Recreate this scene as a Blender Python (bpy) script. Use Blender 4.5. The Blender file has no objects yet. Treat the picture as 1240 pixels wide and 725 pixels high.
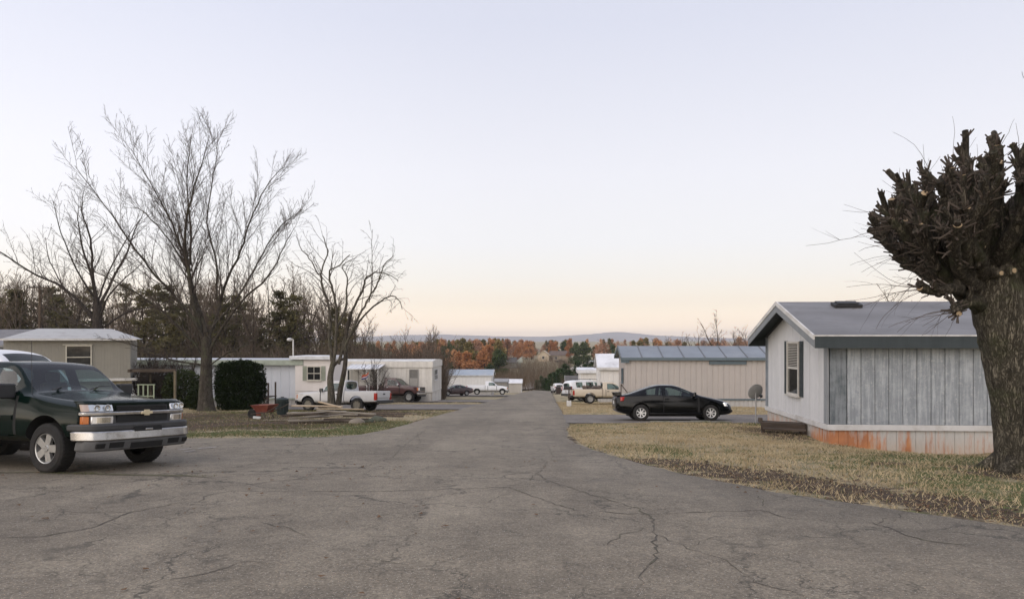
import bpy, bmesh, math, random
import numpy as np
from mathutils import Vector, Matrix

SC = bpy.context.scene
COL = SC.collection
R = math.radians

# ------------------------------------------------------------------ camera, sky, sun, exposure
EYE = 1.65
cam_data = bpy.data.cameras.new("camera")
cam = bpy.data.objects.new("camera", cam_data)
COL.objects.link(cam)
cam.location = (0, 0, EYE)
cam.rotation_euler = (R(90), 0, 0)
cam_data.sensor_width = 36
cam_data.lens = 36 * 880 / 1240
cam_data.shift_y = 49.5 / 1240
cam_data.clip_start = 0.1
cam_data.clip_end = 40000
SC.camera = cam
SC.view_settings.view_transform = 'Standard'
SC.view_settings.look = 'None'
SC.view_settings.exposure = 0.0
SC.view_settings.gamma = 1.0
SC.cycles.max_bounces = 6
SC.cycles.transparent_max_bounces = 12
SC.cycles.volume_bounces = 0
SC.cycles.use_adaptive_sampling = True
SC.cycles.adaptive_threshold = 0.012


def lin(r, g, b):
    def f(c):
        c /= 255.0
        return c / 12.92 if c <= 0.04045 else ((c + 0.055) / 1.055) ** 2.4
    return (f(r), f(g), f(b), 1.0)


SUN_EL, SUN_AZ = 18.0, -142.0    # the last soft light comes from the left and behind the camera
world = bpy.data.worlds.new("World")
SC.world = world
world.use_nodes = True
wn, wl = world.node_tree.nodes, world.node_tree.links
wn.clear()
w_out = wn.new('ShaderNodeOutputWorld')
w_bg = wn.new('ShaderNodeBackground')
w_bg.inputs[1].default_value = 0.1
w_sky = wn.new('ShaderNodeTexSky')
w_sky.sky_type = 'NISHITA'
w_sky.sun_disc = False
w_sky.sun_elevation = R(SUN_EL)
w_sky.sun_rotation = R(SUN_AZ)
w_sky.air_density = 1.0
w_sky.dust_density = 2.0
w_tc = wn.new('ShaderNodeTexCoord')
w_sep = wn.new('ShaderNodeSeparateXYZ')
w_ramp = wn.new('ShaderNodeValToRGB')
cr = w_ramp.color_ramp
cr.interpolation = 'LINEAR'
stops = [(0.0, (255, 228, 196)), (0.012, (255, 231, 202)), (0.025, (254, 234, 209)), (0.05, (252, 239, 221)), (0.085, (249, 244, 237)), (0.13, (245, 244, 246)), (0.22, (240, 240, 247)),
         (0.40, (220, 223, 238)), (0.70, (205, 210, 231)), (1.0, (194, 201, 226))]
while len(cr.elements) < len(stops):
    cr.elements.new(0.5)
for e, (p, c) in zip(cr.elements, stops):
    e.position = p
    e.color = tuple(v * (1 + 1.35 * math.exp(-p / 0.018)) for v in lin(*c)[:3]) + (1,)
# the afterglow: brighter towards the point of the horizon where the sun has gone down
w_dot = wn.new('ShaderNodeVectorMath'); w_dot.operation = 'DOT_PRODUCT'
w_dot.inputs[1].default_value = (math.sin(R(-60)), math.cos(R(-60)), 0.05)
w_mr = wn.new('ShaderNodeMapRange')
w_mr.interpolation_type = 'SMOOTHSTEP'
w_mr.inputs[1].default_value = 0.45; w_mr.inputs[2].default_value = 1.0
w_mr.inputs[3].default_value = 10.8; w_mr.inputs[4].default_value = 12.0
w_sc = wn.new('ShaderNodeVectorMath'); w_sc.operation = 'SCALE'
w_mix = wn.new('ShaderNodeMix'); w_mix.data_type = 'RGBA'
w_mix.inputs['Factor'].default_value = 0.06
wl.new(w_tc.outputs['Generated'], w_sep.inputs[0])
wl.new(w_sep.outputs[2], w_ramp.inputs[0])
wl.new(w_tc.outputs['Generated'], w_dot.inputs[0])
wl.new(w_dot.outputs['Value'], w_mr.inputs[0])
wl.new(w_ramp.outputs[0], w_sc.inputs[0])
wl.new(w_mr.outputs[0], w_sc.inputs['Scale'])
wl.new(w_sc.outputs[0], w_mix.inputs['A'])
wl.new(w_sky.outputs[0], w_mix.inputs['B'])
wl.new(w_mix.outputs['Result'], w_bg.inputs[0])
wl.new(w_bg.outputs[0], w_out.inputs[0])

sun_d = bpy.data.lights.new("sun", 'SUN')
sun_d.energy = 2.9
sun_d.angle = R(95)
sun_d.color = (1.0, 0.88, 0.76)
sun = bpy.data.objects.new("sun", sun_d)
COL.objects.link(sun)
_sd = Vector((math.sin(R(SUN_AZ)) * math.cos(R(SUN_EL)), math.cos(R(SUN_AZ)) * math.cos(R(SUN_EL)), math.sin(R(SUN_EL))))
sun.rotation_euler = _sd.to_track_quat('Z', 'Y').to_euler()
sun.location = (-40, 60, 40)

# ------------------------------------------------------------------ helpers


def tag(o, label=None, cat=None, group=None, kind=None):
    if label: o['label'] = label
    if cat: o['category'] = cat
    if group: o['group'] = group
    if kind: o['kind'] = kind
    return o


def thing(name, label, cat, loc=(0, 0, 0), rz=0.0, group=None):
    o = bpy.data.objects.new(name, None)
    o.empty_display_size = 0.2
    COL.objects.link(o)
    o.location = loc
    o.rotation_euler = (0, 0, rz)
    return tag(o, label, cat, group)


def link_mesh(name, me, parent=None):
    o = bpy.data.objects.new(name, me)
    COL.objects.link(o)
    if parent is not None:
        o.parent = parent
    return o


def kids(o):
    return [c for c in SC.objects if c.parent == o]


def copy_tree(o, parent=None, children=None):
    c = o.copy()
    COL.objects.link(c)
    c.parent = parent
    for ch in (children or kids)(o):
        copy_tree(ch, c, children)
    return c


class MB:
    def __init__(s):
        s.v, s.f, s.mi, s.cur = [], [], [], 0

    def add(s, vs, fs):
        b = len(s.v)
        s.v.extend(tuple(p) for p in vs)
        s.f.extend(tuple(b + i for i in f) for f in fs)
        s.mi.extend([s.cur] * len(fs))
        return s

    def box(s, c, d, rz=0.0, rx=0.0, ry=0.0):
        M = Matrix.Translation(c) @ Matrix.Rotation(rz, 4, 'Z') @ Matrix.Rotation(ry, 4, 'Y') @ Matrix.Rotation(rx, 4, 'X')
        x, y, z = d[0] / 2, d[1] / 2, d[2] / 2
        vs = [M @ Vector(p) for p in ((-x, -y, -z), (x, -y, -z), (x, y, -z), (-x, y, -z), (-x, -y, z), (x, -y, z), (x, y, z), (-x, y, z))]
        return s.add(vs, [(0, 3, 2, 1), (4, 5, 6, 7), (0, 1, 5, 4), (1, 2, 6, 5), (2, 3, 7, 6), (3, 0, 4, 7)])

    def hexa(s, p):   # 8 corners: bottom ring then top ring
        return s.add(p, [(0, 3, 2, 1), (4, 5, 6, 7), (0, 1, 5, 4), (1, 2, 6, 5), (2, 3, 7, 6), (3, 0, 4, 7)])

    def tube(s, pts, rad, n=6, cap=True):
        pts = [Vector(p) for p in pts]
        if not hasattr(rad, '__len__'): rad = [rad] * len(pts)
        N = len(pts)
        nrm = None
        vs = []
        for i in range(N):
            t = (pts[min(i + 1, N - 1)] - pts[max(i - 1, 0)])
            if t.length < 1e-9: t = Vector((0, 0, 1))
            t.normalize()
            if nrm is None:
                nrm = t.orthogonal().normalized()
            else:
                nrm = nrm - t * nrm.dot(t)
                nrm = nrm.normalized() if nrm.length > 1e-6 else t.orthogonal().normalized()
            b = t.cross(nrm)
            r = rad[i]
            for k in range(n):
                a = 2 * math.pi * k / n
                vs.append(pts[i] + nrm * (r * math.cos(a)) + b * (r * math.sin(a)))
        fs = []
        for i in range(N - 1):
            for k in range(n):
                k2 = (k + 1) % n
                fs.append((i * n + k, i * n + k2, (i + 1) * n + k2, (i + 1) * n + k))
        if cap:
            fs.append(tuple(range(n - 1, -1, -1)))
            fs.append(tuple(range((N - 1) * n, N * n)))
        return s.add(vs, fs)

    def lathe(s, prof, axis='y', n=24, c=(0, 0, 0)):   # prof: (radius, along)
        vs, fs = [], []
        for (r, h) in prof:
            for k in range(n):
                a = 2 * math.pi * k / n
                p = (r * math.cos(a), h, r * math.sin(a)) if axis == 'y' else ((r * math.cos(a), r * math.sin(a), h) if axis == 'z' else (h, r * math.cos(a), r * math.sin(a)))
                vs.append((p[0] + c[0], p[1] + c[1], p[2] + c[2]))
        for i in range(len(prof) - 1):
            for k in range(n):
                k2 = (k + 1) % n
                fs.append((i * n + k, i * n + k2, (i + 1) * n + k2, (i + 1) * n + k))
        return s.add(vs, fs)

    def prism(s, poly, a, b, axis='y'):     # polygon in the other two axes, extruded from a to b
        n = len(poly)
        def P(u, v, w):
            return (u, w, v) if axis == 'y' else ((w, u, v) if axis == 'x' else (u, v, w))
        vs = [P(u, v, a) for u, v in poly] + [P(u, v, b) for u, v in poly]
        fs = [tuple(range(n)), tuple(range(2 * n - 1, n - 1, -1))] + [(i, i + n, (i + 1) % n + n, (i + 1) % n) for i in range(n)]
        return s.add(vs, fs)

    def quad(s, a, b, c, d):
        return s.add([a, b, c, d], [(0, 1, 2, 3)])

    def mesh(s, name, mats, smooth=None, fix=True):
        me = bpy.data.meshes.new(name)
        me.from_pydata([tuple(p) for p in s.v], [], s.f)
        if not isinstance(mats, (list, tuple)): mats = [mats]
        for m in mats: me.materials.append(m)
        if len(mats) > 1: me.polygons.foreach_set('material_index', s.mi)
        if fix:
            bm = bmesh.new(); bm.from_mesh(me)
            bmesh.ops.recalc_face_normals(bm, faces=bm.faces)
            bm.to_mesh(me); bm.free()
        if smooth is not None:
            me.shade_smooth()
            if smooth < 180: me.set_sharp_from_angle(angle=R(smooth))
        me.update()
        return me

    def build(s, name, mats, parent=None, bevel=0, smooth=None, fix=True, seg=2):
        o = link_mesh(name, s.mesh(name, mats, smooth, fix), parent)
        if bevel:
            m = o.modifiers.new('bevel', 'BEVEL')
            m.width = bevel; m.segments = seg; m.limit_method = 'ANGLE'; m.angle_limit = R(35)
            if smooth is None:
                o.data.shade_smooth(); o.data.set_sharp_from_angle(angle=R(40))
        return o


def fast_mesh(name, V, F, mat, smooth=False, nvert=4):
    """numpy arrays -> mesh; F is (n, nvert)"""
    me = bpy.data.meshes.new(name)
    V = np.asarray(V, dtype=np.float32); F = np.asarray(F, dtype=np.int32)
    me.vertices.add(len(V)); me.vertices.foreach_set('co', V.ravel())
    me.loops.add(F.size); me.loops.foreach_set('vertex_index', F.ravel())
    me.polygons.add(len(F))
    me.polygons.foreach_set('loop_start', np.arange(0, F.size, nvert, dtype=np.int32))
    for m in (mat if isinstance(mat, (list, tuple)) else [mat]): me.materials.append(m)
    me.update(calc_edges=True)
    if smooth: me.shade_smooth()
    return me


# ------------------------------------------------------------------ materials
MATS = {}


def new_mat(name):
    m = bpy.data.materials.new(name)
    m.use_nodes = True
    n, l = m.node_tree.nodes, m.node_tree.links
    b = n['Principled BSDF']
    return m, n, l, b


def N(n, typ, **kw):
    x = n.new(typ)
    for k, v in kw.items():
        if hasattr(x, k): setattr(x, k, v)
        else: x.inputs[k.replace('_', ' ')].default_value = v
    return x


def ramp(n, stops, interp='LINEAR'):
    x = n.new('ShaderNodeValToRGB')
    c = x.color_ramp
    c.interpolation = interp
    while len(c.elements) < len(stops): c.elements.new(0.5)
    for e, (p, col) in zip(c.elements, stops):
        e.position = p
        e.color = col if hasattr(col, '__len__') and len(col) == 4 else ((*col, 1) if hasattr(col, '__len__') else (col, col, col, 1))
    return x


def mixc(n, l, fac, a, b, mode='MIX'):
    x = n.new('ShaderNodeMix'); x.data_type = 'RGBA'; x.blend_type = mode
    for k, v in (('Factor', fac), ('A', a), ('B', b)):
        if hasattr(v, 'is_linked'): l.new(v, x.inputs[k])
        else: x.inputs[k].default_value = v if k == 'Factor' else ((*v, 1) if len(v) == 3 else v)
    return x.outputs['Result']


def plain(name, col, rough=0.6, var=0.18, scale=3.0, bump=0.0, bscale=40, metal=0.0, coat=0.0, stretch=(1, 1, 1), dirt=None, dscale=1.2, spec=0.5):
    """a base colour broken up by noise, an optional dirt colour in patches, a fine bump"""
    if name in MATS: return MATS[name]
    m, n, l, b = new_mat(name)
    tc = N(n, 'ShaderNodeTexCoord')
    mp = N(n, 'ShaderNodeMapping'); mp.inputs['Scale'].default_value = stretch
    l.new(tc.outputs['Object'], mp.inputs[0])
    nz = N(n, 'ShaderNodeTexNoise', Scale=scale, Detail=6.0, Roughness=0.6)
    l.new(mp.outputs[0], nz.inputs['Vector'])
    lo = tuple(c * (1 - var) for c in col); hi = tuple(min(1, c * (1 + var)) for c in col)
    c = ramp(n, [(0.3, lo), (0.7, hi)])
    l.new(nz.outputs[0], c.inputs[0])
    out = c.outputs[0]
    if dirt is not None:
        n2 = N(n, 'ShaderNodeTexNoise', Scale=dscale, Detail=8.0, Roughness=0.65)
        l.new(mp.outputs[0], n2.inputs['Vector'])
        r2 = ramp(n, [(0.48, 0.0), (0.72, 1.0)])
        l.new(n2.outputs[0], r2.inputs[0])
        out = mixc(n, l, r2.outputs[0], out, dirt)
    l.new(out, b.inputs['Base Color'])
    b.inputs['Roughness'].default_value = rough
    b.inputs['Metallic'].default_value = metal
    b.inputs['Coat Weight'].default_value = coat
    b.inputs['Coat Roughness'].default_value = 0.06
    b.inputs['Specular IOR Level'].default_value = spec
    if bump:
        n3 = N(n, 'ShaderNodeTexNoise', Scale=bscale, Detail=4.0)
        l.new(mp.outputs[0], n3.inputs['Vector'])
        bp = N(n, 'ShaderNodeBump', Strength=bump, Distance=0.01)
        l.new(n3.outputs[0], bp.inputs['Height'])
        l.new(bp.outputs[0], b.inputs['Normal'])
    MATS[name] = m
    return m


def carpaint(name, col, dust=(0.2, 0.18, 0.15), dusty=0.25, rough=0.22, flake=0.0, coat=0.6, spec=0.5):
    """glossy paint with road dust that gathers low down on the body"""
    if name in MATS: return MATS[name]
    m, n, l, b = new_mat(name)
    tc = N(n, 'ShaderNodeTexCoord')
    nz = N(n, 'ShaderNodeTexNoise', Scale=2.5, Detail=7.0, Roughness=0.65)
    l.new(tc.outputs['Object'], nz.inputs['Vector'])
    sp = N(n, 'ShaderNodeSeparateXYZ'); l.new(tc.outputs['Object'], sp.inputs[0])
    mr = N(n, 'ShaderNodeMapRange'); l.new(sp.outputs[2], mr.inputs[0])
    mr.inputs[1].default_value = 0.25; mr.inputs[2].default_value = 1.0; mr.inputs[3].default_value = 0.75; mr.inputs[4].default_value = 0.12
    mu = N(n, 'ShaderNodeMath', operation='MULTIPLY'); l.new(nz.outputs[0], mu.inputs[0]); l.new(mr.outputs[0], mu.inputs[1])
    m2 = N(n, 'ShaderNodeMath', operation='MULTIPLY'); l.new(mu.outputs[0], m2.inputs[0]); m2.inputs[1].default_value = dusty * 2
    l.new(mixc(n, l, m2.outputs[0], col, dust), b.inputs['Base Color'])
    rr = N(n, 'ShaderNodeMapRange'); l.new(m2.outputs[0], rr.inputs[0])
    rr.inputs[1].default_value = 0.0; rr.inputs[2].default_value = 0.5; rr.inputs[3].default_value = rough; rr.inputs[4].default_value = 0.6
    l.new(rr.outputs[0], b.inputs['Roughness'])
    b.inputs['Coat Weight'].default_value = coat
    b.inputs['Specular IOR Level'].default_value = spec
    b.inputs['Coat Roughness'].default_value = 0.05
    MATS[name] = m
    return m


def glass(name, tint=(0.45, 0.5, 0.5), rough=0.02):
    if name in MATS: return MATS[name]
    m, n, l, b = new_mat(name)
    n.remove(b)
    out = n['Material Output']
    t = N(n, 'ShaderNodeBsdfTransparent'); t.inputs[0].default_value = (*tint, 1)
    g = N(n, 'ShaderNodeBsdfGlossy'); g.inputs['Roughness'].default_value = rough
    lw = N(n, 'ShaderNodeFresnel', IOR=1.6)
    ge = N(n, 'ShaderNodeNewGeometry')
    mth = N(n, 'ShaderNodeMath', operation='MULTIPLY_ADD'); mth.inputs[1].default_value = 0.85; mth.inputs[2].default_value = 0.01
    l.new(lw.outputs[0], mth.inputs[0])
    inv = N(n, 'ShaderNodeMath', operation='SUBTRACT'); inv.inputs[0].default_value = 1.0; l.new(ge.outputs['Backfacing'], inv.inputs[1])
    mm = N(n, 'ShaderNodeMath', operation='MULTIPLY'); l.new(mth.outputs[0], mm.inputs[0]); l.new(inv.outputs[0], mm.inputs[1])
    mx = N(n, 'ShaderNodeMixShader')
    l.new(mm.outputs[0], mx.inputs[0]); l.new(t.outputs[0], mx.inputs[1]); l.new(g.outputs[0], mx.inputs[2])
    l.new(mx.outputs[0], out.inputs[0])
    MATS[name] = m
    return m


M_glass = glass('car_glass', (0.42, 0.52, 0.51))
M_clear = glass('lens_glass', (0.85, 0.87, 0.88))
M_black = plain('black_plastic', (0.022, 0.022, 0.023), 0.55, 0.2, 6)
M_rubber = plain('tyre_rubber', (0.015, 0.0145, 0.014), 0.88, 0.25, 12, dirt=(0.035, 0.03, 0.026), dscale=4)
M_chrome = plain('chrome', (0.62, 0.62, 0.61), 0.16, 0.05, 4, metal=1.0)
M_alloy = plain('wheel_alloy', (0.40, 0.40, 0.39), 0.32, 0.12, 8, metal=0.75)
M_seat = plain('seat_cloth', (0.09, 0.085, 0.08), 0.9, 0.2, 8)
M_red = plain('tail_lamp_red', (0.36, 0.018, 0.012), 0.18, 0.1, 8, coat=0.5)
M_amber = plain('amber_lens', (0.48, 0.13, 0.02), 0.18, 0.1, 8, coat=0.5)
M_reflector = plain('lamp_reflector', (0.80, 0.80, 0.80), 0.22, 0.1, 9, metal=0.7)
M_dark = plain('underbody_dark', (0.012, 0.012, 0.012), 0.9, 0.2, 5)
# ------------------------------------------------------------------ terrain
_BY = np.array([-60, -10, 0, 3, 6, 150, 170, 190, 225, 300, 350, 450, 700, 1500, 9500.0])
_BZ = np.array([0.3, 0.12, 0.03, 0.0, -0.093, -9.02, -10.1, -10.7, -10.7, -9.6, -8.3, -7.6, -6.5, -5.0, -5.0])


def smooth01(t):
    t = np.clip(t, 0, 1)
    return t * t * (3 - 2 * t)


_ER_Y = np.array([-40, -15, -5, 0, 4, 7.0, 8.02, 9.25, 11.1, 12.9, 16, 19, 22.6, 25.2, 53, 128, 150, 200, 260.0])
_ER_X = np.array([40, 22, 13, 9.0, 6.7, 4.93, 4.24, 3.4, 2.68, 2.2, 1.66, 1.46, 1.72, 2.0, 3.3, 7.0, 8.6, 15, 26.0])
_EL_Y = np.array([-40, 17.9, 18.2, 18.45, 18.9, 19.8, 21.4, 24, 27.8, 40, 53, 128, 150, 200, 260.0])
_EL_X = np.array([-60, -60, -13, -6.6, -4.9, -4.25, -3.95, -3.75, -3.6, -2.95, -2.3, 1.7, 3.2, 9.4, 20.0])


def edge_r(y): return np.interp(y, _ER_Y, _ER_X)
def edge_l(y): return np.interp(y, _EL_Y, _EL_X)


# driveways: y0, y1, x0, x1
DRIVES = [(25.9, 33.5, 1.7, 14.0), (40.5, 51.0, -15.0, -2.5), (57.5, 66.5, -18.0, -1.8), (88, 97, -12, 0.0), (118, 124, 6.3, 16)]


def on_paved(x, y):
    """signed amount (m) by which a point lies inside asphalt; negative outside"""
    d = np.minimum(x - edge_l(y), edge_r(y) - x)
    for (y0, y1, x0, x1) in DRIVES:
        d = np.maximum(d, np.minimum(np.minimum(y - y0, y1 - y), np.minimum(x - x0, x1 - x)))
    return d


def vnoise(x, y, s, seed=0):
    """cheap smooth value noise"""
    x = np.asarray(x, float) / s; y = np.asarray(y, float) / s
    xi, yi = np.floor(x), np.floor(y)
    fx, fy = x - xi, y - yi
    fx, fy = fx * fx * (3 - 2 * fx), fy * fy * (3 - 2 * fy)
    def h(a, b):
        v = np.sin(a * 127.1 + b * 311.7 + seed * 74.7) * 43758.5453
        return v - np.floor(v)
    return (h(xi, yi) * (1 - fx) + h(xi + 1, yi) * fx) * (1 - fy) + (h(xi, yi + 1) * (1 - fx) + h(xi + 1, yi + 1) * fx) * fy


def base_z(x, y):
    z = np.interp(y, _BY, _BZ)
    # the grey home's yard is cut a little below the slope
    z = z - 0.42 * np.exp(-((x - 11.5) / 3.4) ** 2 - ((y - 18.6) / 3.0) ** 2)
    return z


def H(x, y):
    x = np.asarray(x, float); y = np.asarray(y, float)
    z = base_z(x, y)
    k = smooth01((-on_paved(x, y) - 0.05) / 1.2)
    near = np.clip(1.6 - np.abs(y) / 60.0, 0.0, 1)
    z = z + k * (near * ((vnoise(x, y, 1.7) - 0.5) * 0.09 + (vnoise(x, y, 0.55, 3) - 0.5) * 0.03) + (vnoise(x, y, 6, 5) - 0.4) * 0.12)
    far = smooth01((y - 140) / 80)
    z = z + far * ((vnoise(x, y, 40, 7) - 0.5) * 1.6)
    z = z + smooth01((y - 60) / 60) * smooth01((-x - 22) / 40) * 1.5
    return z


def hz(x, y): return float(H(x, y))


def gpt(px, py):
    """photograph pixel -> the point of the sloping ground it shows"""
    Y = 1206.0 / (py - 466.6)
    return ((px - 620) / 880 * Y, Y)


def axis(lo, hi, fine_lo, fine_hi, step, grow=1.12):
    a = list(np.arange(fine_lo, fine_hi + 1e-6, step))
    s = step
    while a[-1] < hi:
        s *= grow; a.append(a[-1] + s)
    s = step
    while a[0] > lo:
        s *= grow; a.insert(0, a[0] - s)
    return np.array(a)


def patch(x, y, cx, cy, rx, ry, ang=0.0):
    c, s = math.cos(ang), math.sin(ang)
    u = ((x - cx) * c + (y - cy) * s) / rx
    v = (-(x - cx) * s + (y - cy) * c) / ry
    return np.clip(1.25 - np.sqrt(u * u + v * v), 0, 1)


def dirt_amount(x, y):
    d = 0 * x
    for a in ((3.2, 12.0, 1.2, 0.7, -.9), (3.75, 10.9, 1.4, .95, -.9), (4.3, 9.8, 1.5, 1.0, -.9), (5.05, 8.6, 1.5, .95, -1.0), (5.8, 7.3, 1.5, .9, -1.0), (2.7, 12.9, .9, .5, -1.0), (7.9, 11.2, 1.1, .9, 0),
              (7.6, 21.5, .9, 2.4, 0), (9.5, 18.6, 2.6, .5, 0), (8.8, 12.2, 2.0, .5, 0), (6.6, 12.6, .6, .35, 0), (7.4, 26.0, 2.5, 1.0, 0)):
        d = np.maximum(d, patch(x, y, *a))
    # leaf litter and bare soil of the yard on the left
    for a in ((-9.0, 25.5, 5.0, 4.0, 0.1), (-13.5, 31, 6.0, 6.0, 0), (-7.5, 35.5, 4.5, 3.0, 0), (-18, 24, 9, 5, 0), (-10, 42, 7, 4, 0)):
        d = np.maximum(d, patch(x, y, *a))
    e = on_paved(x, y)
    d = np.maximum(d, 0.5 * np.clip(1 + e / 0.3, 0, 1) * (.4 + vnoise(x, y, 1.3, 11)))
    return np.clip(d, 0, 1)


def green_amount(x, y):
    g = 0 * x
    for a in ((-5.6, 21.0, 3.6, 1.3, 0.15), (-8.0, 20.2, 3.5, 1.2, 0), (-4.6, 25.0, 1.2, 3.5, 0), (-7.5, 24.0, 2.6, 1.3, 0), (9.5, 13.8, 3.0, 2.2, 0), (7.8, 9.2, 1.6, 1.2, 0), (3.0, 24.6, 1.2, .5, 0), (8, 24.8, 3, .7, 0),
              (8.3, 7.2, 3.5, 1.0, -.2), (3.2, 15.5, .5, 2.0, 0), (-12, 36, 3, 2, 0)):
        g = np.maximum(g, patch(x, y, *a))
    g = np.maximum(g, .42 * smooth01((x - 3.5) / 3) * smooth01((17.5 - y) / 4) * (y > 0) * smooth01((14 - x) / 3))
    g = np.maximum(g, .22 * (vnoise(x, y, 3.1, 21) > .5))
    far = smooth01((y - 150) / 100)
    return np.clip(np.maximum(g, 0.2 * far * (vnoise(x, y, 25, 9) > .35)), 0, 1)


def ground_material():
    m, n, l, b = new_mat('ground')
    tc = N(n, 'ShaderNodeTexCoord')
    a1 = N(n, 'ShaderNodeAttribute', attribute_name='dirt'); a2 = N(n, 'ShaderNodeAttribute', attribute_name='green')
    def noise(s, d=6, r=.62):
        x = N(n, 'ShaderNodeTexNoise', Scale=s, Detail=float(d), Roughness=r); l.new(tc.outputs['Object'], x.inputs['Vector']); return x.outputs[0]
    straw = ramp(n, [(0.30, (0.13, 0.105, 0.06)), (0.5, (0.34, 0.285, 0.185)), (0.70, (0.55, 0.47, 0.33))]); l.new(noise(26, 8, .8), straw.inputs[0])
    green = ramp(n, [(0.3, (0.06, 0.075, 0.025)), (0.7, (0.16, 0.18, 0.075))]); l.new(noise(7, 8, .7), green.inputs[0])
    dirt = ramp(n, [(0.28, (0.03, 0.023, 0.017)), (0.46, (0.075, 0.055, 0.04)), (0.60, (0.13, 0.098, 0.070)), (0.78, (0.34, 0.27, 0.185))]); l.new(noise(14, 8, .75), dirt.inputs[0])
    def mask(attr, s, gain, off):
        x = N(n, 'ShaderNodeMath', operation='MULTIPLY_ADD'); l.new(noise(s, 6), x.inputs[0]); x.inputs[1].default_value = gain
        l.new(attr.outputs['Fac'], x.inputs[2])
        r = N(n, 'ShaderNodeMapRange'); r.interpolation_type = 'SMOOTHSTEP'; r.inputs[1].default_value = off - .16; r.inputs[2].default_value = off + .16; l.new(x.outputs[0], r.inputs[0]); return r.outputs[0]
    c = mixc(n, l, mask(a2, 1.6, 1.5, 1.05), straw.outputs[0], green.outputs[0])
    c = mixc(n, l, mask(a1, 2.2, 2.3, 1.55), c, dirt.outputs[0])
    l.new(c, b.inputs['Base Color'])
    b.inputs['Roughness'].default_value = 0.95
    b.inputs['Specular IOR Level'].default_value = 0.15
    bp = N(n, 'ShaderNodeBump', Strength=0.7, Distance=0.05); l.new(noise(22, 8, .75), bp.inputs['Height']); l.new(bp.outputs[0], b.inputs['Normal'])
    return m


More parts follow.
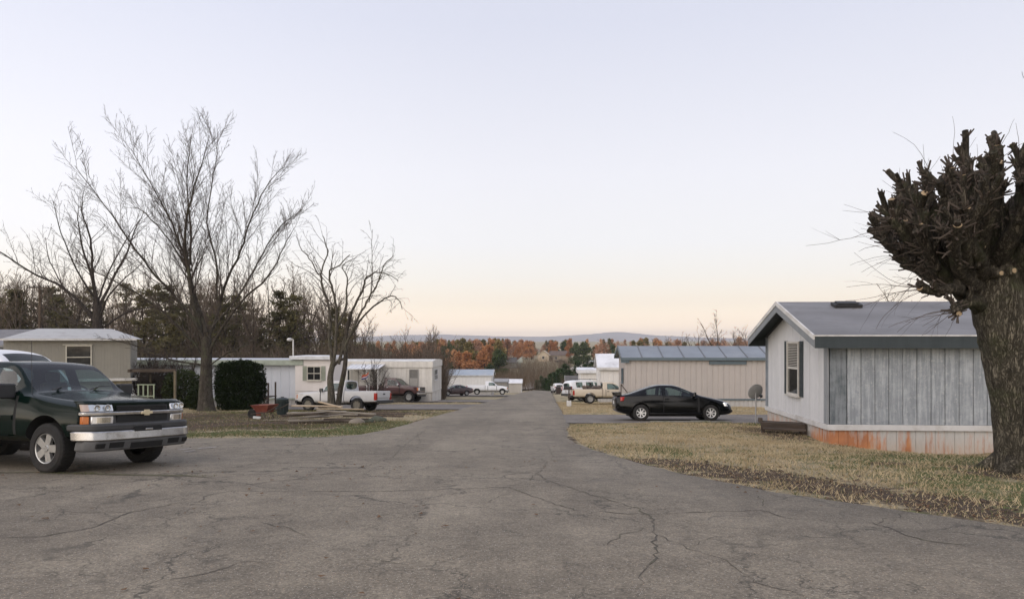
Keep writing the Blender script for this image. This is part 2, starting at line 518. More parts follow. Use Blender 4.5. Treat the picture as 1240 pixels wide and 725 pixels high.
def asphalt_material(name, lo, hi, stone, crack=1.0, weed=0.0):
    m, n, l, b = new_mat(name)
    tc = N(n, 'ShaderNodeTexCoord')
    def noise(s, d=6, r=.6, src=None):
        x = N(n, 'ShaderNodeTexNoise', Scale=s, Detail=float(d), Roughness=r); l.new(src or tc.outputs['Object'], x.inputs['Vector']); return x
    big = noise(0.22, 8, .62); mid = noise(1.7, 8, .7); fine = noise(42, 3, .7)
    c0 = ramp(n, [(0.3, lo), (0.72, hi)]); l.new(big.outputs[0], c0.inputs[0])
    c1 = ramp(n, [(0.28, (0.70, 0.69, 0.69)), (0.72, (1.22, 1.21, 1.18))]); l.new(mid.outputs[0], c1.inputs[0])
    c = mixc(n, l, 1.0, c0.outputs[0], c1.outputs[0], 'MULTIPLY')
    c2 = ramp(n, [(0.25, (0.45, 0.45, 0.45)), (0.5, (1.0, 1.0, 1.0)), (0.75, (1.5, 1.48, 1.45))]); l.new(fine.outputs[0], c2.inputs[0])
    c = mixc(n, l, 1.0, c, c2.outputs[0], 'MULTIPLY')
    gr = noise(13, 5, .75); g2 = ramp(n, [(.3, (.80, .80, .80)), (.7, (1.2, 1.2, 1.2))]); l.new(gr.outputs[0], g2.inputs[0])
    c = mixc(n, l, 1.0, c, g2.outputs[0], 'MULTIPLY')
    # exposed aggregate: single stones, most of them dull, a few pale or rusty
    vo = N(n, 'ShaderNodeTexVoronoi', Scale=72.0); l.new(tc.outputs['Object'], vo.inputs['Vector'])
    sep = N(n, 'ShaderNodeSeparateColor'); l.new(vo.outputs['Color'], sep.inputs[0])
    pk = ramp(n, [(0.72, 0.0), (0.86, 0.75), (1.0, 1.0)]); l.new(sep.outputs[0], pk.inputs[0])
    ds = ramp(n, [(0.25, 1.0), (0.42, 0.0)]); l.new(vo.outputs['Distance'], ds.inputs[0])
    mk = N(n, 'ShaderNodeMath', operation='MULTIPLY'); l.new(pk.outputs[0], mk.inputs[0]); l.new(ds.outputs[0], mk.inputs[1])
    sc = ramp(n, [(0.0, stone), (0.6, tuple(s * .75 for s in stone)), (0.9, (stone[0] * 1.05, stone[1] * .82, stone[2] * .62))]); l.new(sep.outputs[1], sc.inputs[0])
    c = mixc(n, l, mk.outputs[0], c, sc.outputs[0])
    # two worn wheel paths with a darker, oilier strip between them, wandering with the road
    mp = N(n, 'ShaderNodeMapping'); mp.inputs['Scale'].default_value = (1.0, .035, 1); mp.inputs['Rotation'].default_value = (0, 0, .05); l.new(tc.outputs['Object'], mp.inputs[0])
    tr = noise(.75, 4, .55, mp.outputs[0]); t2 = ramp(n, [(.34, (.82, .815, .81)), (.62, (1.08, 1.08, 1.07))]); l.new(tr.outputs[0], t2.inputs[0])
    c = mixc(n, l, .8, c, t2.outputs[0], 'MULTIPLY')
    st = noise(.55, 7, .7); s2 = ramp(n, [(.60, 0.0), (.74, .55)]); l.new(st.outputs[0], s2.inputs[0])
    c = mixc(n, l, s2.outputs[0], c, (.105, .095, .085))
    # worn crazing
    if crack:
        wob = noise(1.1, 6, .65)
        va = N(n, 'ShaderNodeVectorMath', operation='MULTIPLY_ADD'); l.new(wob.outputs['Color'], va.inputs[0]); va.inputs[1].default_value = (1.5, 1.5, 0); l.new(tc.outputs['Object'], va.inputs[2])
        for s, th, off in ((0.33, 0.007, 0.47), (0.95, 0.014, 0.52), (2.3, 0.026, 0.60)):
            v2 = N(n, 'ShaderNodeTexVoronoi', feature='DISTANCE_TO_EDGE', Scale=s); l.new(va.outputs[0], v2.inputs['Vector'])
            r2 = ramp(n, [(th * .35, 1.0), (th, 0.0)]); l.new(v2.outputs['Distance'], r2.inputs[0])
            ms = noise(0.16 + s * .2, 3); r3 = ramp(n, [(off - .08, 0.0), (off + .05, 1.0)]); l.new(ms.outputs[0], r3.inputs[0])
            mm = N(n, 'ShaderNodeMath', operation='MULTIPLY'); l.new(r2.outputs[0], mm.inputs[0]); l.new(r3.outputs[0], mm.inputs[1])
            m3 = N(n, 'ShaderNodeMath', operation='MULTIPLY'); l.new(mm.outputs[0], m3.inputs[0]); m3.inputs[1].default_value = 0.8 * crack
            c = mixc(n, l, m3.outputs[0], c, (0.055, 0.05, 0.04))
    l.new(c, b.inputs['Base Color'])
    b.inputs['Roughness'].default_value = 0.86
    b.inputs['Specular IOR Level'].default_value = 0.3
    bp = N(n, 'ShaderNodeBump', Strength=0.5, Distance=0.012); l.new(fine.outputs[0], bp.inputs['Height']); l.new(bp.outputs[0], b.inputs['Normal'])
    return m


M_ground = ground_material()
M_asphalt = asphalt_material('asphalt', (0.166, 0.143, 0.110), (0.250, 0.218, 0.170), (0.52, 0.48, 0.42))
M_drive = asphalt_material('driveway_asphalt', (0.15, 0.135, 0.122), (0.22, 0.20, 0.18), (0.40, 0.37, 0.34), crack=0.6)

gx = axis(-6000, 6000, -24, 16, 0.34, 1.10)
gy = axis(-60, 9400, -4, 46, 0.36, 1.045)
GX, GY = np.meshgrid(gx, gy)
GZ = H(GX, GY)
nx, ny = len(gx), len(gy)
idx = np.arange(nx * ny).reshape(ny, nx)
Fq = np.stack([idx[:-1, :-1], idx[:-1, 1:], idx[1:, 1:], idx[1:, :-1]], -1).reshape(-1, 4)
me = fast_mesh('ground', np.stack([GX, GY, GZ], -1).reshape(-1, 3), Fq, M_ground, True)
for nm, fn in (('dirt', dirt_amount), ('green', green_amount)):
    at = me.attributes.new(nm, 'FLOAT', 'POINT')
    at.data.foreach_set('value', fn(GX, GY).ravel().astype(np.float32))
ground = tag(link_mesh('ground', me), kind='structure')


def road_strip(name, ys, fl, fr, ncol, mat, lift=0.012, ragged=0.05, seed=0):
    """an asphalt sheet whose two edges follow fl and fr, crumbling a little at the rim"""
    V, F = [], []
    for i, y in enumerate(ys):
        a, c = float(fl(y)), float(fr(y))
        a -= ragged * (float(vnoise(y, seed, 0.7)) - .5) * 2 + ragged * (float(vnoise(y, seed, 0.23, 2)) - .5)
        c += ragged * (float(vnoise(y, seed + 9, 0.7)) - .5) * 2 + ragged * (float(vnoise(y, seed + 9, 0.23, 2)) - .5)
        for j, x in enumerate([a, a + .10] + [a + (c - a) * q / (ncol - 2) for q in range(1, ncol - 2)] + [c - .10, c]):
            e = 0.0 if 0 < j < ncol else -0.05
            V.append((x, y, float(base_z(x, y)) + lift + 0.0011 * max(0, y) + e + (0.9 * 0 if y < 140 else (hz(x, y) - float(base_z(x, y))))))
    w = ncol + 1
    for i in range(len(ys) - 1):
        for j in range(ncol):
            F.append((i * w + j, i * w + j + 1, (i + 1) * w + j + 1, (i + 1) * w + j))
    o = link_mesh(name, fast_mesh(name, V, F, mat, True))
    return tag(o, kind='structure')


ys_road = np.concatenate([np.arange(-30, 0, 2.0), np.arange(0, 30, 0.3), np.arange(30, 80, .7), np.arange(80, 235, 2.5)])
road = road_strip('road', ys_road, edge_l, edge_r, 24, M_asphalt, 0.014)
for i, (y0, y1, x0, x1) in enumerate(DRIVES):
    if x0 > 0: fl, fr = (lambda y: float(edge_r(y)) - 0.6), (lambda y, x1=x1: x1)
    else: fl, fr = (lambda y, x0=x0: x0), (lambda y: float(edge_l(y)) + 0.6)
    flare = lambda y, y0=y0, y1=y1: 0
    V = road_strip('driveway', np.arange(y0, y1, 0.35), fl, fr, 12, M_drive, 0.006, 0.12, i * 3 + 2)

# the cracks one can point at, as thin ribbons of dark filler in the sheet
M_crack = plain('crack_filler', (0.080, 0.070, 0.057), 0.95, 0.4, 6, dirt=(0.12, 0.115, 0.06), dscale=2.0)
CRACKS = [
    ([(0, 654), (50, 652), (110, 642), (160, 622), (210, 612), (240, 610), (250, 602), (280, 597), (370, 597), (450, 597), (530, 595), (615, 592), (650, 605), (695, 620), (785, 625), (845, 622), (920, 620), (960, 631), (1060, 636), (1120, 657), (1180, 664)], .011),
    ([(650, 575), (665, 585), (720, 602), (770, 617), (787, 627), (795, 650), (795, 670), (785, 685)], .013),
    ([(795, 650), (835, 667), (880, 680), (920, 705), (980, 720)], .007),
    ([(720, 590), (765, 590), (800, 582)], .006), ([(650, 575), (670, 555), (664, 541)], .007), ([(1060, 636), (1100, 622)], .008), ([(920, 602), (925, 617)], .006),
    ([(615, 592), (640, 584), (650, 575)], .007), ([(315, 635), (345, 640), (372, 652)], .008), ([(200, 702), (250, 695), (300, 680), (320, 682)], .006),
    ([(425, 680), (450, 678), (500, 685)], .005), ([(505, 525), (508, 534), (510, 541)], .008), ([(520, 519), (490, 540), (475, 556), (430, 570), (370, 580), (290, 590)], .009),
    ([(787, 640), (760, 648), (735, 663)], .006), ([(720, 602), (745, 606), (785, 612)], .006), ([(0, 625), (80, 622), (160, 622)], .007), ([(785, 685), (770, 708)], .005),
    ([(620, 597), (590, 610), (560, 612)], .005), ([(835, 667), (850, 655), (900, 650)], .005),
]
mb = MB()
rg = random.Random(4)
for pts, w in CRACKS:
    P = [gpt(*p) for p in pts]
    line = []
    for (a, c) in zip(P, P[1:]):
        d = math.hypot(c[0] - a[0], c[1] - a[1]); k = max(2, int(d / 0.10))
        for i in range(k):
            t = i / k
            line.append((a[0] + (c[0] - a[0]) * t + rg.gauss(0, .018), a[1] + (c[1] - a[1]) * t + rg.gauss(0, .022)))
    line.append(P[-1])
    vs = []
    for i, (x, y) in enumerate(line):
        x2, y2 = line[min(i + 1, len(line) - 1)]; x1, y1 = line[max(i - 1, 0)]
        d = math.hypot(x2 - x1, y2 - y1) or 1
        ww = w * .6 * rg.uniform(.3, 1.5) * (0.2 if i in (0, len(line) - 1) else 1)
        ox, oy = -(y2 - y1) / d * ww, (x2 - x1) / d * ww
        z = float(base_z(x, y)) + 0.014 + 0.0011 * y + 0.004
        vs += [(x + ox, y + oy, z), (x - ox, y - oy, z)]
    mb.add(vs, [(2 * i, 2 * i + 1, 2 * i + 3, 2 * i + 2) for i in range(len(line) - 1)])
cracks = mb.build('crack', M_crack, road)
mb = MB()
P = [gpt(*p) for p in ((-60, 573.5), (0, 574.5), (45, 574), (100, 575.5), (165, 577.5), (225, 578), (262, 581))]
line = []
for (a, c) in zip(P, P[1:]):
    for i in range(26): line.append((a[0] + (c[0] - a[0]) * i / 26, a[1] + (c[1] - a[1]) * i / 26))
vs = []
for i, (x, y) in enumerate(line):
    w1 = (.02 + .10 * float(vnoise(x, 3.0, .5)) + .05 * float(vnoise(x, 9.0, .13))) * min(1, (len(line) - i) / 40)
    z = float(base_z(x, y)) + .014 + .0011 * y + .007
    vs += [(x, y + w1 * .6, z), (x, y - w1 * .6, z)]
mb.add(vs, [(2 * i, 2 * i + 1, 2 * i + 3, 2 * i + 2) for i in range(len(line) - 1)])
mb.build('moss_seam', plain('moss_seam', (.085, .078, .045), .95, .4, 9, dirt=(.13, .115, .07), dscale=6, bump=.6), road)['kind'] = 'stuff'
cracks['kind'] = 'stuff'
# pale scuffed paint in front of the green truck
mb = MB()
for (p0, p1) in (((216, 546), (232, 545)), ((240, 544.6), (262, 543.4)), ((222, 548.5), (236, 547.5))):
    a, c = gpt(*p0), gpt(*p1)
    z = float(base_z(*a)) + 0.014 + 0.0011 * a[1] + 0.004
    mb.quad((a[0], a[1] - .09, z + .0055), (c[0], c[1] - .08, z), (c[0], c[1] + .06, z - .005), (a[0], a[1] + .06, z - .003))
mb.build('faded_marking', plain('faded_paint', (0.40, 0.38, 0.36), 0.8, 0.35, 9, dirt=(0.2, 0.18, 0.17), dscale=5), road)['kind'] = 'structure'

# ------------------------------------------------------------------ blue ridge on the horizon
HP = [(-900, 409), (0, 411), (300, 410), (420, 408), (500, 405.5), (540, 404.5), (570, 405.5), (620, 407), (660, 407.3), (690, 405.5), (715, 404.5), (735, 402.5), (752, 401.8), (775, 404), (800, 406), (850, 408.5), (900, 410), (1240, 410), (2400, 411)]
hx = np.array([p[0] for p in HP], float); hy = np.array([p[1] for p in HP], float)
V, F = [], []
cols = np.linspace(-900, 2400, 420); rows = np.linspace(0, 1, 14)
for t in rows:
    for p in cols:
        D = 6600 + 2400 * t
        crest = 1.65 + (412 - np.interp(p, hx, hy)) / 880 * 8000
        prof = smooth01(np.array(t / 0.6)) if t < .6 else 1 - 0.6 * smooth01(np.array((t - .6) / .4))
        X = (p - 620) / 880 * D
        z = -6 + (crest + 6) * float(prof) * (1 + 0.16 * (float(vnoise(X, D, 420)) - .5)) + (float(vnoise(X, D, 160, 4)) - .5) * 9 * float(prof)
        V.append((X, D, z))
w = len(cols)
for i in range(len(rows) - 1):
    for j in range(w - 1):
        F.append((i * w + j, i * w + j + 1, (i + 1) * w + j + 1, (i + 1) * w + j))
hills = tag(link_mesh('hills', fast_mesh('hills', V, F, plain('hill_forest', (0.15, 0.135, 0.13), 0.95, 0.3, 0.004), True)), kind='structure')

# ------------------------------------------------------------------ haze
_x = float(max(abs(gx[0]), abs(gx[-1]))) + 60; _y0 = float(gy[0]) - 60; _y1 = float(gy[-1]) + 60
_z0 = float(GZ.min()) - 1.0; _z1 = max(v[2] for v in V) + 8
mb = MB().box((0, (_y0 + _y1) / 2, (_z0 + _z1) / 2), (2 * _x, _y1 - _y0, _z1 - _z0))
hz_m, n, l, b = new_mat('haze')
n.remove(b)
pv = N(n, 'ShaderNodeVolumePrincipled')
pv.inputs['Color'].default_value = (0.97, 0.97, 1.0, 1)
pv.inputs['Density'].default_value = 0.00016
pv.inputs['Anisotropy'].default_value = 0.15
l.new(pv.outputs[0], n['Material Output'].inputs['Volume'])
haze = tag(mb.build('haze', hz_m), kind='stuff')
# ------------------------------------------------------------------ vegetation


def leaf_mat(name, cols, rough=0.7, trans=0.25, vary=0.35):
    if name in MATS: return MATS[name]
    m, n, l, b = new_mat(name)
    tc = N(n, 'ShaderNodeTexCoord'); oi = N(n, 'ShaderNodeObjectInfo')
    nz = N(n, 'ShaderNodeTexNoise', Scale=1.1, Detail=5.0, Roughness=0.7); l.new(tc.outputs['Object'], nz.inputs['Vector'])
    ml = N(n, 'ShaderNodeMath', operation='MULTIPLY_ADD'); l.new(oi.outputs['Random'], ml.inputs[0]); ml.inputs[1].default_value = vary
    of = N(n, 'ShaderNodeMath', operation='SUBTRACT'); l.new(nz.outputs[0], of.inputs[0]); of.inputs[1].default_value = vary / 2
    l.new(of.outputs[0], ml.inputs[2])
    k = len(cols)
    c = ramp(n, [(0.22 + 0.56 * i / max(1, k - 1), col) for i, col in enumerate(cols)]); l.new(ml.outputs[0], c.inputs[0])
    l.new(c.outputs[0], b.inputs['Base Color'])
    b.inputs['Roughness'].default_value = rough
    b.inputs['Specular IOR Level'].default_value = 0.04
    tr = N(n, 'ShaderNodeBsdfTranslucent'); l.new(c.outputs[0], tr.inputs[0])
    mx = N(n, 'ShaderNodeMixShader'); mx.inputs[0].default_value = trans
    l.new(b.outputs[0], mx.inputs[1]); l.new(tr.outputs[0], mx.inputs[2]); l.new(mx.outputs[0], n['Material Output'].inputs[0])
    MATS[name] = m
    return m


def bark_mat(name, lo, hi, scale=7.0, moss=None, bump=0.8, stretch=(1, 1, 0.22)):
    if name in MATS: return MATS[name]
    m, n, l, b = new_mat(name)
    tc = N(n, 'ShaderNodeTexCoord')
    mp = N(n, 'ShaderNodeMapping'); mp.inputs['Scale'].default_value = stretch; l.new(tc.outputs['Object'], mp.inputs[0])
    nz = N(n, 'ShaderNodeTexNoise', Scale=scale, Detail=8.0, Roughness=0.7, Distortion=0.4); l.new(mp.outputs[0], nz.inputs['Vector'])
    n4 = N(n, 'ShaderNodeTexNoise', Scale=scale * 2.6, Detail=6.0, Roughness=0.75, Distortion=0.8); l.new(mp.outputs[0], n4.inputs['Vector'])
    ab = N(n, 'ShaderNodeMath', operation='SUBTRACT'); l.new(n4.outputs[0], ab.inputs[0]); ab.inputs[1].default_value = 0.5
    a2 = N(n, 'ShaderNodeMath', operation='ABSOLUTE'); l.new(ab.outputs[0], a2.inputs[0])
    vr = ramp(n, [(0.0, 0.30), (0.07, 1.0)]); l.new(a2.outputs[0], vr.inputs[0])
    c = ramp(n, [(0.3, lo), (0.72, hi)]); l.new(nz.outputs[0], c.inputs[0])
    out = mixc(n, l, 1.0, c.outputs[0], vr.outputs[0], 'MULTIPLY')
    if moss:
        n2 = N(n, 'ShaderNodeTexNoise', Scale=1.6, Detail=7.0, Roughness=0.7); l.new(tc.outputs['Object'], n2.inputs['Vector'])
        r2 = ramp(n, [(0.52, 0.0), (0.68, 0.7)]); l.new(n2.outputs[0], r2.inputs[0])
        out = mixc(n, l, r2.outputs[0], out, moss)
    l.new(out, b.inputs['Base Color'])
    b.inputs['Roughness'].default_value = 0.95
    b.inputs['Specular IOR Level'].default_value = 0.15
    ad = N(n, 'ShaderNodeMath', operation='MULTIPLY'); l.new(nz.outputs[0], ad.inputs[0]); l.new(vr.outputs[0], ad.inputs[1])
    bp = N(n, 'ShaderNodeBump', Strength=bump, Distance=0.04); l.new(ad.outputs[0], bp.inputs['Height']); l.new(bp.outputs[0], b.inputs['Normal'])
    MATS[name] = m
    return m


M_bark_grey = bark_mat('bark_grey', (0.045, 0.038, 0.031), (0.15, 0.13, 0.105), 7, (0.10, 0.11, 0.06))
M_bark_pale = bark_mat('bark_pale', (0.075, 0.065, 0.05), (0.23, 0.205, 0.165), 7, (0.12, 0.125, 0.07))
M_bark_dark = bark_mat('bark_dark', (0.035, 0.03, 0.027), (0.115, 0.095, 0.08), 7)
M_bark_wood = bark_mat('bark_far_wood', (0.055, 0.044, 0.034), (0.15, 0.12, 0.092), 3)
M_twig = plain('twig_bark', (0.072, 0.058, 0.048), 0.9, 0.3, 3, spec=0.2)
M_bark_pollard = bark_mat('bark_pollard', (0.045, 0.039, 0.030), (0.26, 0.23, 0.175), 9, (0.075, 0.085, 0.04), 1.0)
M_bark_limb = bark_mat('bark_limb', (0.026, 0.022, 0.017), (0.17, 0.148, 0.115), 9, (0.075, 0.085, 0.04), 1.0)
M_cut = plain('cut_wood', (0.36, 0.27, 0.165), 0.85, 0.25, 14, dirt=(0.2, 0.14, 0.09), dscale=9)


def curve_pts(rng, p, d, L, n, wob, trop):
    """a wandering limb: trop > 0 turns it up, < 0 lets it hang"""
    p = Vector(p); d = Vector(d).normalized()
    out = [p.copy()]
    for i in range(n):
        d = d + Vector((rng.gauss(0, wob), rng.gauss(0, wob), rng.gauss(0, wob) + trop))
        d.normalize()
        p = p + d * (L / n)
        out.append(p.copy())
    return out


def side_dir(rng, t, spread):
    """a direction leaving axis t at about `spread` radians"""
    o = t.orthogonal().normalized()
    o = Matrix.Rotation(rng.uniform(0, 2 * math.pi), 3, t) @ o
    a = spread * rng.uniform(.7, 1.25)
    return (t * math.cos(a) + o * math.sin(a)).normalized()


def ramify(mb, rng, pts, r0, r1, level, P):
    """twigs along one limb; P is a list of dicts, one for each level that is left"""
    if level >= len(P): return
    q = P[level]
    n = len(pts) - 1
    L = sum((pts[i + 1] - pts[i]).length for i in range(n))
    cnt = max(1, int(L * q['per_m'] * rng.uniform(.8, 1.2)))
    for k in range(cnt):
        t = q.get('from', .2) + (1 - q.get('from', .2)) * ((k + rng.random()) / cnt)
        i = min(n - 1, int(t * n)); f = t * n - i
        p = pts[i].lerp(pts[i + 1], f)
        ax = (pts[i + 1] - pts[i]).normalized()
        d = side_dir(rng, ax, q['spread'])
        d.z += q.get('up', 0.0)
        l = max(q.get('min', .15), L * q['len'] * (1 - q.get('taper', .55) * t) * rng.uniform(.6, 1.25))
        l = min(l, q.get('max', 9))
        r = max(q['rmin'], (r0 + (r1 - r0) * t) * q['rad'])
        re = max(q['rmin'] * .7, r * .3)
        s = q['seg']
        c = curve_pts(rng, p, d, l, s, q['wob'], q['trop'])
        mb.tube(c, [r + (re - r) * j / s for j in range(s + 1)], q['sides'], cap=False)
        ramify(mb, rng, c, r, re, level + 1, P)


def smooth_path(pts, k=4):
    pts = [Vector(p) for p in pts]
    out = []
    for i in range(len(pts) - 1):
        p0, p1, p2, p3 = pts[max(i - 1, 0)], pts[i], pts[i + 1], pts[min(i + 2, len(pts) - 1)]
        for j in range(k):
            t = j / k
            out.append(0.5 * ((2 * p1) + (p2 - p0) * t + (2 * p0 - 5 * p1 + 4 * p2 - p3) * t * t + (3 * p1 - p0 - 3 * p2 + p3) * t ** 3))
    out.append(pts[-1])
    return out


def limb_tree(name, label, cat_loc, s, base, limbs, P, seed, bark, r_scale=1.0, trunk=None, group=None, depth=1.0):
    """a bare tree whose main limbs are given as (side, height) pairs in metres with a spread in depth; s = limbs list of (points, r0, r1)"""
    rng = random.Random(seed)
    root = thing(name, label, 'tree', cat_loc, 0, group)
    tb = MB()
    tp = smooth_path(trunk[0], 5)
    k = len(tp) - 1
    r0, r1 = trunk[1], trunk[2]
    rad = [(r0 + (r1 - r0) * (i / k)) * (1 + 0.55 * math.exp(-i / 2.0) * (r0 > .12)) for i in range(k + 1)]
    tb.tube(tp, rad, 12)
    cb = MB()
    for (pts, a, b) in limbs:
        lp = smooth_path(pts, 4)
        m = len(lp) - 1
        lp = [p + Vector((rng.gauss(0, .02), rng.gauss(0, .02), rng.gauss(0, .015))) * (0 if i == 0 else 1) for i, p in enumerate(lp)]
        rr = [a + (b - a) * (i / m) ** .85 for i in range(m + 1)]
        tb.tube(lp, rr, 8, cap=False)
        ramify(cb, rng, lp, a, b, 0, P)
    tb.build('trunk', bark, root, smooth=60, fix=False)
    cb.build('crown', M_twig, root, smooth=180, fix=False)
    return root


# --- the tall bare tree in the left yard
S1 = 880 / 38.0


def L1(*pp, z0=498, x0=250, dep=0.0, s=S1):
    n = len(pp)
    return [((x - x0) / s, dep * (i / max(1, n - 1)), (z0 - y) / s * (1 if y > 300 else 1 - .03 * (300 - y) / 170)) for i, (x, y) in enumerate(pp)]


P_big = [dict(per_m=2.6, spread=.56, len=.36, rad=.32, rmin=.0095, seg=6, wob=.05, trop=.045, sides=5, up=.24, **{'from': .2}, taper=.5, max=3.6),
         dict(per_m=4.4, spread=.65, len=.42, rad=.45, rmin=.0065, seg=4, wob=.06, trop=.03, sides=4, up=.12, **{'from': .12}, max=1.7),
         dict(per_m=6.0, spread=.6, len=.5, rad=.6, rmin=.0055, seg=3, wob=.07, trop=.02, sides=3, up=.06, **{'from': .1}, max=1.0)]
x, y = -15.98, 38.0
limb_tree('bare_tree', 'tall bare spreading tree beside the big dark hedge on the left', (x, y, hz(x, y) - .1), 1, 0, [
    (L1((249, 412), (238, 385), (215, 352), (186, 314), (157, 265), (118, 205), dep=-2.0), 0.111, .013),
    (L1((250, 400), (232, 352), (219, 314), (199, 265), (174, 219), (140, 160), dep=1.5), 0.118, .013),
    (L1((250, 420), (238, 376), (232, 335), (228, 285), (236, 240), (248, 205), (262, 158), dep=-.8), 0.141, .013),
    (L1((230, 318), (224, 270), (213, 203), (211, 138), dep=2.0), 0.074, .013),
    (L1((251, 410), (257, 385), (265, 343), (281, 298), (290, 257), (306, 211), (325, 180), dep=2.4), 0.111, .013),
    (L1((252, 428), (265, 405), (298, 364), (331, 335), (352, 300), (366, 280), dep=-1.5), 0.096, .013),
    (L1((248, 430), (225, 395), (190, 360), (160, 340), (138, 328), dep=-2.6), 0.074, .013),
    (L1((240, 375), (222, 330), (190, 285), (150, 245), (125, 232), dep=3.0), 0.067, .013),
    (L1((262, 360), (268, 320), (262, 270), (275, 215), (285, 175), dep=-2.2), 0.067, .013),
    (L1((256, 395), (285, 350), (305, 300), (322, 262), (345, 235), dep=3.2), 0.067, .013),
    (L1((247, 440), (215, 432), (188, 418), (160, 408), dep=-2.2), 0.052, .013),
    (L1((253, 440), (285, 424), (320, 412), (345, 396), dep=-2.8), 0.044, .013),
], P_big, 11, M_bark_grey, trunk=(L1((250, 498), (249, 470), (250, 440), (250, 405)), .37, .24))

# --- the second bare tree, behind the grey home
P_mid = [dict(per_m=2.0, spread=.7, len=.38, rad=.32, rmin=.012, seg=5, wob=.12, trop=.05, sides=4, up=.12, **{'from': .2}, max=4.5),
         dict(per_m=2.6, spread=.65, len=.42, rad=.5, rmin=.010, seg=4, wob=.13, trop=.03, sides=3, up=.15, max=2.0),
         dict(per_m=4.0, spread=.6, len=.45, rad=.6, rmin=.008, seg=3, wob=.14, trop=.03, sides=3, max=.9)]
S2 = 880 / 62.0
def L2(*pp, dep=0.0): return L1(*[(a, b if b > 372 else 372 + (b - 372) * .84) for a, b in pp], z0=486, x0=118, dep=dep, s=S2)
x, y = (118 - 620) / 880 * 62, 62.0
limb_tree('bare_tree', 'broad bare tree rising behind the metal roof of the beige home', (x, y, hz(x, y) - .1), 1, 0, [
    (L2((117, 372), (108, 330), (92, 285), (82, 245), (78, 215), dep=2), 0.156, .02),
    (L2((118, 368), (116, 320), (118, 275), (112, 235), (118, 205), dep=-2), 0.156, .02),
    (L2((119, 372), (132, 330), (146, 290), (152, 255), (160, 225), dep=2), 0.140, .02),
    (L2((116, 385), (85, 345), (48, 320), (15, 290), (2, 282), dep=-3), 0.140, .02),
    (L2((116, 390), (95, 372), (70, 350), (40, 300), (28, 262), dep=3), 0.109, .02),
    (L2((120, 385), (140, 355), (168, 330), (195, 312), dep=-3), 0.109, .02),
    (L2((119, 360), (122, 315), (135, 262), (140, 230), dep=4), 0.094, .02),
    (L2((117, 362), (104, 318), (98, 270), (100, 228), dep=-4), 0.094, .02),
    (L2((121, 398), (150, 376), (180, 368), (205, 352), dep=2), 0.094, .02),
    (L2((114, 398), (80, 385), (50, 372), (22, 362), dep=2), 0.086, .02),
], P_mid, 5, M_bark_dark, trunk=(L2((118, 486), (117, 440), (118, 400), (118, 365)), .50, .34))

# --- the pale many-stemmed tree by the white pickup
P_thin = [dict(per_m=1.7, spread=.85, len=.40, rad=.42, rmin=.009, seg=6, wob=.13, trop=.02, sides=4, up=.25, **{'from': .25}, max=2.6),
          dict(per_m=3.2, spread=.75, len=.55, rad=.5, rmin=.006, seg=6, wob=.12, trop=-.09, sides=3, up=.1, max=1.9),
          dict(per_m=2.6, spread=.5, len=.5, rad=.6, rmin=.0045, seg=4, wob=.11, trop=-.14, sides=3, max=1.0)]
S3 = 880 / 35.5
def L3(*pp, dep=0.0): return L1(*pp, z0=500, x0=405, dep=dep, s=S3)
x, y = (405 - 620) / 880 * 35.5, 35.5
limb_tree('thin_tree', 'thin pale bare tree with forked stems and drooping twigs before the white pickup', (x, y, hz(x, y) - .08), 1, 0, [
    (L3((403, 440), (398, 410), (397, 375), (387, 345), (385, 325), (392, 300), (384, 280), dep=1.0), .095, .02),
    (L3((404, 440), (408, 400), (408, 365), (402, 340), (403, 328), (415, 322), (428, 310), dep=-.8), .085, .02),
    (L3((410, 440), (418, 405), (425, 375), (437, 350), (441, 335), (452, 328), (468, 330), (480, 338), dep=.8), .085, .015),
    (L3((414, 425), (430, 395), (443, 370), (455, 352), (462, 340), (470, 322), (482, 312), dep=-1.2), .07, .015),
    (L3((415, 420), (436, 388), (460, 366), (474, 358), (484, 362), (490, 374), dep=-.6), .06, .014),
    (L3((406, 400), (416, 372), (417, 345), (415, 330), (408, 318), (425, 306), dep=1.4), .06, .014),
    (L3((398, 400), (388, 385), (376, 376), (370, 365), dep=-1.0), .045, .014),
    (L3((447, 365), (450, 335), (449, 300), (451, 275), dep=.2), .025, .01),
    (L3((386, 332), (376, 312), (366, 300), (362, 286), dep=-.4), .035, .012),
], P_thin, 21, M_bark_pale, trunk=(L3((402, 502), (401, 475), (400, 455), (404, 436)), .19, .12))
# its second stem leans away to the right from the same foot
_t = [o for o in SC.objects if o.name.startswith('thin_tree')][0]
mb = MB(); mb.tube(smooth_path(L3((408, 502), (412, 472), (418, 440), (419, 405), (425, 376)), 5), [.15 - .08 * i / 20 for i in range(21)], 10)
mb.tube(smooth_path(L3((402, 444), (410, 436), (418, 433)), 4), [.09, .085, .08, .075, .07, .07, .07, .07, .07], 8)
mb.build('stem', M_bark_grey, _t, smooth=60, fix=False)

# --- bare trees of the wood: five shapes, each shared by many
P_wood = [dict(per_m=2.0, spread=.7, len=.30, rad=.40, rmin=.022, seg=4, wob=.12, trop=.06, sides=3, up=.3, **{'from': .3}, max=4),
          dict(per_m=2.0, spread=.6, len=.45, rad=.5, rmin=.016, seg=3, wob=.15, trop=.03, sides=3, up=.08, max=1.9),
          dict(per_m=3.8, spread=.7, len=.5, rad=.6, rmin=.014, seg=2, wob=.13, trop=.02, sides=3, max=1.0)]


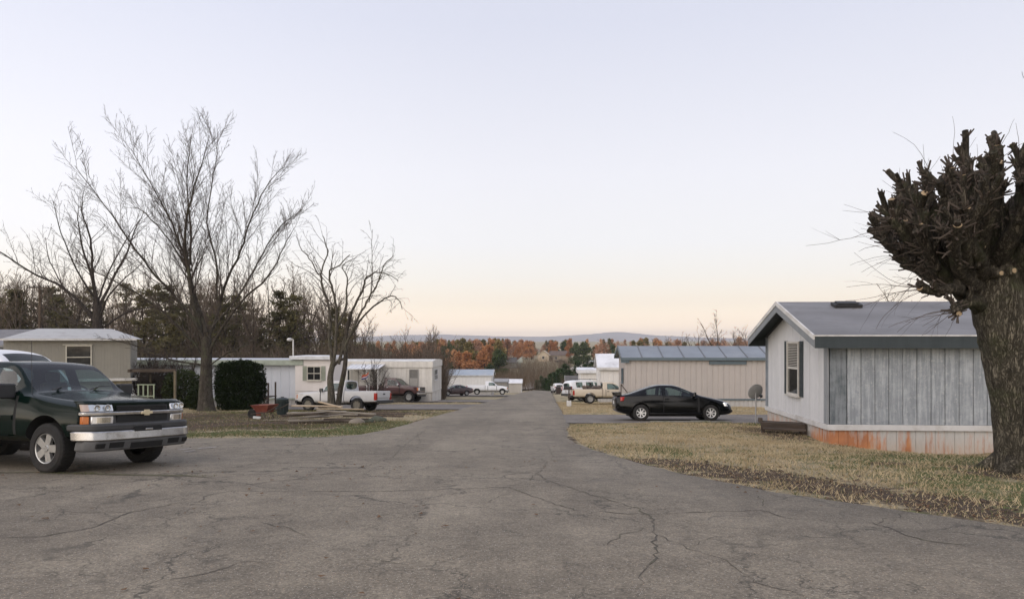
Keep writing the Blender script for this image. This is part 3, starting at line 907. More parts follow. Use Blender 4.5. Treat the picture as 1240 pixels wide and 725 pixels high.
def wood_proto(seed, h):
    rng = random.Random(seed)
    tb, cb = MB(), MB()
    tp = curve_pts(rng, (0, 0, 0), (0, 0, 1), h, 10, .045, .05)
    tb.tube(tp, [.12 - .10 * i / 10 for i in range(11)], 6)
    ramify(cb, rng, tp, .15, .03, 0, P_wood)
    for k in range(rng.randint(1, 2)):
        i = rng.randint(3, 5)
        c = curve_pts(rng, tp[i], side_dir(rng, Vector((0, 0, 1)), .35), h * .5, 7, .07, .08)
        tb.tube(c, [.09 - .07 * j / 7 for j in range(8)], 5, cap=False)
        ramify(cb, rng, c, .09, .02, 0, P_wood)
    return tb.mesh('wood_trunk', M_bark_wood, 60, False), cb.mesh('wood_crown', M_twig_wood, 180, False)


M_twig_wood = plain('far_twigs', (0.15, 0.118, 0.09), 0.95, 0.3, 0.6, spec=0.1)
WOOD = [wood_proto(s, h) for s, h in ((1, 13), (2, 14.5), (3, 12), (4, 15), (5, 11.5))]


def two_part(name, label, meshes, loc, rz, sc, group=None, names=('trunk', 'crown'), cat='tree'):
    o = thing(name, label, cat, loc, rz, group)
    o.scale = (sc, sc, sc) if not hasattr(sc, '__len__') else sc
    for nm, me in zip(names, meshes):
        link_mesh(nm, me, o)
    return o


# --- pines and firs: whorls of drooping boughs with needle sprays
def needle_cloud(rng, n, centre_fn, size, flat=0.5):
    V = np.zeros((n * 4, 3), np.float32); F = np.arange(n * 4).reshape(n, 4)
    for i in range(n):
        c, out = centre_fn(rng)
        u = Vector((rng.gauss(0, 1), rng.gauss(0, 1), rng.gauss(0, flat))).normalized()
        u = (u + out * .8).normalized()
        w = u.cross(Vector((rng.gauss(0, .5), rng.gauss(0, .5), 1))).normalized()
        a = size * rng.uniform(.6, 1.35); b = a * rng.uniform(.35, .7)
        c = Vector(c)
        for k, p in enumerate((c - u * a - w * b * .4, c - w * b, c + u * a, c + w * b)):
            V[i * 4 + k] = p
    return V, F


def pine_proto(seed, h, r, n, low=.25, ragged=.5, mat=None, size=.28):
    rng = random.Random(seed)
    tb = MB(); tp = curve_pts(rng, (0, 0, 0), (0, 0, 1), h, 8, .02, .05)
    tb.tube(tp, [.2 * h / 14 * (1 - .93 * i / 8) for i in range(9)], 6)
    boughs = []
    z = h * low
    while z < h * .97:
        t = (z / h - low) / (1 - low)
        for k in range(rng.randint(3, 5)):
            a = rng.uniform(0, 6.283)
            L = r * (1 - t) ** .75 * rng.uniform(1 - ragged, 1.15) + .25
            d = Vector((math.cos(a), math.sin(a), rng.uniform(-.05, .45)))
            c = curve_pts(rng, (0, 0, z), d, L, 4, .08, .02)
            tb.tube(c, [.045, .035, .025, .018, .01], 3, cap=False)
            boughs.append(c)
        z += h * rng.uniform(.035, .07)
    def cf(rng):
        c = boughs[rng.randrange(len(boughs))]
        t = rng.random() ** .6 * 3.999
        i = int(t); p = c[i].lerp(c[i + 1], t - i)
        return p + Vector((rng.gauss(0, .22), rng.gauss(0, .22), rng.gauss(0, .14))), (c[i + 1] - c[i]).normalized()
    V, F = needle_cloud(rng, n, cf, size)
    return tb.mesh('pine_trunk', M_bark_dark, 60, False), fast_mesh('pine_crown', V, F, mat or M_pine)


M_pine = leaf_mat('pine_needles', [(0.075, 0.072, 0.038), (0.12, 0.11, 0.055), (0.19, 0.165, 0.085)], .75, .35)
M_fir = leaf_mat('fir_needles', [(0.024, 0.044, 0.02), (0.044, 0.075, 0.03), (0.075, 0.11, 0.045)], .75, .15)
PINE = [pine_proto(31, 12, 3.2, 3400, size=.155), pine_proto(32, 13.5, 3.0, 3000, .35, size=.155), pine_proto(33, 10.5, 3.6, 3400, .12, size=.155), pine_proto(34, 14, 2.8, 2700, .4, .6, size=.155)]
FIR = [pine_proto(41, 5, 1.2, 1500, .04, .25, M_fir, .18), pine_proto(42, 5.5, 1.35, 1500, .04, .3, M_fir, .18)]


# --- broad crowns in autumn colours, for the trees across the valley
def crown_proto(seed, h, r, n, mat, size=.42, low=.28, col=0.6):
    rng = random.Random(seed)
    tb = MB(); tp = curve_pts(rng, (0, 0, 0), (0, 0, 1), h * .8, 7, .05, .05)
    tb.tube(tp, [.2 - .16 * i / 7 for i in range(8)], 6)
    blobs = []
    for k in range(18):
        t = rng.random(); zz = h * (low + (1 - low) * t)
        rr = r * math.sin(math.pi * min(1, .22 + .78 * t) ** .8) * rng.uniform(.25, .85)
        a = rng.uniform(0, 6.283)
        c = Vector((math.cos(a) * rr, math.sin(a) * rr, zz))
        blobs.append((c, r * rng.uniform(.28, .5)))
        b = curve_pts(rng, tp[min(6, 2 + int(t * 4))], c - tp[min(6, 2 + int(t * 4))], (c - tp[min(6, 2 + int(t * 4))]).length, 3, .06, .02)
        tb.tube(b, [.06, .045, .03, .015], 3, cap=False)
    def cf(rng):
        c, q = blobs[rng.randrange(len(blobs))]
        d = Vector((rng.gauss(0, 1), rng.gauss(0, 1), rng.gauss(0, 1))).normalized()
        return c + d * q * rng.random() ** .4, d
    V, F = needle_cloud(rng, n, cf, size, 1.0)
    return tb.mesh('broad_trunk', M_bark_dark, 60, False), fast_mesh('broad_crown', V, F, mat)


M_leaf_orange = leaf_mat('leaf_orange', [(0.30, 0.14, 0.065), (0.52, 0.26, 0.12), (0.62, 0.38, 0.20)], .7, .3, .5)
M_leaf_rust = leaf_mat('leaf_rust', [(0.25, 0.145, 0.10), (0.40, 0.235, 0.155), (0.52, 0.335, 0.23)], .7, .3, .5)
M_leaf_olive = leaf_mat('leaf_olive', [(0.10, 0.095, 0.035), (0.19, 0.165, 0.065), (0.29, 0.22, 0.09)], .7, .25, .5)
M_leaf_green = leaf_mat('leaf_evergreen', [(0.032, 0.052, 0.02), (0.062, 0.09, 0.034), (0.11, 0.13, 0.05)], .7, .2, .3)
BROAD = {'orange': [crown_proto(51, 9, 3.0, 1700, M_leaf_orange, .34), crown_proto(52, 10, 2.8, 1500, M_leaf_orange, .34), crown_proto(57, 8, 3.2, 1300, M_leaf_orange, .34, .12)],
         'rust': [crown_proto(53, 9, 3.2, 1000, M_leaf_rust, .3, .15), crown_proto(54, 8.5, 3.0, 800, M_leaf_rust, .3), crown_proto(58, 10, 3.0, 1100, M_leaf_rust, .3, .1)],
         'olive': [crown_proto(55, 9.5, 2.8, 1400, M_leaf_olive)], 'green': [crown_proto(56, 10, 3.6, 2600, M_leaf_green, .38, .06)]}

# the wood behind the white trailers and the beige home
rng = random.Random(77)
rows_w = []
for i in range(190):
    Y = rng.uniform(74, 118)
    px = rng.uniform(-30, 535)
    rows_w.append((px, Y))
for px, Y in rows_w:
    X = (px - 620) / 880 * Y
    want = (412 - (352 + 30 * smooth01(np.array((px - 330) / 190.0)) + (34 * float(smooth01(np.array((px - 390) / 70.0)))) + rng.uniform(-14, 26))) / 880 * Y + EYE - hz(X, Y)
    piney = (px < 340 and rng.random() < .20) or (px < 520 and rng.random() < .05)
    if piney:
        k = rng.randrange(4)
        two_part('pine_tree', 'dark green pine among bare trees in the wood on the left', PINE[k], (X, Y, hz(X, Y) - .1), rng.uniform(0, 6.28), (want * .98 / (12, 13.5, 10.5, 14)[k]), 'pines in the wood on the left')
    else:
        k = rng.randrange(5)
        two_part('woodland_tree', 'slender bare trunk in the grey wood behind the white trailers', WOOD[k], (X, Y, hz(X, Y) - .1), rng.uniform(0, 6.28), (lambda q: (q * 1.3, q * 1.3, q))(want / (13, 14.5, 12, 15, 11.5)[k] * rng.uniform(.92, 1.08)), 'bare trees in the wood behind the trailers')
# the same wood carries on past both edges of the view
for i in range(46):
    Y = rng.uniform(78, 120)
    px = rng.uniform(-520, -30) if i < 30 else rng.uniform(1000, 1500)
    X = (px - 620) / 880 * Y
    want = (412 - (rng.uniform(345, 380) if i < 30 else rng.uniform(378, 396))) / 880 * Y + EYE - hz(X, Y)
    if i % 3 == 0 and i < 30:
        k = i % 4
        two_part('pine_tree', 'dark green pine among bare trees in the wood on the left', PINE[k], (X, Y, hz(X, Y) - .1), i * 1.1, want / (12, 13.5, 10.5, 14)[k], 'pines in the wood on the left')
    else:
        k = i % 5
        lab, grp = ('slender bare trunk in the grey wood behind the white trailers', 'bare trees in the wood behind the trailers') if i < 30 else ('bare tree in the hedge line far behind the grey home', 'bare trees far behind the grey home')
        two_part('woodland_tree', lab, WOOD[k], (X, Y, hz(X, Y) - .1), i * 1.1, want / (13, 14.5, 12, 15, 11.5)[k], grp)
# the few that stand out
for (px, top, Y, k, lab) in ((338, 348, 78, 1, 'tallest pine, its top standing clear above the bare wood'),
                             (205, 372, 72, 2, 'broad olive pine just left of the tall bare tree'), (270, 352, 74, 0, 'shaggy pine behind the fork of the tall bare tree'),
                             (20, 345, 80, 0, 'dark pine at the far left edge behind the utility pole'), (75, 352, 84, 2, 'wide dark pine directly right of the utility pole')):
    X = (px - 620) / 880 * Y
    want = (412 - top) / 880 * Y + EYE - hz(X, Y)
    two_part('pine_tree', lab, PINE[k], (X, Y, hz(X, Y) - .1), px * 1.0, want / (12, 13.5, 10.5, 14)[k] * .98)

# unseen pines added left of the view; they block sky reflected in the green pickup
for i, (x, y) in enumerate(((-24, 3.0), (-26, 8.5), (-27.5, -2.5), (-30, 12.5), (-25, -8), (-31, 4.5), (-33, 10))):
    two_part('pine_tree', 'dark pine added out of view on the left to block reflected sky', PINE[i % 4], (x, y, hz(x, y) - .1), i * 1.7, (1.15, 1.15, .8), 'pines added out of view on the left')

# undergrowth along the foot of the wood: one mass of thin stems
def brush(name, n, fn, hmin, hmax, mat, label, seed, spread=.35, kind='stuff', twigs=3):
    rng = random.Random(seed)
    V, F = [], []
    for i in range(n):
        x, y = fn(rng)
        z = hz(x, y) - .05
        h = rng.uniform(hmin, hmax)
        tx, ty = x + rng.gauss(0, spread) * h, y + rng.gauss(0, spread) * h
        base = Vector((x, y, z)); tip = Vector((tx, ty, z + h))
        segs = [(base, tip, .012 * h ** .5)]
        for k in range(twigs):
            t = rng.uniform(.25, .9); a = base.lerp(tip, t)
            segs.append((a, a + Vector((rng.gauss(0, .4), rng.gauss(0, .4), rng.uniform(.15, .7))) * h * .45, .007 * h ** .5))
        for (a, b2, w) in segs:
            for o in (Vector((w, 0, 0)), Vector((0, w, 0))):
                k = len(V); V += [a - o, a + o, b2 + o * .4, b2 - o * .4]; F.append((k, k + 1, k + 2, k + 3))
    o = link_mesh(name, fast_mesh(name, V, F, mat))
    return tag(o, label, None, None, kind)


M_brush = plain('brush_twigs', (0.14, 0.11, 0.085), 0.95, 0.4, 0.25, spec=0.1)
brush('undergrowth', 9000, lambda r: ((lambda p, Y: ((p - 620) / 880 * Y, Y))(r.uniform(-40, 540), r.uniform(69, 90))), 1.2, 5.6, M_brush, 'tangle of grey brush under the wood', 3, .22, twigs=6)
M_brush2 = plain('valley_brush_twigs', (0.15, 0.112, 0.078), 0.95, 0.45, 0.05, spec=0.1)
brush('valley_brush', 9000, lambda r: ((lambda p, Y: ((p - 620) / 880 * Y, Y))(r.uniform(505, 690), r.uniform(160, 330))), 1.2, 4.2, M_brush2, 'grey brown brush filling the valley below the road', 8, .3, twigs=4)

# --- the autumn trees across the valley
rng = random.Random(99)
for i in range(330):
    Y = rng.uniform(235, 470)
    px = rng.uniform(430, 1010) if i % 3 else rng.uniform(500, 650)
    if i % 4 == 0: Y = rng.uniform(470, 640)
    if 628 < px < 722 and Y < 365: continue
    X = (px - 620) / 880 * Y
    crest = np.interp(px, [505, 540, 600, 640, 690, 760, 800, 960], [414, 412, 411, 413, 411, 411, 410, 410])
    top = crest + rng.uniform(0, 13) * max(0, (430 - Y)) / 190 + rng.uniform(-1, 3)
    want = max(4.0, (412 - top) / 880 * Y + EYE - hz(X, Y))
    r = rng.random()
    kind = 'orange' if r < .36 else ('rust' if r < .68 else ('olive' if r < .84 else 'green'))
    if px > 770: kind = 'rust' if r < .6 else ('orange' if r < .85 else 'olive')
    ms = BROAD[kind]; k = rng.randrange(len(ms))
    hh = {'orange': (9, 10, 8), 'rust': (9, 8.5, 10), 'olive': (9.5,), 'green': (10,)}[kind][k]
    s = want / hh
    lab = {'orange': 'orange leaved tree in the belt of woods across the valley', 'rust': 'rusty half bare tree in the belt of woods across the valley',
           'olive': 'olive brown tree in the belt of woods across the valley', 'green': 'green leaved tree in the belt of woods across the valley'}[kind]
    two_part('autumn_tree', lab, ms[k], (X, Y, hz(X, Y) - .2), rng.uniform(0, 6.28), (s * rng.uniform(.8, 1.15), s * rng.uniform(.8, 1.15), s), kind + ' trees across the valley')
for (px, top, bot, Y, kind, k, w, lab) in (
        (566, 412, 448, 215, 'orange', 1, 1.3, 'bright orange tree just beyond the white home with the blue roof'),
        (556, 414, 446, 222, 'orange', 0, 1.1, 'coral orange tree at the left end of the autumn woods'),
        (592, 428, 452, 205, 'green', 0, 1.1, 'dense green tree low in the valley left of the road end'),
        (545, 420, 446, 208, 'green', 0, 1.0, 'dark green tree nearest the end of the long white trailer'),
        (667, 410, 433, 372, 'orange', 2, .8, 'orange tree behind the cream gabled house'),
        (690, 407, 434, 340, 'orange', 1, .85, 'golden orange tree touching the left of the big round evergreen'),
        (707, 408, 436, 318, 'green', 0, 1.25, 'big round dark evergreen beside the far field'),
        (697, 410, 436, 325, 'green', 0, 1.0, 'smaller round evergreen merged with the big round one'),
        (719, 416, 436, 322, 'olive', 0, .7, 'small olive tree right of the big round evergreen')):
    X = (px - 620) / 880 * Y
    want = (bot - top) / 880 * Y
    ms = BROAD[kind][k]; hh = {'orange': (9, 10, 8), 'rust': (9, 8.5, 10), 'olive': (9.5,), 'green': (10,)}[kind][k]
    two_part('autumn_tree', lab, ms, (X, Y, hz(X, Y) - .2), px * .37, (want / hh * w, want / hh * w, want / hh))
for (px, top, bot, Y, w, lab) in ((738, 406, 432, 245, 1.5, 'dark conifer left of the pair above the white gabled home'), (750, 404, 432, 240, 1.4, 'pointed dark conifer nearest the ridge of the tan home'), (744, 408, 432, 252, 1.3, 'dark conifer standing between two taller conifers'),
                                  (533, 409, 440, 190, 1.5, 'lone pine with a rounded top above the long white trailer')):
    X = (px - 620) / 880 * Y
    want = (bot - top) / 880 * Y
    s = want / 5.25
    two_part('conifer', lab, FIR[int(px) % 2], (X, Y, hz(X, Y) - .2 + (0 if True else 0)), px, (s * w * .8, s * w * .8, s))
# the row of young conifers that follows the far lane down to the road end
for i, (px, top, bot, Y) in enumerate(((650, 458, 470, 165), (656, 455, 470, 163), (661, 456, 470, 160), (666, 452, 470, 165), (671, 449, 470, 168), (676, 447, 468, 172), (680, 444, 468, 176), (684, 441, 466, 180), (690, 446, 466, 176), (674, 452, 472, 156), (664, 458, 472, 154),
                                      (699, 437, 458, 192), (709, 439, 456, 196), (716, 438, 456, 196), (722, 438, 456, 198))):
    X = (px - 620) / 880 * Y
    want = max((bot - top) / 880 * Y, (412 - top) / 880 * Y + EYE - hz(X, Y))
    s = want / 5.2
    two_part('young_conifer', 'young dark conifer in the row below the far lane', FIR[i % 2], (X, Y, hz(X, Y) - .15), i * 1.3, (s * 1.1, s * 1.1, s), 'young conifers by the far lane')
# lone bare tree over the tan home's roof
X, Y = (868 - 620) / 880 * 170, 170.0
o = two_part('bare_tree', 'lone bare tree with a fan of twigs above the tan home roof', WOOD[0], (X, Y, hz(X, Y)), 1.0, (2.1, 2.1, ((412 - 387) / 880 * Y + EYE - hz(X, Y)) / 13))
for i, (px, top) in enumerate(((845, 400), (890, 398), (903, 402), (912, 396), (800, 404), (826, 405), (1085, 352), (1100, 372))):
    Y = 150.0 + i * 6 if px < 1000 else 64.0
    X = (px - 620) / 880 * Y
    lab = 'small bare tree in the hedge line behind the tan home' if px < 1000 else 'bare tree top showing over the grey home roof'
    two_part('bare_tree', lab, WOOD[i % 5], (X, Y, hz(X, Y)), i, (lambda q: (q * 1.7, q * 1.7, q))(((412 - top - 5) / 880 * Y + EYE - hz(X, Y)) / (13, 14.5, 12, 15, 11.5)[i % 5]), 'bare trees behind the tan home' if px < 1000 else 'bare trees behind the grey home')


# --- shrubs
def shrub(name, label, loc, dims, n, mat, size, seed, boxy=.0, group=None, stems=True):
    """leaves crowd the outside of an uneven body, thin out inside it"""
    rng = random.Random(seed)
    root = thing(name, label, 'shrub', loc, 0, group)
    a, b, c = dims[0] / 2, dims[1] / 2, dims[2]
    def cf(rng):
        d = Vector((rng.gauss(0, 1), rng.gauss(0, 1), rng.gauss(0, 1))).normalized()
        if boxy:
            m = max(abs(d.x), abs(d.y), abs(d.z)); d = d.lerp(d / m, boxy)
        k = 1.02 - abs(rng.gauss(0, .24)) + (.09 * rng.random() if rng.random() < .06 else 0)
        k *= .93 + .13 * float(vnoise(d.x * 2.2 + seed, d.y * 2.2 + d.z * 1.7, .6))
        return Vector((d.x * a * k, d.y * b * k, c / 2 + d.z * c / 2 * k)), d
    V, F = needle_cloud(rng, n, cf, size, 1.0)
    link_mesh('foliage', fast_mesh('foliage', V, F, mat), root)
    if stems:
        sb = MB()
        for i in range(9):
            c0 = curve_pts(rng, (rng.gauss(0, a * .3), rng.gauss(0, b * .3), -.05), (rng.gauss(0, .3), rng.gauss(0, .3), 1), c * .75, 4, .1, .05)
            sb.tube(c0, [.03, .025, .02, .014, .008], 4, cap=False)
        sb.build('stem', M_bark_dark, root, smooth=60, fix=False)
    return root


M_hedge = leaf_mat('hedge_leaves', [(0.012, 0.020, 0.008), (0.026, 0.040, 0.015), (0.065, 0.08, 0.032)], .55, .12)
M_hedge2 = leaf_mat('shrub_leaves', [(0.022, 0.032, 0.013), (0.045, 0.058, 0.024), (0.08, 0.088, 0.04)], .6, .12)
x, y = (285 - 620) / 880 * 39.7, 40.4
shrub('evergreen_hedge', 'large square dark evergreen hedge beside the tall bare tree', (x, y, hz(x, y) - .1), (2.6, 2.2, 2.85), 26000, M_hedge, .062, 3, .5)
x, y = (222 - 620) / 880 * 43, 43
shrub('round_shrub', 'round dark shrub left of the tall tree trunk', (x, y, hz(x, y) - .1), (2.3, 2.0, 2.4), 8000, M_hedge2, .06, 5, .15)
x, y = (188 - 620) / 880 * 47, 47.5
shrub('round_shrub', 'dark shrub under the long wooden beam', (x, y, hz(x, y) - .1), (2.4, 2.0, 2.1), 7000, M_hedge2, .06, 6, .15)
x, y = (236 - 620) / 880 * 40.5, 41
shrub('round_shrub', 'low dark shrub between the tree trunk and the wooden post', (x, y, hz(x, y) - .1), (1.2, 1.2, 1.5), 3500, M_hedge2, .055, 9, .1)

# bare crooked shrubs
P_sh = [dict(per_m=4.2, spread=.7, len=.5, rad=.55, rmin=.014, seg=4, wob=.16, trop=.03, sides=4, up=.2, max=1.4), dict(per_m=6, spread=.7, len=.5, rad=.6, rmin=.009, seg=3, wob=.18, trop=.02, sides=3, max=.6),
        dict(per_m=6, spread=.7, len=.5, rad=.6, rmin=.005, seg=2, wob=.18, trop=.02, sides=3, max=.3)]


def bare_shrub(label, x, y, h, n, r, seed, lean=.35, P=P_sh, group=None):
    rng = random.Random(seed)
    root = thing('bare_shrub', label, 'shrub', (x, y, hz(x, y) - .05), 0, group)
    sb, tb = MB(), MB()
    for i in range(n):
        c = curve_pts(rng, (rng.gauss(0, .12), rng.gauss(0, .12), 0), (rng.gauss(0, lean), rng.gauss(0, lean), 1), h * rng.uniform(.75, 1.1), 7, .10, .02)
        sb.tube(c, [r * (1 - .8 * j / 7) for j in range(8)], 6, cap=False)
        ramify(tb, rng, c, r, r * .2, 0, P)
    sb.build('stem', M_bark_dark, root, smooth=60, fix=False)
    tb.build('twig', M_twig, root, smooth=180, fix=False)
    return root


for (px, Y, h, n, r, sd, lab) in ((172, 44, 3.2, 7, .045, 2, 'crooked bare shrub against the corner of the beige home'), (200, 44.5, 3.3, 7, .05, 4, 'crooked bare shrub with thick stems above the wooden beam'),
                                  (228, 45, 3.1, 6, .05, 6, 'crooked bare shrub crossing behind the tall tree trunk'),
                                  (186, 44.2, 3.2, 6, .045, 12, 'crooked bare shrub between two others above the wooden beam')):
    bare_shrub(lab, (px - 620) / 880 * Y, Y, h, n + 4, r * 1.15, sd, .5)
bare_shrub('bushy bare shrub with upright stems in front of the awning', (455 - 620) / 880 * 52, 52, 2.9, 7, .04, 8, .20)

# --- the pollarded tree at the right edge
rng = random.Random(2024)
PX, PY = 8.0, 11.4
pol = thing('pollarded_tree', 'big pollarded tree with a knobbly crown of cut stubs beside the grey home', 'tree', (PX, PY, hz(PX, PY) - .08))
SP = 880 / 11.4


def pp(px, py, dy=0.0):
    return Vector(((px - 620) / SP - PX, dy, EYE + (412 - py) / SP - pol.location.z))


def gnarl(path, rad, n, amp, seed, sub=3):
    """a limb with swellings and fluting"""
    lp = smooth_path(path, sub)
    k = len(lp) - 1
    rr = np.interp(np.linspace(0, 1, k + 1), np.linspace(0, 1, len(rad)), rad)
    mb = MB(); mb.tube(lp, list(rr), n)
    vs = []
    for i, p in enumerate(mb.v):
        ring = min(i // n, k)
        c = lp[ring]; d = Vector(p) - c
        th = (i % n) / n * 6.283
        f = 1 + amp * (float(vnoise(th * 1.0 + (0 if i % n else 6.283 * 0), ring * .55, .9, seed)) - .5) * 2 + amp * .55 * math.sin(th * 5 + seed + ring * .12)
        vs.append(tuple(c + d * f))
    mb.v = vs
    return mb, lp, rr


mb, lp, rr = gnarl([pp(1240, 592), pp(1239, 560), pp(1236, 520), pp(1229, 470), pp(1222, 430), pp(1215, 395), pp(1208, 360), pp(1203, 330), pp(1200, 305)], [.50, .39, .35, .345, .36, .375, .38, .33, .22], 28, .06, 3, 5)
mb.build('trunk', M_bark_pollard, pol, smooth=180, fix=False)
# roots flare
rb = MB()
for a in (-2.6, -1.7, -.7, .4, 1.6, 2.6):
    c = Vector((math.cos(a), math.sin(a), 0))
    p0 = pp(1240, 575)
    rb.tube([p0 + c * .22 + Vector((0, 0, .35)), p0 + c * .44 + Vector((0, 0, .12)), p0 + c * .74 + Vector((0, 0, -.06))], [.13, .12, .06], 8)
rb.build('root', M_bark_pollard, pol, smooth=180, fix=False)

# its limbs fan out to a dome; every one was cut back to about the same shell
LIMBS = []
for k in range(42):
    th = R(175 - 154 * ((k + rng.uniform(.1, .9)) / 42))
    layer = k % 4
    dep = (-1.15, -.45, .35, 1.05)[layer] + rng.gauss(0, .12)
    sh = math.sqrt(max(.25, 1 - (dep / 1.75) ** 2))
    ex = 1196 + math.cos(th) * 118 * sh * rng.uniform(.92, 1.06)
    ey = 305 - math.sin(th) * 112 * sh * rng.uniform(.90, 1.05) - 8
    sx = 1204 + math.cos(th) * 20; sy = 338 - math.sin(th) * 16 + abs(math.cos(th)) * 14
    bend = 26 * math.cos(th)
    LIMBS.append(([(sx, sy), (sx + (ex - sx) * .33 + bend * .55, sy + (ey - sy) * .30 + 7), (sx + (ex - sx) * .66 + bend * .5, sy + (ey - sy) * .62 + 5), (ex, ey)], dep, [rng.uniform(.15, .19), rng.uniform(.10, .13), rng.uniform(.07, .095), rng.uniform(.042, .068)]))
LIMBS.append(([(1185, 362), (1160, 355), (1135, 352), (1110, 352), (1091, 351)], -.5, [.20, .13, .09, .06, .055]))
LIMBS.append(([(1188, 372), (1165, 366), (1148, 372), (1132, 378), (1124, 384)], -.7, [.14, .10, .075, .055, .04]))
LIMBS.append(([(1180, 352), (1150, 338), (1118, 316), (1090, 290), (1066, 268)], -.35, [.20, .16, .12, .09, .06]))
shoots, whips, stubs_small = MB(), MB(), MB()
centre = pp(1200, 330)
limb_paths = []
for k, (path, dep, rad) in enumerate(LIMBS):
    n = len(path)
    P3 = [pp(a, b, dep * (i / (n - 1)) ** .9) for i, (a, b) in enumerate(path)]
    P3 = [p if i == 0 else p + Vector((rng.gauss(0, .03), rng.gauss(0, .05), rng.gauss(0, .03))) for i, p in enumerate(P3)]
    mb, lp, rr = gnarl(P3, rad, 10, .14, 10 + k, 5)
    o = mb.build('limb', M_bark_limb, pol, smooth=180, fix=False)
    limb_paths.append((lp, rr))
    e, d = lp[-1], (lp[-1] - lp[-3]).normalized()
    c = MB(); c.tube([e - d * .004, e + d * .006], [rr[-1] * .93, rr[-1] * .9], 12)
    c.build('cut_face', M_cut, o, fix=False)


def stub(mb, cutmb, p, d, L, r, fresh):
    c = curve_pts(rng, p, d, L, 3, .07, .04)
    mb.tube(c, [r * 1.15, r, r * .95, r * .92], 7)
    if fresh:
        t = (c[-1] - c[-2]).normalized()
        cutmb.tube([c[-1] + t * .001, c[-1] + t * .006], [r * .85, r * .8], 7)
    return c


stub_mb, cut_mb = MB(), MB()
def along(lp, rr, t):
    m = len(lp) - 1
    f = t * m; i = min(m - 1, int(f))
    return lp[i].lerp(lp[i + 1], f - i), (lp[i + 1] - lp[i]).normalized(), float(rr[i])


for li, (lp, rr) in enumerate(limb_paths):
    low = li in (42, 43)
    # secondary stumps as thick as an arm, pointing up and out
    for q in range(4 if low else 10):
        t = rng.uniform(.22, 1.0) ** .75
        p, ax, r = along(lp, rr, t)
        out = (p - centre).normalized()
        d = (out * rng.uniform(.4, .8) + Vector((rng.gauss(0, .35), rng.gauss(0, .5), rng.uniform(.35, 1.0)))).normalized()
        rs = rng.uniform(.030, .072)
        c = stub(stub_mb, cut_mb, p + d * r * .5, d, rng.uniform(.16, .44) * (.6 if low else 1), rs, rng.random() < .10)
        # a crow's nest of short cut shoots round its head
        for j in range(rng.randint(2, 5)):
            d2 = (d + Vector((rng.gauss(0, .6), rng.gauss(0, .6), rng.gauss(0.15, .5)))).normalized()
            cc = curve_pts(rng, c[-2], d2, rng.uniform(.06, .20), 2, .1, .05)
            shoots.tube(cc, [rng.uniform(.012, .022), .013, .011], 5)
    # the head of the limb bristles with cut shoots
    for q in range(3 if low else 11):
        t = rng.uniform(.82, 1.0); p, ax, r = along(lp, rr, t)
        d = (ax + Vector((rng.gauss(0, .6), rng.gauss(0, .6), rng.gauss(.15, .5)))).normalized()
        L_ = rng.uniform(.10, .30); w = rng.uniform(.011, .024)
        cc = curve_pts(rng, p, d, L_, 2, .12, .05)
        shoots.tube(cc, [w, w * .9, w * .8], 5)
    # shoots straight from the limb
    for q in range(8 if low else 18):
        t = rng.uniform(.35, 1.0) ** .7
        p, ax, r = along(lp, rr, t)
        out = (p - centre).normalized()
        d = (out + Vector((rng.gauss(0, .7), rng.gauss(0, .7), rng.gauss(.2, .6)))).normalized()
        cc = curve_pts(rng, p + d * r * .7, d, rng.uniform(.06, .24), 2, .12, .05)
        w = rng.uniform(.010, .022)
        shoots.tube(cc, [w, w * .85, w * .7], 5)
    # knuckles where old cuts have healed over
    for q in range(4):
        t = rng.uniform(.45, .98); p, ax, r = along(lp, rr, t)
        d = side_dir(rng, ax, 1.5); d.y -= .3; d.normalize()
        stub_mb.tube([p + d * r * .3, p + d * r * 1.05, p + d * (r * 1.25), p + d * (r * 1.3)], [r * .75, r * .62, r * .35, .01], 8)
    # the season's thin whips
    for q in range(2):
        t = rng.uniform(.5, 1.0); p, ax, r = along(lp, rr, t)
        out = (p - centre).normalized()
        d = (out + Vector((rng.gauss(0, .5), rng.gauss(0, .5), rng.gauss(.35, .4)))).normalized()
        cc = curve_pts(rng, p, d, rng.uniform(.4, 1.25), 7, .11, -.01)
        whips.tube(cc, [.0052 - .003 * j / 7 for j in range(8)], 3, cap=False)
# whips that hang out to the left, low down
for q in range(26):
    lp, rr = limb_paths[rng.choice((0, 1, 42, 42, 43, 43, 44))]
    p, ax, r = along(lp, rr, rng.uniform(.35, 1.0))
    d = Vector((-rng.uniform(.5, 1.1), rng.gauss(0, .35), rng.uniform(-.45, .35)))
    cc = curve_pts(rng, p, d, rng.uniform(.5, 1.5), 8, .10, -.045)
    whips.tube(cc, [.0056 - .003 * j / 8 for j in range(9)], 3, cap=False)
    for j in range(2):
        i = rng.randint(2, 6)
        c2 = curve_pts(rng, cc[i], side_dir(rng, (cc[i + 1] - cc[i]).normalized(), .6), rng.uniform(.2, .6), 5, .1, -.05)
        whips.tube(c2, [.003 - .002 * jj / 5 for jj in range(6)], 3, cap=False)
# a long whip that crosses the top right corner of the view
cc = smooth_path([pp(1262, 205, -.4), pp(1262, 160, -.5), pp(1244, 131, -.6), pp(1222, 122, -.6), pp(1208, 112, -.6), pp(1205, 104, -.6)], 4)
whips.tube(cc, [.007 - .004 * j / (len(cc) - 1) for j in range(len(cc))], 3, cap=False)
stub_mb.build('stub', M_bark_limb, pol, smooth=60, fix=False)['kind'] = 'stuff'
cut_mb.build('cut_face', M_cut, pol, fix=False)['kind'] = 'stuff'
shoots.build('shoot', M_twig, pol, smooth=60, fix=False)['kind'] = 'stuff'
whips.build('whip', M_twig, pol, smooth=60, fix=False)['kind'] = 'stuff'
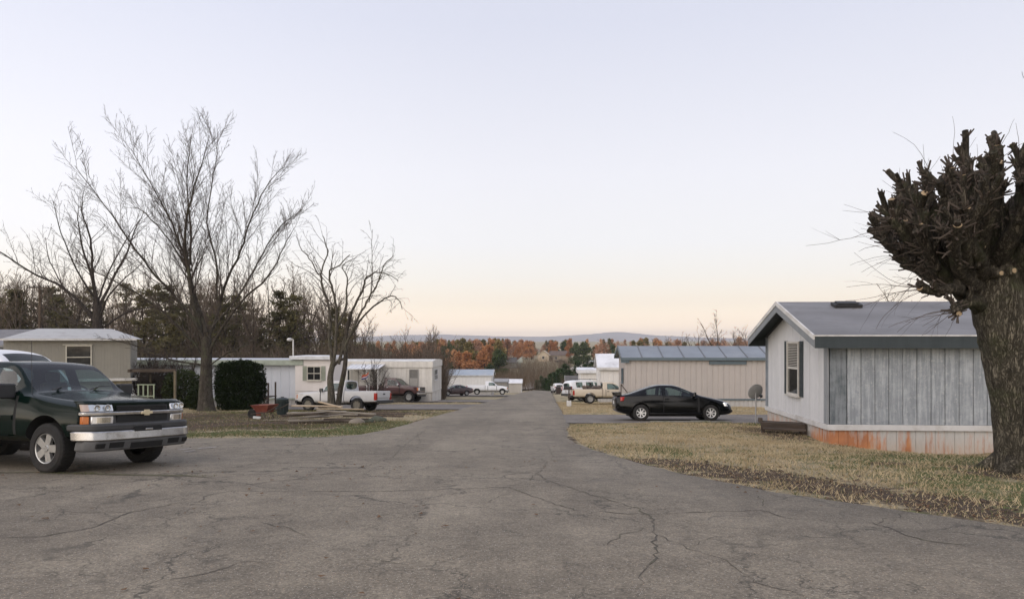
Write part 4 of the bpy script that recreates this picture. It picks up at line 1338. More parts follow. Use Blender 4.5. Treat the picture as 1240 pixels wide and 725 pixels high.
# three healed cuts low on the trunk facing the road
for (a, b, r) in ((1168, 303, .034), (1188, 334, .05), (1203, 331, .055)):
    p = pp(a, b, -.43)
    m2 = MB(); m2.tube([p + Vector((0, .14, 0)), p + Vector((0, -.03, 0)), p + Vector((-.003, -.045, 0))], [r * 1.5, r * 1.25, r * .8], 12)
    o = m2.build('burl', M_bark_pollard, pol, smooth=60, fix=False)
    m3 = MB(); m3.tube([p + Vector((0, -.046, 0)), p + Vector((0, -.051, 0))], [r * .7, r * .65], 12); m3.build('cut_face', M_cut, o, fix=False)

# --- grass blades, leaf litter
def scatter_grass(name, n, region, mat, hlo, hhi, seed, keep):
    rg = np.random.default_rng(seed)
    x = rg.uniform(region[0], region[1], n); y = rg.uniform(region[2], region[3], n)
    ok = keep(x, y, rg)
    x, y = x[ok], y[ok]; n = len(x)
    z = H(x, y)
    h = rg.uniform(hlo, hhi, n) * (0.55 + .9 * vnoise(x, y, .8, 2)); a = rg.uniform(0, 6.283, n); w = rg.uniform(.004, .009, n) * (1 + y / 28)
    lean = rg.normal(0, .9, (n, 2)) * h[:, None]
    V = np.zeros((n, 3, 3), np.float32)
    dx, dy = np.cos(a) * w, np.sin(a) * w
    V[:, 0] = np.stack([x - dx, y - dy, z - .01], -1); V[:, 1] = np.stack([x + dx, y + dy, z - .01], -1)
    V[:, 2] = np.stack([x + lean[:, 0], y + lean[:, 1], z + h], -1)
    return tag(link_mesh(name, fast_mesh(name, V.reshape(-1, 3), np.arange(n * 3).reshape(n, 3), mat, nvert=3)), None, None, None, 'stuff')


M_straw = leaf_mat('grass_straw', [(0.26, 0.20, 0.11), (0.45, 0.36, 0.225), (0.58, 0.475, 0.31)], .9, .2, .0)
M_blade = leaf_mat('grass_green', [(0.07, 0.078, 0.032), (0.14, 0.148, 0.066), (0.22, 0.215, 0.11)], .8, .25, .0)
off = lambda x, y: on_paved(x, y) < -.03
scatter_grass('grass', 130000, (1.6, 15, 5.5, 26), M_straw, .02, .06, 1, lambda x, y, r: off(x, y) & (r.random(len(x)) > dirt_amount(x, y) * .55) & ~((x > 8.4) & (y > 19.3)) & (r.random(len(x)) > .6 * green_amount(x, y)))
scatter_grass('grass', 60000, (1.6, 15, 5.5, 26), M_blade, .02, .055, 2, lambda x, y, r: off(x, y) & (r.random(len(x)) < .20 + green_amount(x, y)) & (r.random(len(x)) > .7 * dirt_amount(x, y)) & ~((x > 8.4) & (y > 19.3)))
scatter_grass('grass', 70000, (-17, -2.4, 18.1, 40), M_blade, .02, .06, 3, lambda x, y, r: off(x, y) & (r.random(len(x)) < .10 + green_amount(x, y) * 1.2))
scatter_grass('grass', 60000, (-22, -2.4, 18.1, 57), M_straw, .02, .06, 4, lambda x, y, r: off(x, y) & (r.random(len(x)) > .3 + .55 * dirt_amount(x, y)))
scatter_grass('grass', 50000, (2.2, 15, 33.6, 60), M_straw, .03, .08, 5, lambda x, y, r: off(x, y) & (r.random(len(x)) > .1))
scatter_grass('grass', 12000, (-9.5, -4.2, 10.6, 11.4), M_blade, .015, .05, 6, lambda x, y, r: (np.abs(y - np.interp(x, [-9.5, -7.86, -5.5, -4.2], [11.25, 11.18, 10.95, 10.75])) < np.abs(r.normal(0, .05, len(x)))) & (vnoise(x, y, .5, 4) > .35 + .06 * (x + 9)))


def litter(name, n, region, seed, keep, mat):
    rg = np.random.default_rng(seed)
    x = rg.uniform(region[0], region[1], n); y = rg.uniform(region[2], region[3], n)
    ok = keep(x, y, rg); x, y = x[ok], y[ok]; n = len(x)
    z = np.where(on_paved(x, y) > 0, base_z(x, y) + .016 + .0011 * y, H(x, y)) + .012
    V = np.zeros((n, 4, 3), np.float32)
    a = rg.uniform(0, 6.283, n); s = rg.uniform(.018, .045, n); t = rg.normal(0, .35, (n, 2))
    for k in range(4):
        ux, uy = np.cos(a + k * 1.5708) * s * (1 if k % 2 else .6), np.sin(a + k * 1.5708) * s * (1 if k % 2 else .6)
        V[:, k] = np.stack([x + ux, y + uy, z + np.abs(ux * t[:, 0] + uy * t[:, 1])], -1)
    return tag(link_mesh(name, fast_mesh(name, V.reshape(-1, 3), np.arange(n * 4).reshape(n, 4), mat)), None, None, None, 'stuff')


M_litter = leaf_mat('fallen_leaves', [(0.075, 0.045, 0.028), (0.15, 0.09, 0.055), (0.26, 0.17, 0.11)], .9, .1, .0)
litter('fallen_leaves', 26000, (-22, -3, 18.2, 46), 11, lambda x, y, r: off(x, y) & (r.random(len(x)) < .12 + dirt_amount(x, y)), M_litter)
litter('fallen_leaves', 9000, (1.5, 13, 6, 24), 12, lambda x, y, r: (on_paved(x, y) < .12) & (r.random(len(x)) < .03 + .8 * dirt_amount(x, y)) & ~((x > 8.3) & (y > 19.2)), M_litter)
litter('fallen_leaves', 700, (-12, 6, 4, 18), 13, lambda x, y, r: (on_paved(x, y) > 0) & (vnoise(x, y, 2.0, 6) > .55), M_litter)
# ------------------------------------------------------------------ buildings
def streaky(name, base, streak, sx=9.0, amt=0.7, rough=0.75, low=None, bump=0.25, spot=None):
    """weathered sheet: vertical runs of a second colour, blotches of wear, metre-wide fading"""
    if name in MATS: return MATS[name]
    m, n, l, b = new_mat(name)
    tc = N(n, 'ShaderNodeTexCoord'); ge = N(n, 'ShaderNodeNewGeometry'); oi = N(n, 'ShaderNodeObjectInfo')
    mp = N(n, 'ShaderNodeMapping'); mp.inputs['Scale'].default_value = (1, 1, .07); l.new(ge.outputs['Position'], mp.inputs[0])
    a = N(n, 'ShaderNodeTexNoise', Scale=sx, Detail=6.0, Roughness=.65); l.new(mp.outputs[0], a.inputs['Vector'])
    b2 = N(n, 'ShaderNodeTexNoise', Scale=3.2, Detail=9.0, Roughness=.75); l.new(ge.outputs['Position'], b2.inputs['Vector'])
    mul = N(n, 'ShaderNodeMath', operation='MULTIPLY_ADD'); l.new(b2.outputs[0], mul.inputs[0]); mul.inputs[1].default_value = .7; l.new(a.outputs[0], mul.inputs[2])
    ad = N(n, 'ShaderNodeMath', operation='MULTIPLY_ADD'); l.new(oi.outputs['Random'], ad.inputs[0]); ad.inputs[1].default_value = .10; l.new(mul.outputs[0], ad.inputs[2])
    r = ramp(n, [(.68, 0.0), (1.12, amt)]); l.new(ad.outputs[0], r.inputs[0])
    c = mixc(n, l, r.outputs[0], base, streak)
    if spot:
        b3 = N(n, 'ShaderNodeTexNoise', Scale=11.0, Detail=8.0, Roughness=.8); l.new(ge.outputs['Position'], b3.inputs['Vector'])
        r3 = ramp(n, [(.55, 0.0), (.68, .8)]); l.new(b3.outputs[0], r3.inputs[0])
        c = mixc(n, l, r3.outputs[0], c, spot)
    l.new(c, b.inputs['Base Color'])
    b.inputs['Roughness'].default_value = rough
    b.inputs['Specular IOR Level'].default_value = .3
    if bump:
        bp = N(n, 'ShaderNodeBump', Strength=bump, Distance=.01); l.new(b2.outputs[0], bp.inputs['Height']); l.new(bp.outputs[0], b.inputs['Normal'])
    MATS[name] = m
    return m


def pane_mat():
    m, n, l, b = new_mat('window_pane')
    tc = N(n, 'ShaderNodeTexCoord'); nz = N(n, 'ShaderNodeTexNoise', Scale=1.3, Detail=3.0); l.new(tc.outputs['Object'], nz.inputs['Vector'])
    c = ramp(n, [(.35, (.012, .013, .014)), (.7, (.05, .05, .046))]); l.new(nz.outputs[0], c.inputs[0]); l.new(c.outputs[0], b.inputs['Base Color'])
    b.inputs['Roughness'].default_value = .06
    bp = N(n, 'ShaderNodeBump', Strength=.04, Distance=.05); l.new(nz.outputs[0], bp.inputs['Height']); l.new(bp.outputs[0], b.inputs['Normal'])
    return m


M_pane = pane_mat()
M_white_trim = plain('white_trim', (0.62, 0.61, 0.59), .6, .08, 5, dirt=(.40, .38, .35), dscale=2.2)
M_cream_trim = plain('cream_trim', (0.55, 0.52, 0.44), .6, .08, 5, dirt=(.35, .32, .27), dscale=2.2)
M_blind = plain('window_blind', (0.40, 0.385, 0.35), .8, .1, 3)
M_timber = plain('weathered_timber', (0.055, 0.040, 0.030), .9, .35, 5, stretch=(.3, 1, 1), bump=.4, dirt=(.11, .085, .065), dscale=2)


def window(parent, loc, rz, w, h, frame=M_white_trim, pane=M_pane, sashes=1, bars=0, shutter=None, sill=True, fw=.06, blind=0.0):
    """built looking along +y; x is the width, z up; y < 0 stands proud of the wall"""
    mb = MB()
    mb.box((-w / 2 + fw / 2, -.03, h / 2), (fw, .06, h)); mb.box((w / 2 - fw / 2, -.03, h / 2), (fw, .06, h))
    mb.box((0, -.0315, fw / 2), (w - 2 * fw, .057, fw)); mb.box((0, -.0315, h - fw / 2), (w - 2 * fw, .057, fw))
    o = mb.build('window', frame, parent)
    o.location = loc; o.rotation_euler = (0, 0, rz)
    iw, ih = w - 2 * fw, h - 2 * fw
    n = sashes + 1
    for i in range(n):
        z0 = fw + ih * i / n; z1 = fw + ih * (i + 1) / n
        dy = -.012 - .010 * i
        MB().box((0, dy, (z0 + z1) / 2), (iw, .008, z1 - z0 - .004)).build('pane', pane, o)
        if i: MB().box((0, -.026, z0), (iw, .036, .05)).build('sash', frame, o)
    if blind:
        mb = MB(); k = int(ih * blind / .05)
        for i in range(k): mb.box((0, -.0245 - .0, h - fw - .025 - i * .05), (iw - .01, .003, .047), rx=.12)
        mb.build('blind', M_blind, o)
    for i in range(bars):
        MB().box((-iw / 2 + iw * (i + 1) / (bars + 1), -.028, h / 2), (.03, .03, ih)).build('muntin', frame, o)
    if sill: MB().box((0, -.05, -.022), (w + .1, .10, .043)).build('sill', frame, o)
    if shutter:
        for s in (-1, 1):
            sb = MB(); sw = .27
            x = s * (w / 2 + sw / 2 + .02)
            sb.box((x, -.014, h / 2), (sw, .028, h + .02))
            for q in range(int(h / .07)):
                sb.box((x, -.034, .06 + q * (h - .1) / int(h / .07)), (sw - .08, .012, .045), rx=.4)
            sb.build('shutter', shutter, o)
    return o


def ribbed(mb, a, c, z0, z1, pitch, groove=.24, depth=.024):
    """a sheet wall from a to c (plan points); outward is to the right of a->c seen from above"""
    ax, ay = a; dx, dy = c[0] - a[0], c[1] - a[1]
    L = math.hypot(dx, dy); ux, uy = dx / L, dy / L; nx, ny = uy, -ux
    n = max(1, round(L / pitch)); p = L / n
    st = []
    for i in range(n):
        s = i * p
        st += [(s, 0), (s + p * (1 - groove), 0), (s + p * (1 - groove * .75), -depth), (s + p * (1 - groove * .25), -depth)]
    st.append((L, 0))
    vs = []
    for s, o in st:
        X, Y = ax + ux * s + nx * o, ay + uy * s + ny * o
        vs += [(X, Y, z0), (X, Y, z1)]
    mb.add(vs, [(2 * i, 2 * i + 2, 2 * i + 3, 2 * i + 1) for i in range(len(st) - 1)])


def home(name, label, loc, rz, L, D, skirt, wall, roof, rise, m_wall, m_roof, m_skirt, m_trim, pitch=.3, m_corner=None, oe=.18, orake=.2, group=None, panels=0, cat='mobile home', fascia=.14, m_end=None):
    """a single-wide seen on its long side: x along it, y away from the viewer, z up"""
    o = thing(name, label, cat, loc, rz, group)
    z1 = skirt + wall
    mb = MB()
    ribbed(mb, (0, 0), (L, 0), skirt, z1, pitch); mb.build('wall', m_wall, o, fix=False)
    mb = MB(); ribbed(mb, (L, D), (0, D), skirt, z1, pitch); mb.build('wall', m_wall, o, fix=False)
    for x, s in ((0, -1), (L, 1)):
        mb = MB()
        if s < 0: ribbed(mb, (0, D), (0, 0), skirt, z1, pitch)
        else: ribbed(mb, (L, 0), (L, D), skirt, z1, pitch)
        if roof == 'gable':
            mb.prism([(0.0, z1), (D, z1), (D / 2, z1 + rise)], x - .02 if s < 0 else x - .012, x + .012 if s < 0 else x + .02, 'x')
        else:
            arc = [(D / 2 - D / 2 * math.cos(math.pi * i / 10), z1 + rise * math.sin(math.pi * i / 10) ** .8) for i in range(11)]
            mb.prism(arc, x - .012, x + .012, 'x')
        mb.build('end_wall', m_end or m_wall, o, fix=False)
    if skirt > .05:
        mb = MB()
        for a, c in (((0, .04), (L, .04)), ((L - .04, 0), (L - .04, D)), ((.04, D), (.04, 0)), ((L, D - .04), (0, D - .04))):
            mb = MB(); ribbed(mb, a, c, -.6, skirt - .0, pitch * .8); mb.build('skirting', m_skirt, o, fix=False)
        mb = MB(); mb.box((L / 2, -.012, skirt + .02), (L + .05, .03, .09)); mb.box((-.012, D / 2, skirt + .022), (.03, D - .02, .09)); mb.box((L + .012, D / 2, skirt + .022), (.03, D - .02, .09))
        mb.build('base_trim', m_trim, o)
    for x, y in ((0, 0), (L, 0), (0, D), (L, D)):
        mb = MB().box((x + (.035 if x == 0 else -.035), y - .012 if y == 0 else y + .012, (skirt + .07 + z1) / 2), (.10, .03, z1 - skirt - .10)); mb.build('corner_trim', m_corner or m_trim, o)
    if roof == 'gable':
        t = .07; sl = rise / (D / 2)
        for s in (0, 1):
            def Yz(q, dz=0):      # q: 0 at the eave .. 1 at the ridge
                y = -oe + (D / 2 + oe) * q
                return (y if s == 0 else D - y), z1 + .02 + (y * sl) + dz
            if panels and s == 0:
                n = panels; w = (L + 2 * orake) / n
                for i in range(n):
                    xa = -orake + i * w + .012; xb = xa + w - .024
                    pm = MB(); (ya, za), (yb, zb) = Yz(0), Yz(1)
                    pm.hexa([(xa, ya, za), (xb, ya, za), (xb, yb, zb), (xa, yb, zb), (xa, ya, za + t), (xb, ya, za + t), (xb, yb, zb + t), (xa, yb, zb + t)])
                    pm.build('roof_panel', m_roof, o)
                sm = MB()
                for i in range(n + 1):
                    xa = -orake + i * w
                    (ya, za), (yb, zb) = Yz(-.005, .01), Yz(1, .01)
                    sm.hexa([(xa - .025, ya, za), (xa + .025, ya, za), (xa + .025, yb, zb), (xa - .025, yb, zb), (xa - .025, ya, za + t + .025), (xa + .025, ya, za + t + .025), (xa + .025, yb, zb + t + .025), (xa - .025, yb, zb + t + .025)])
                sm.build('roof_seam', M_seam, o)
            else:
                pm = MB(); (ya, za), (yb, zb) = Yz(0), Yz(1)
                xa, xb = -orake, L + orake
                pm.hexa([(xa, ya, za), (xb, ya, za), (xb, yb, zb), (xa, yb, zb), (xa, ya, za + t), (xb, ya, za + t), (xb, yb, zb + t), (xa, yb, zb + t)])
                pm.build('roof', m_roof, o)
            ye = -oe if s == 0 else D + oe
            MB().box((L / 2, ye - .012 if s == 0 else ye + .012, Yz(0)[1] - fascia / 2 + .06), (L + 2 * orake, .022, fascia)).build('fascia', m_trim, o)
        for x in (-orake - .015, L + orake + .015):
            for s in (0, 1):
                a = (-oe if s == 0 else D + oe); b_ = D / 2
                za = z1 + .02 - oe * sl; zb = z1 + .02 + rise
                MB().prism([(a, za - fascia + .06), (b_, zb - fascia + .06), (b_, zb + .085), (a, za + .085)], x - .013, x + .013, 'x').build('rake_board', m_trim, o)
    else:
        mb = MB(); K = 12
        prof = [(-oe + (D + 2 * oe) * i / K, z1 + .02 + rise * math.sin(math.pi * i / K) ** .8) for i in range(K + 1)]
        poly = prof + [(y, z - .06) for y, z in reversed(prof)]
        mb.prism(poly, -orake, L + orake, 'x')
        mb.build('roof', m_roof, o, smooth=30)
        fm = MB(); fm.box((L / 2, -oe - .012, z1 - fascia / 2 + .055), (L + 2 * orake + .03, .02, fascia))
        q = .6
        for i in range(int((L + 2 * orake) / q)): fm.box((-orake + i * q, -oe - .024, z1 - fascia / 2 + .055), (.03, .012, fascia + .01))
        for x in (-orake - .012, L + orake + .012):
            fm.prism([(y, z + .012) for y, z in prof] + [(y, z1 - fascia + .055) for y, z in ((prof[-1][0], 0), (prof[0][0], 0))], x - .01, x + .01, 'x')
        fm.build('fascia', m_trim, o)
    return o


RZ = R(-3)
M_seam = plain('roof_seam_metal', (0.16, 0.165, 0.17), .5, .15, 4, metal=.3)
# ---------------- grey weathered home on the right, built panel by panel
M_panel_long = streaky('panel_weathered', (0.425, 0.45, 0.475), (0.21, 0.23, 0.25), 15, .85, spot=(0.54, 0.54, 0.54))
M_panel_gable = streaky('panel_gable', (0.64, 0.64, 0.645), (0.50, 0.505, 0.515), 7, .6)  # paler white; the end wall's brighter light is partly put into this colour
M_slate = streaky('slate_trim', (0.038, 0.048, 0.052), (0.075, 0.088, 0.094), 6, .35, bump=.1)
M_slate_worn = streaky('slate_worn', (0.06, 0.078, 0.088), (0.26, 0.28, 0.30), 7, .85, bump=.1)
M_shingle = plain('shingle_roof', (0.195, 0.197, 0.207), .9, .22, 2.2, bump=.5, bscale=60, dirt=(.115, .114, .118), dscale=1.1, stretch=(.5, 1, 1))
M_rail = plain('skirt_rail', (0.58, 0.57, 0.56), .6, .06, 4, dirt=(.42, .40, .37), dscale=1.6)
gx0, gy0 = 8.42, 19.3
gh = thing('mobile_home', 'weathered grey home with rust stained skirting behind the pollarded tree', 'mobile home', (gx0, gy0, -1.42), RZ)
GL, GD, SK, WT = 13.0, 5.6, 0.84, 3.16
m, n, l, b = new_mat('skirt_panel')
tc = N(n, 'ShaderNodeTexCoord'); tc.object = gh
ge = N(n, 'ShaderNodeNewGeometry'); oi = N(n, 'ShaderNodeObjectInfo')
sp = N(n, 'ShaderNodeSeparateXYZ'); l.new(tc.outputs['Object'], sp.inputs[0])
mp = N(n, 'ShaderNodeMapping'); mp.inputs['Scale'].default_value = (1, 1, .16); l.new(tc.outputs['Object'], mp.inputs[0])
nz = N(n, 'ShaderNodeTexNoise', Scale=9.0, Detail=8.0, Roughness=.7); l.new(mp.outputs[0], nz.inputs['Vector'])
n2 = N(n, 'ShaderNodeTexNoise', Scale=1.5, Detail=5.0, Roughness=.6); l.new(tc.outputs['Object'], n2.inputs['Vector'])
# splashed clay: thick by the corner, patches further along; it climbs unevenly from the ground
env = ramp(n, [(0.0, .30), (.06, .12), (.15, .60), (.255, .66), (.29, .95), (.33, .78), (.40, .62), (.455, .2), (.50, .10), (.547, .42), (.575, .10), (.62, .20), (.66, .17), (.71, .10), (1.0, .08)])
xm = N(n, 'ShaderNodeMapRange'); l.new(sp.outputs[0], xm.inputs[0]); xm.inputs[1].default_value = -2.0; xm.inputs[2].default_value = 5.4
yy = N(n, 'ShaderNodeMath', operation='MULTIPLY'); l.new(sp.outputs[1], yy.inputs[0]); yy.inputs[1].default_value = -1.0
sx = N(n, 'ShaderNodeMath', operation='ADD'); l.new(sp.outputs[0], sx.inputs[0]); l.new(yy.outputs[0], sx.inputs[1]); l.new(sx.outputs[0], xm.inputs[0])
l.new(xm.outputs[0], env.inputs[0])
hgt = N(n, 'ShaderNodeMapRange'); l.new(sp.outputs[2], hgt.inputs[0]); hgt.inputs[1].default_value = 0.0; hgt.inputs[2].default_value = .82; hgt.inputs[3].default_value = 1.0; hgt.inputs[4].default_value = .22
s1 = N(n, 'ShaderNodeMath', operation='MULTIPLY'); l.new(env.outputs[0], s1.inputs[0]); l.new(hgt.outputs[0], s1.inputs[1])
s2 = N(n, 'ShaderNodeMath', operation='MULTIPLY_ADD'); l.new(nz.outputs[0], s2.inputs[0]); s2.inputs[1].default_value = 1.25; l.new(s1.outputs[0], s2.inputs[2])
rr = ramp(n, [(.70, 0.0), (1.0, .92)]); l.new(s2.outputs[0], rr.inputs[0])
clay = ramp(n, [(.3, (.30, .10, .035)), (.6, (.47, .17, .05)), (.8, (.55, .28, .12))]); l.new(n2.outputs[0], clay.inputs[0])
base = ramp(n, [(.3, (.42, .40, .37)), (.7, (.56, .55, .53))]); l.new(nz.outputs[0], base.inputs[0])
low = N(n, 'ShaderNodeMapRange'); l.new(sp.outputs[2], low.inputs[0]); low.inputs[1].default_value = .02; low.inputs[2].default_value = .55; low.inputs[3].default_value = .55; low.inputs[4].default_value = 0.0
c = mixc(n, l, low.outputs[0], base.outputs[0], (.50, .37, .25))
l.new(mixc(n, l, rr.outputs[0], c, clay.outputs[0]), b.inputs['Base Color'])
b.inputs['Roughness'].default_value = .7
M_skirt = m
# body behind the panels
sl = 0.92 / (GD / 2)
mb = MB(); mb.box((GL / 2, GD / 2, (SK + WT) / 2), (GL - .06, GD - .06, WT - SK)); mb.prism([(.03, WT), (GD - .03, WT), (GD / 2, WT + .86)], .03, GL - .03, 'x')
mb.build('wall', M_slate, gh)
MB().box((GL / 2, GD / 2, .1), (GL - .12, GD - .12, SK * 2 - .3)).build('foundation', M_slate, gh)
rng = random.Random(5)
pw = .36; x = .46; i = 0
while x < GL - .05:
    w = min(pw, GL - x)
    o = MB().box((x + w / 2, -.012 - .004 * (i % 2), (SK + WT) / 2), (w - .014, .022, WT - SK - .01)).build('siding_panel', M_panel_long, gh, bevel=.004, seg=1)
    x += w; i += 1
MB().box((.23, -.014, (SK + WT) / 2), (.43, .028, WT - SK - .004)).build('corner_board', M_slate_worn, gh, bevel=.005, seg=1)
MB().box((-.016, .15, (SK + WT) / 2), (.032, .30, WT - SK - .004)).build('corner_board', streaky('corner_grey', (.20, .215, .23), (.33, .34, .35), 8, .6, bump=.1), gh, bevel=.005, seg=1)
MB().box((-.016, GD - .15, (SK + WT) / 2), (.032, .30, WT - SK - .004)).build('corner_board', M_slate_worn, gh, bevel=.005, seg=1)
y = .31; i = 0
while y < GD - .31:
    w = min(.36, GD - .30 - y)
    top = lambda q: WT + sl * min(q, GD - q) - .05
    y0, y1 = y + .006, y + w - .006
    mid = []
    if y0 < GD / 2 < y1: mid = [(GD / 2, top(GD / 2))]
    t = .022 + .003 * (i % 2)
    MB().prism([(y0, SK), (y1, SK), (y1, top(y1))] + mid + [(y0, top(y0))], -t, 0, 'x').build('siding_panel', M_panel_gable, gh)
    y += w; i += 1
k = int(GL / .25); sm = None
for i in range(k):
    mb = MB().box((0, 0, .42), (.243, .02, 1.0))
    if sm is None: sm = mb.mesh('skirt_panel', M_skirt)
    o = link_mesh('skirt_panel', sm, gh); o.location = (.125 + i * .25, .03 - .004 * (i % 2), -.16)
k = int(GD / .25); sm2 = MB().box((0, 0, .42), (.02, .243, 1.0)).mesh('skirt_panel', M_skirt)
for i in range(k):
    o = link_mesh('skirt_panel', sm2, gh); o.location = (.025 + .004 * (i % 2), .14 + i * GD / k * .985, -.16)
MB().box((GL / 2 - .02, -.025, SK - .075), (GL + .06, .05, .15)).build('skirt_rail', M_rail, gh, bevel=.006, seg=1)
MB().box((-.027, GD / 2 + .02, SK - .078), (.05, GD, .145)).build('skirt_rail', M_rail, gh, bevel=.006, seg=1)
# roof
OE, OR = .36, .50
for s in (0, 1):
    f = lambda y: y if s == 0 else GD - y
    za = WT + .10 - OE * sl; zb = WT + .10 + sl * GD / 2
    MB().hexa([(-OR, f(-OE), za), (GL + .3, f(-OE), za), (GL + .3, f(GD / 2), zb), (-OR, f(GD / 2), zb), (-OR, f(-OE), za + .06), (GL + .3, f(-OE), za + .06), (GL + .3, f(GD / 2), zb + .06), (-OR, f(GD / 2), zb + .06)]).build('roof', M_shingle, gh)
    yb = f(-OE) + (-.012 if s == 0 else .012)
    MB().box((GL / 2 - .1, yb, za - .125), (GL + .8, .025, .30)).build('fascia', M_slate, gh)
    MB().box((GL / 2 - .1, yb + (-.02 if s == 0 else .02), za + .052), (GL + .84, .03, .035)).build('drip_edge', M_white_trim, gh)
    MB().hexa([(-OR + .04, f(-OE + .02), za - .02), (0, f(-OE + .02), za - .02), (0, f(GD / 2), zb - .02), (-OR + .04, f(GD / 2), zb - .02),
               (-OR + .04, f(-OE + .02), za - .003), (0, f(-OE + .02), za - .003), (0, f(GD / 2), zb - .003), (-OR + .04, f(GD / 2), zb - .003)]).build('soffit', M_slate, gh)
    for j, (w0, w1, xo, mt) in enumerate(((.075, -.05, .035, M_white_trim), (-.045, -.255, .015, streaky('rake_grey', (.25, .265, .28), (.17, .18, .19), 5, .5, bump=0)))):
        MB().prism([(f(-OE - .01), za + w1), (f(GD / 2), zb + w1), (f(GD / 2), zb + w0), (f(-OE - .01), za + w0)], -OR - xo - .012, -OR - .001 - .012 * 0, 'x').build('rake_board', mt, gh)
mb = MB(); mb.box((1.35, GD / 2 - .55, WT + .16 + sl * (GD / 2 - .55) + .06), (.8, .34, .09), rx=math.atan(sl))
mb.box((1.35, GD / 2 - .55, WT + .16 + sl * (GD / 2 - .55) + .12), (.6, .24, .05), rx=math.atan(sl))
mb.build('roof_vent', M_black, gh)
window(gh, (-.026, GD / 2 - .1, SK + .58), R(-90), 1.06, 1.62, frame=plain('greyed_frame', (.50, .48, .44), .6, .1, 5), sashes=1, shutter=M_slate, blind=.52)
# ---------------- tan home with the blue metal roof
M_tan = streaky('tan_siding', (0.455, 0.415, 0.385), (0.375, 0.345, 0.325), 3, .5, bump=.05)
M_blue_roof = plain('blue_roof_metal', (0.225, 0.25, 0.275), .42, .15, .8, metal=.35, dirt=(.30, .315, .33), dscale=.5)
M_bluegrey = streaky('bluegrey_trim', (.10, .135, .155), (.16, .19, .21), 4, .4, bump=0)
M_skirt_white = streaky('white_skirting', (.50, .485, .465), (.38, .36, .34), 4, .5, bump=.05)
th = home('mobile_home', 'long tan ribbed home with blue metal roof behind the black coupe', (6.92, 44.2, -2.55), RZ, 14.5, 4.2, .62, 2.52, 'gable', .62, M_tan, M_blue_roof, M_skirt_white, M_bluegrey, .33, M_tan, .2, .3, panels=12, fascia=.16)
mb = MB().box((6.1, -.05, 2.86), (2.2, .10, .20)); mb.build('wall_vent', M_bluegrey, th)
window(th, (9.6, -.03, 1.95), 0, 1.1, 1.15, sashes=1, shutter=None)
window(th, (-.03, 1.6, 1.55), R(-90), .7, .9, frame=M_bluegrey, sashes=1)
mb = MB(); mb.box((-.05, -.1, 2.98), (.5, .12, .28)); mb.build('gutter_end', M_bluegrey, th)
mb = MB()
for k, (y0, y1) in enumerate(((-.15, -1.0),)):
    mb.tube([(-.3, -.15, 1.55), (.25, -1.0, .75)], .03, 6); mb.tube([(-.3, -.15, 1.55), (-.3, -.15, .1)], .03, 6); mb.tube([(.25, -1.0, .75), (.25, -1.0, -.1)], .03, 6)
mb.build('stair_rail', M_timber, th)
# ---------------- white homes beyond it
M_white_wall = streaky('white_siding', (.74, .71, .67), (.60, .58, .55), 4, .5, bump=.05)
M_white_roof = plain('white_roof_metal', (.72, .725, .74), .45, .08, 1.5, dirt=(.42, .42, .42), dscale=.8)
M_rustband = plain('rusty_eave', (.36, .20, .12), .8, .3, 4)
X, Y = (726 - 620) / 880 * 60, 60
wh = home('mobile_home', 'white home with bright gabled metal roof left of the tan home', (X, Y, hz(X, Y) + .1), RZ, 9, 4.0, .3, 2.5, 'gable', 1.0, M_white_wall, M_white_roof, M_skirt_white, M_white_trim, .4, None, .2, .2, fascia=.2)
MB().box((4.5, -.03, 2.72), (8.9, .05, .14)).build('eave_band', M_rustband, wh)
X, Y = (702 - 620) / 880 * 78, 78
wh = home('mobile_home', 'white home with rolled edge roof behind the white sport utility', (X, Y, hz(X, Y) + .1), RZ, 9, 3.8, .5, 2.35, 'round', .22, M_white_wall, M_white_roof, M_skirt_white, M_white_roof, .4, None, .25, .25, fascia=.34)
X, Y = (685 - 620) / 880 * 118, 118
sh = home('shed', 'small white shed with dark grey roof by the road end', (X, Y, hz(X, Y)), RZ, 2.7, 2.6, .0, 2.1, 'gable', .75, M_white_wall, plain('grey_shed_roof', (.11, .105, .10), .9, .2, 3), M_skirt_white, M_white_trim, .4, None, .12, .12, cat='shed', fascia=.1)
X, Y = (614.5 - 620) / 880 * 138, 138
sh = home('shed', 'small pale shed with white roof beyond the parked white pickup', (X, Y, hz(X, Y)), RZ, 2.7, 2.4, .0, 1.85, 'gable', .65, streaky('pale_shed', (.50, .47, .42), (.4, .37, .33), 4, .5, bump=0), M_white_roof, M_skirt_white, M_white_trim, .4, None, .12, .12, cat='shed', fascia=.1)
X, Y = (599 - 620) / 880 * 132, 132
sh = home('shed', 'low grey shed roof between the white pickup and the pale shed', (X, Y, hz(X, Y)), RZ, 2.4, 2.2, .0, 2.0, 'gable', .5, plain('grey_shed_wall', (.25, .24, .22), .8, .2, 3), plain('grey_metal_roof', (.30, .30, .30), .5, .15, 2), M_skirt_white, M_seam, .4, None, .1, .1, cat='shed', fascia=.1)
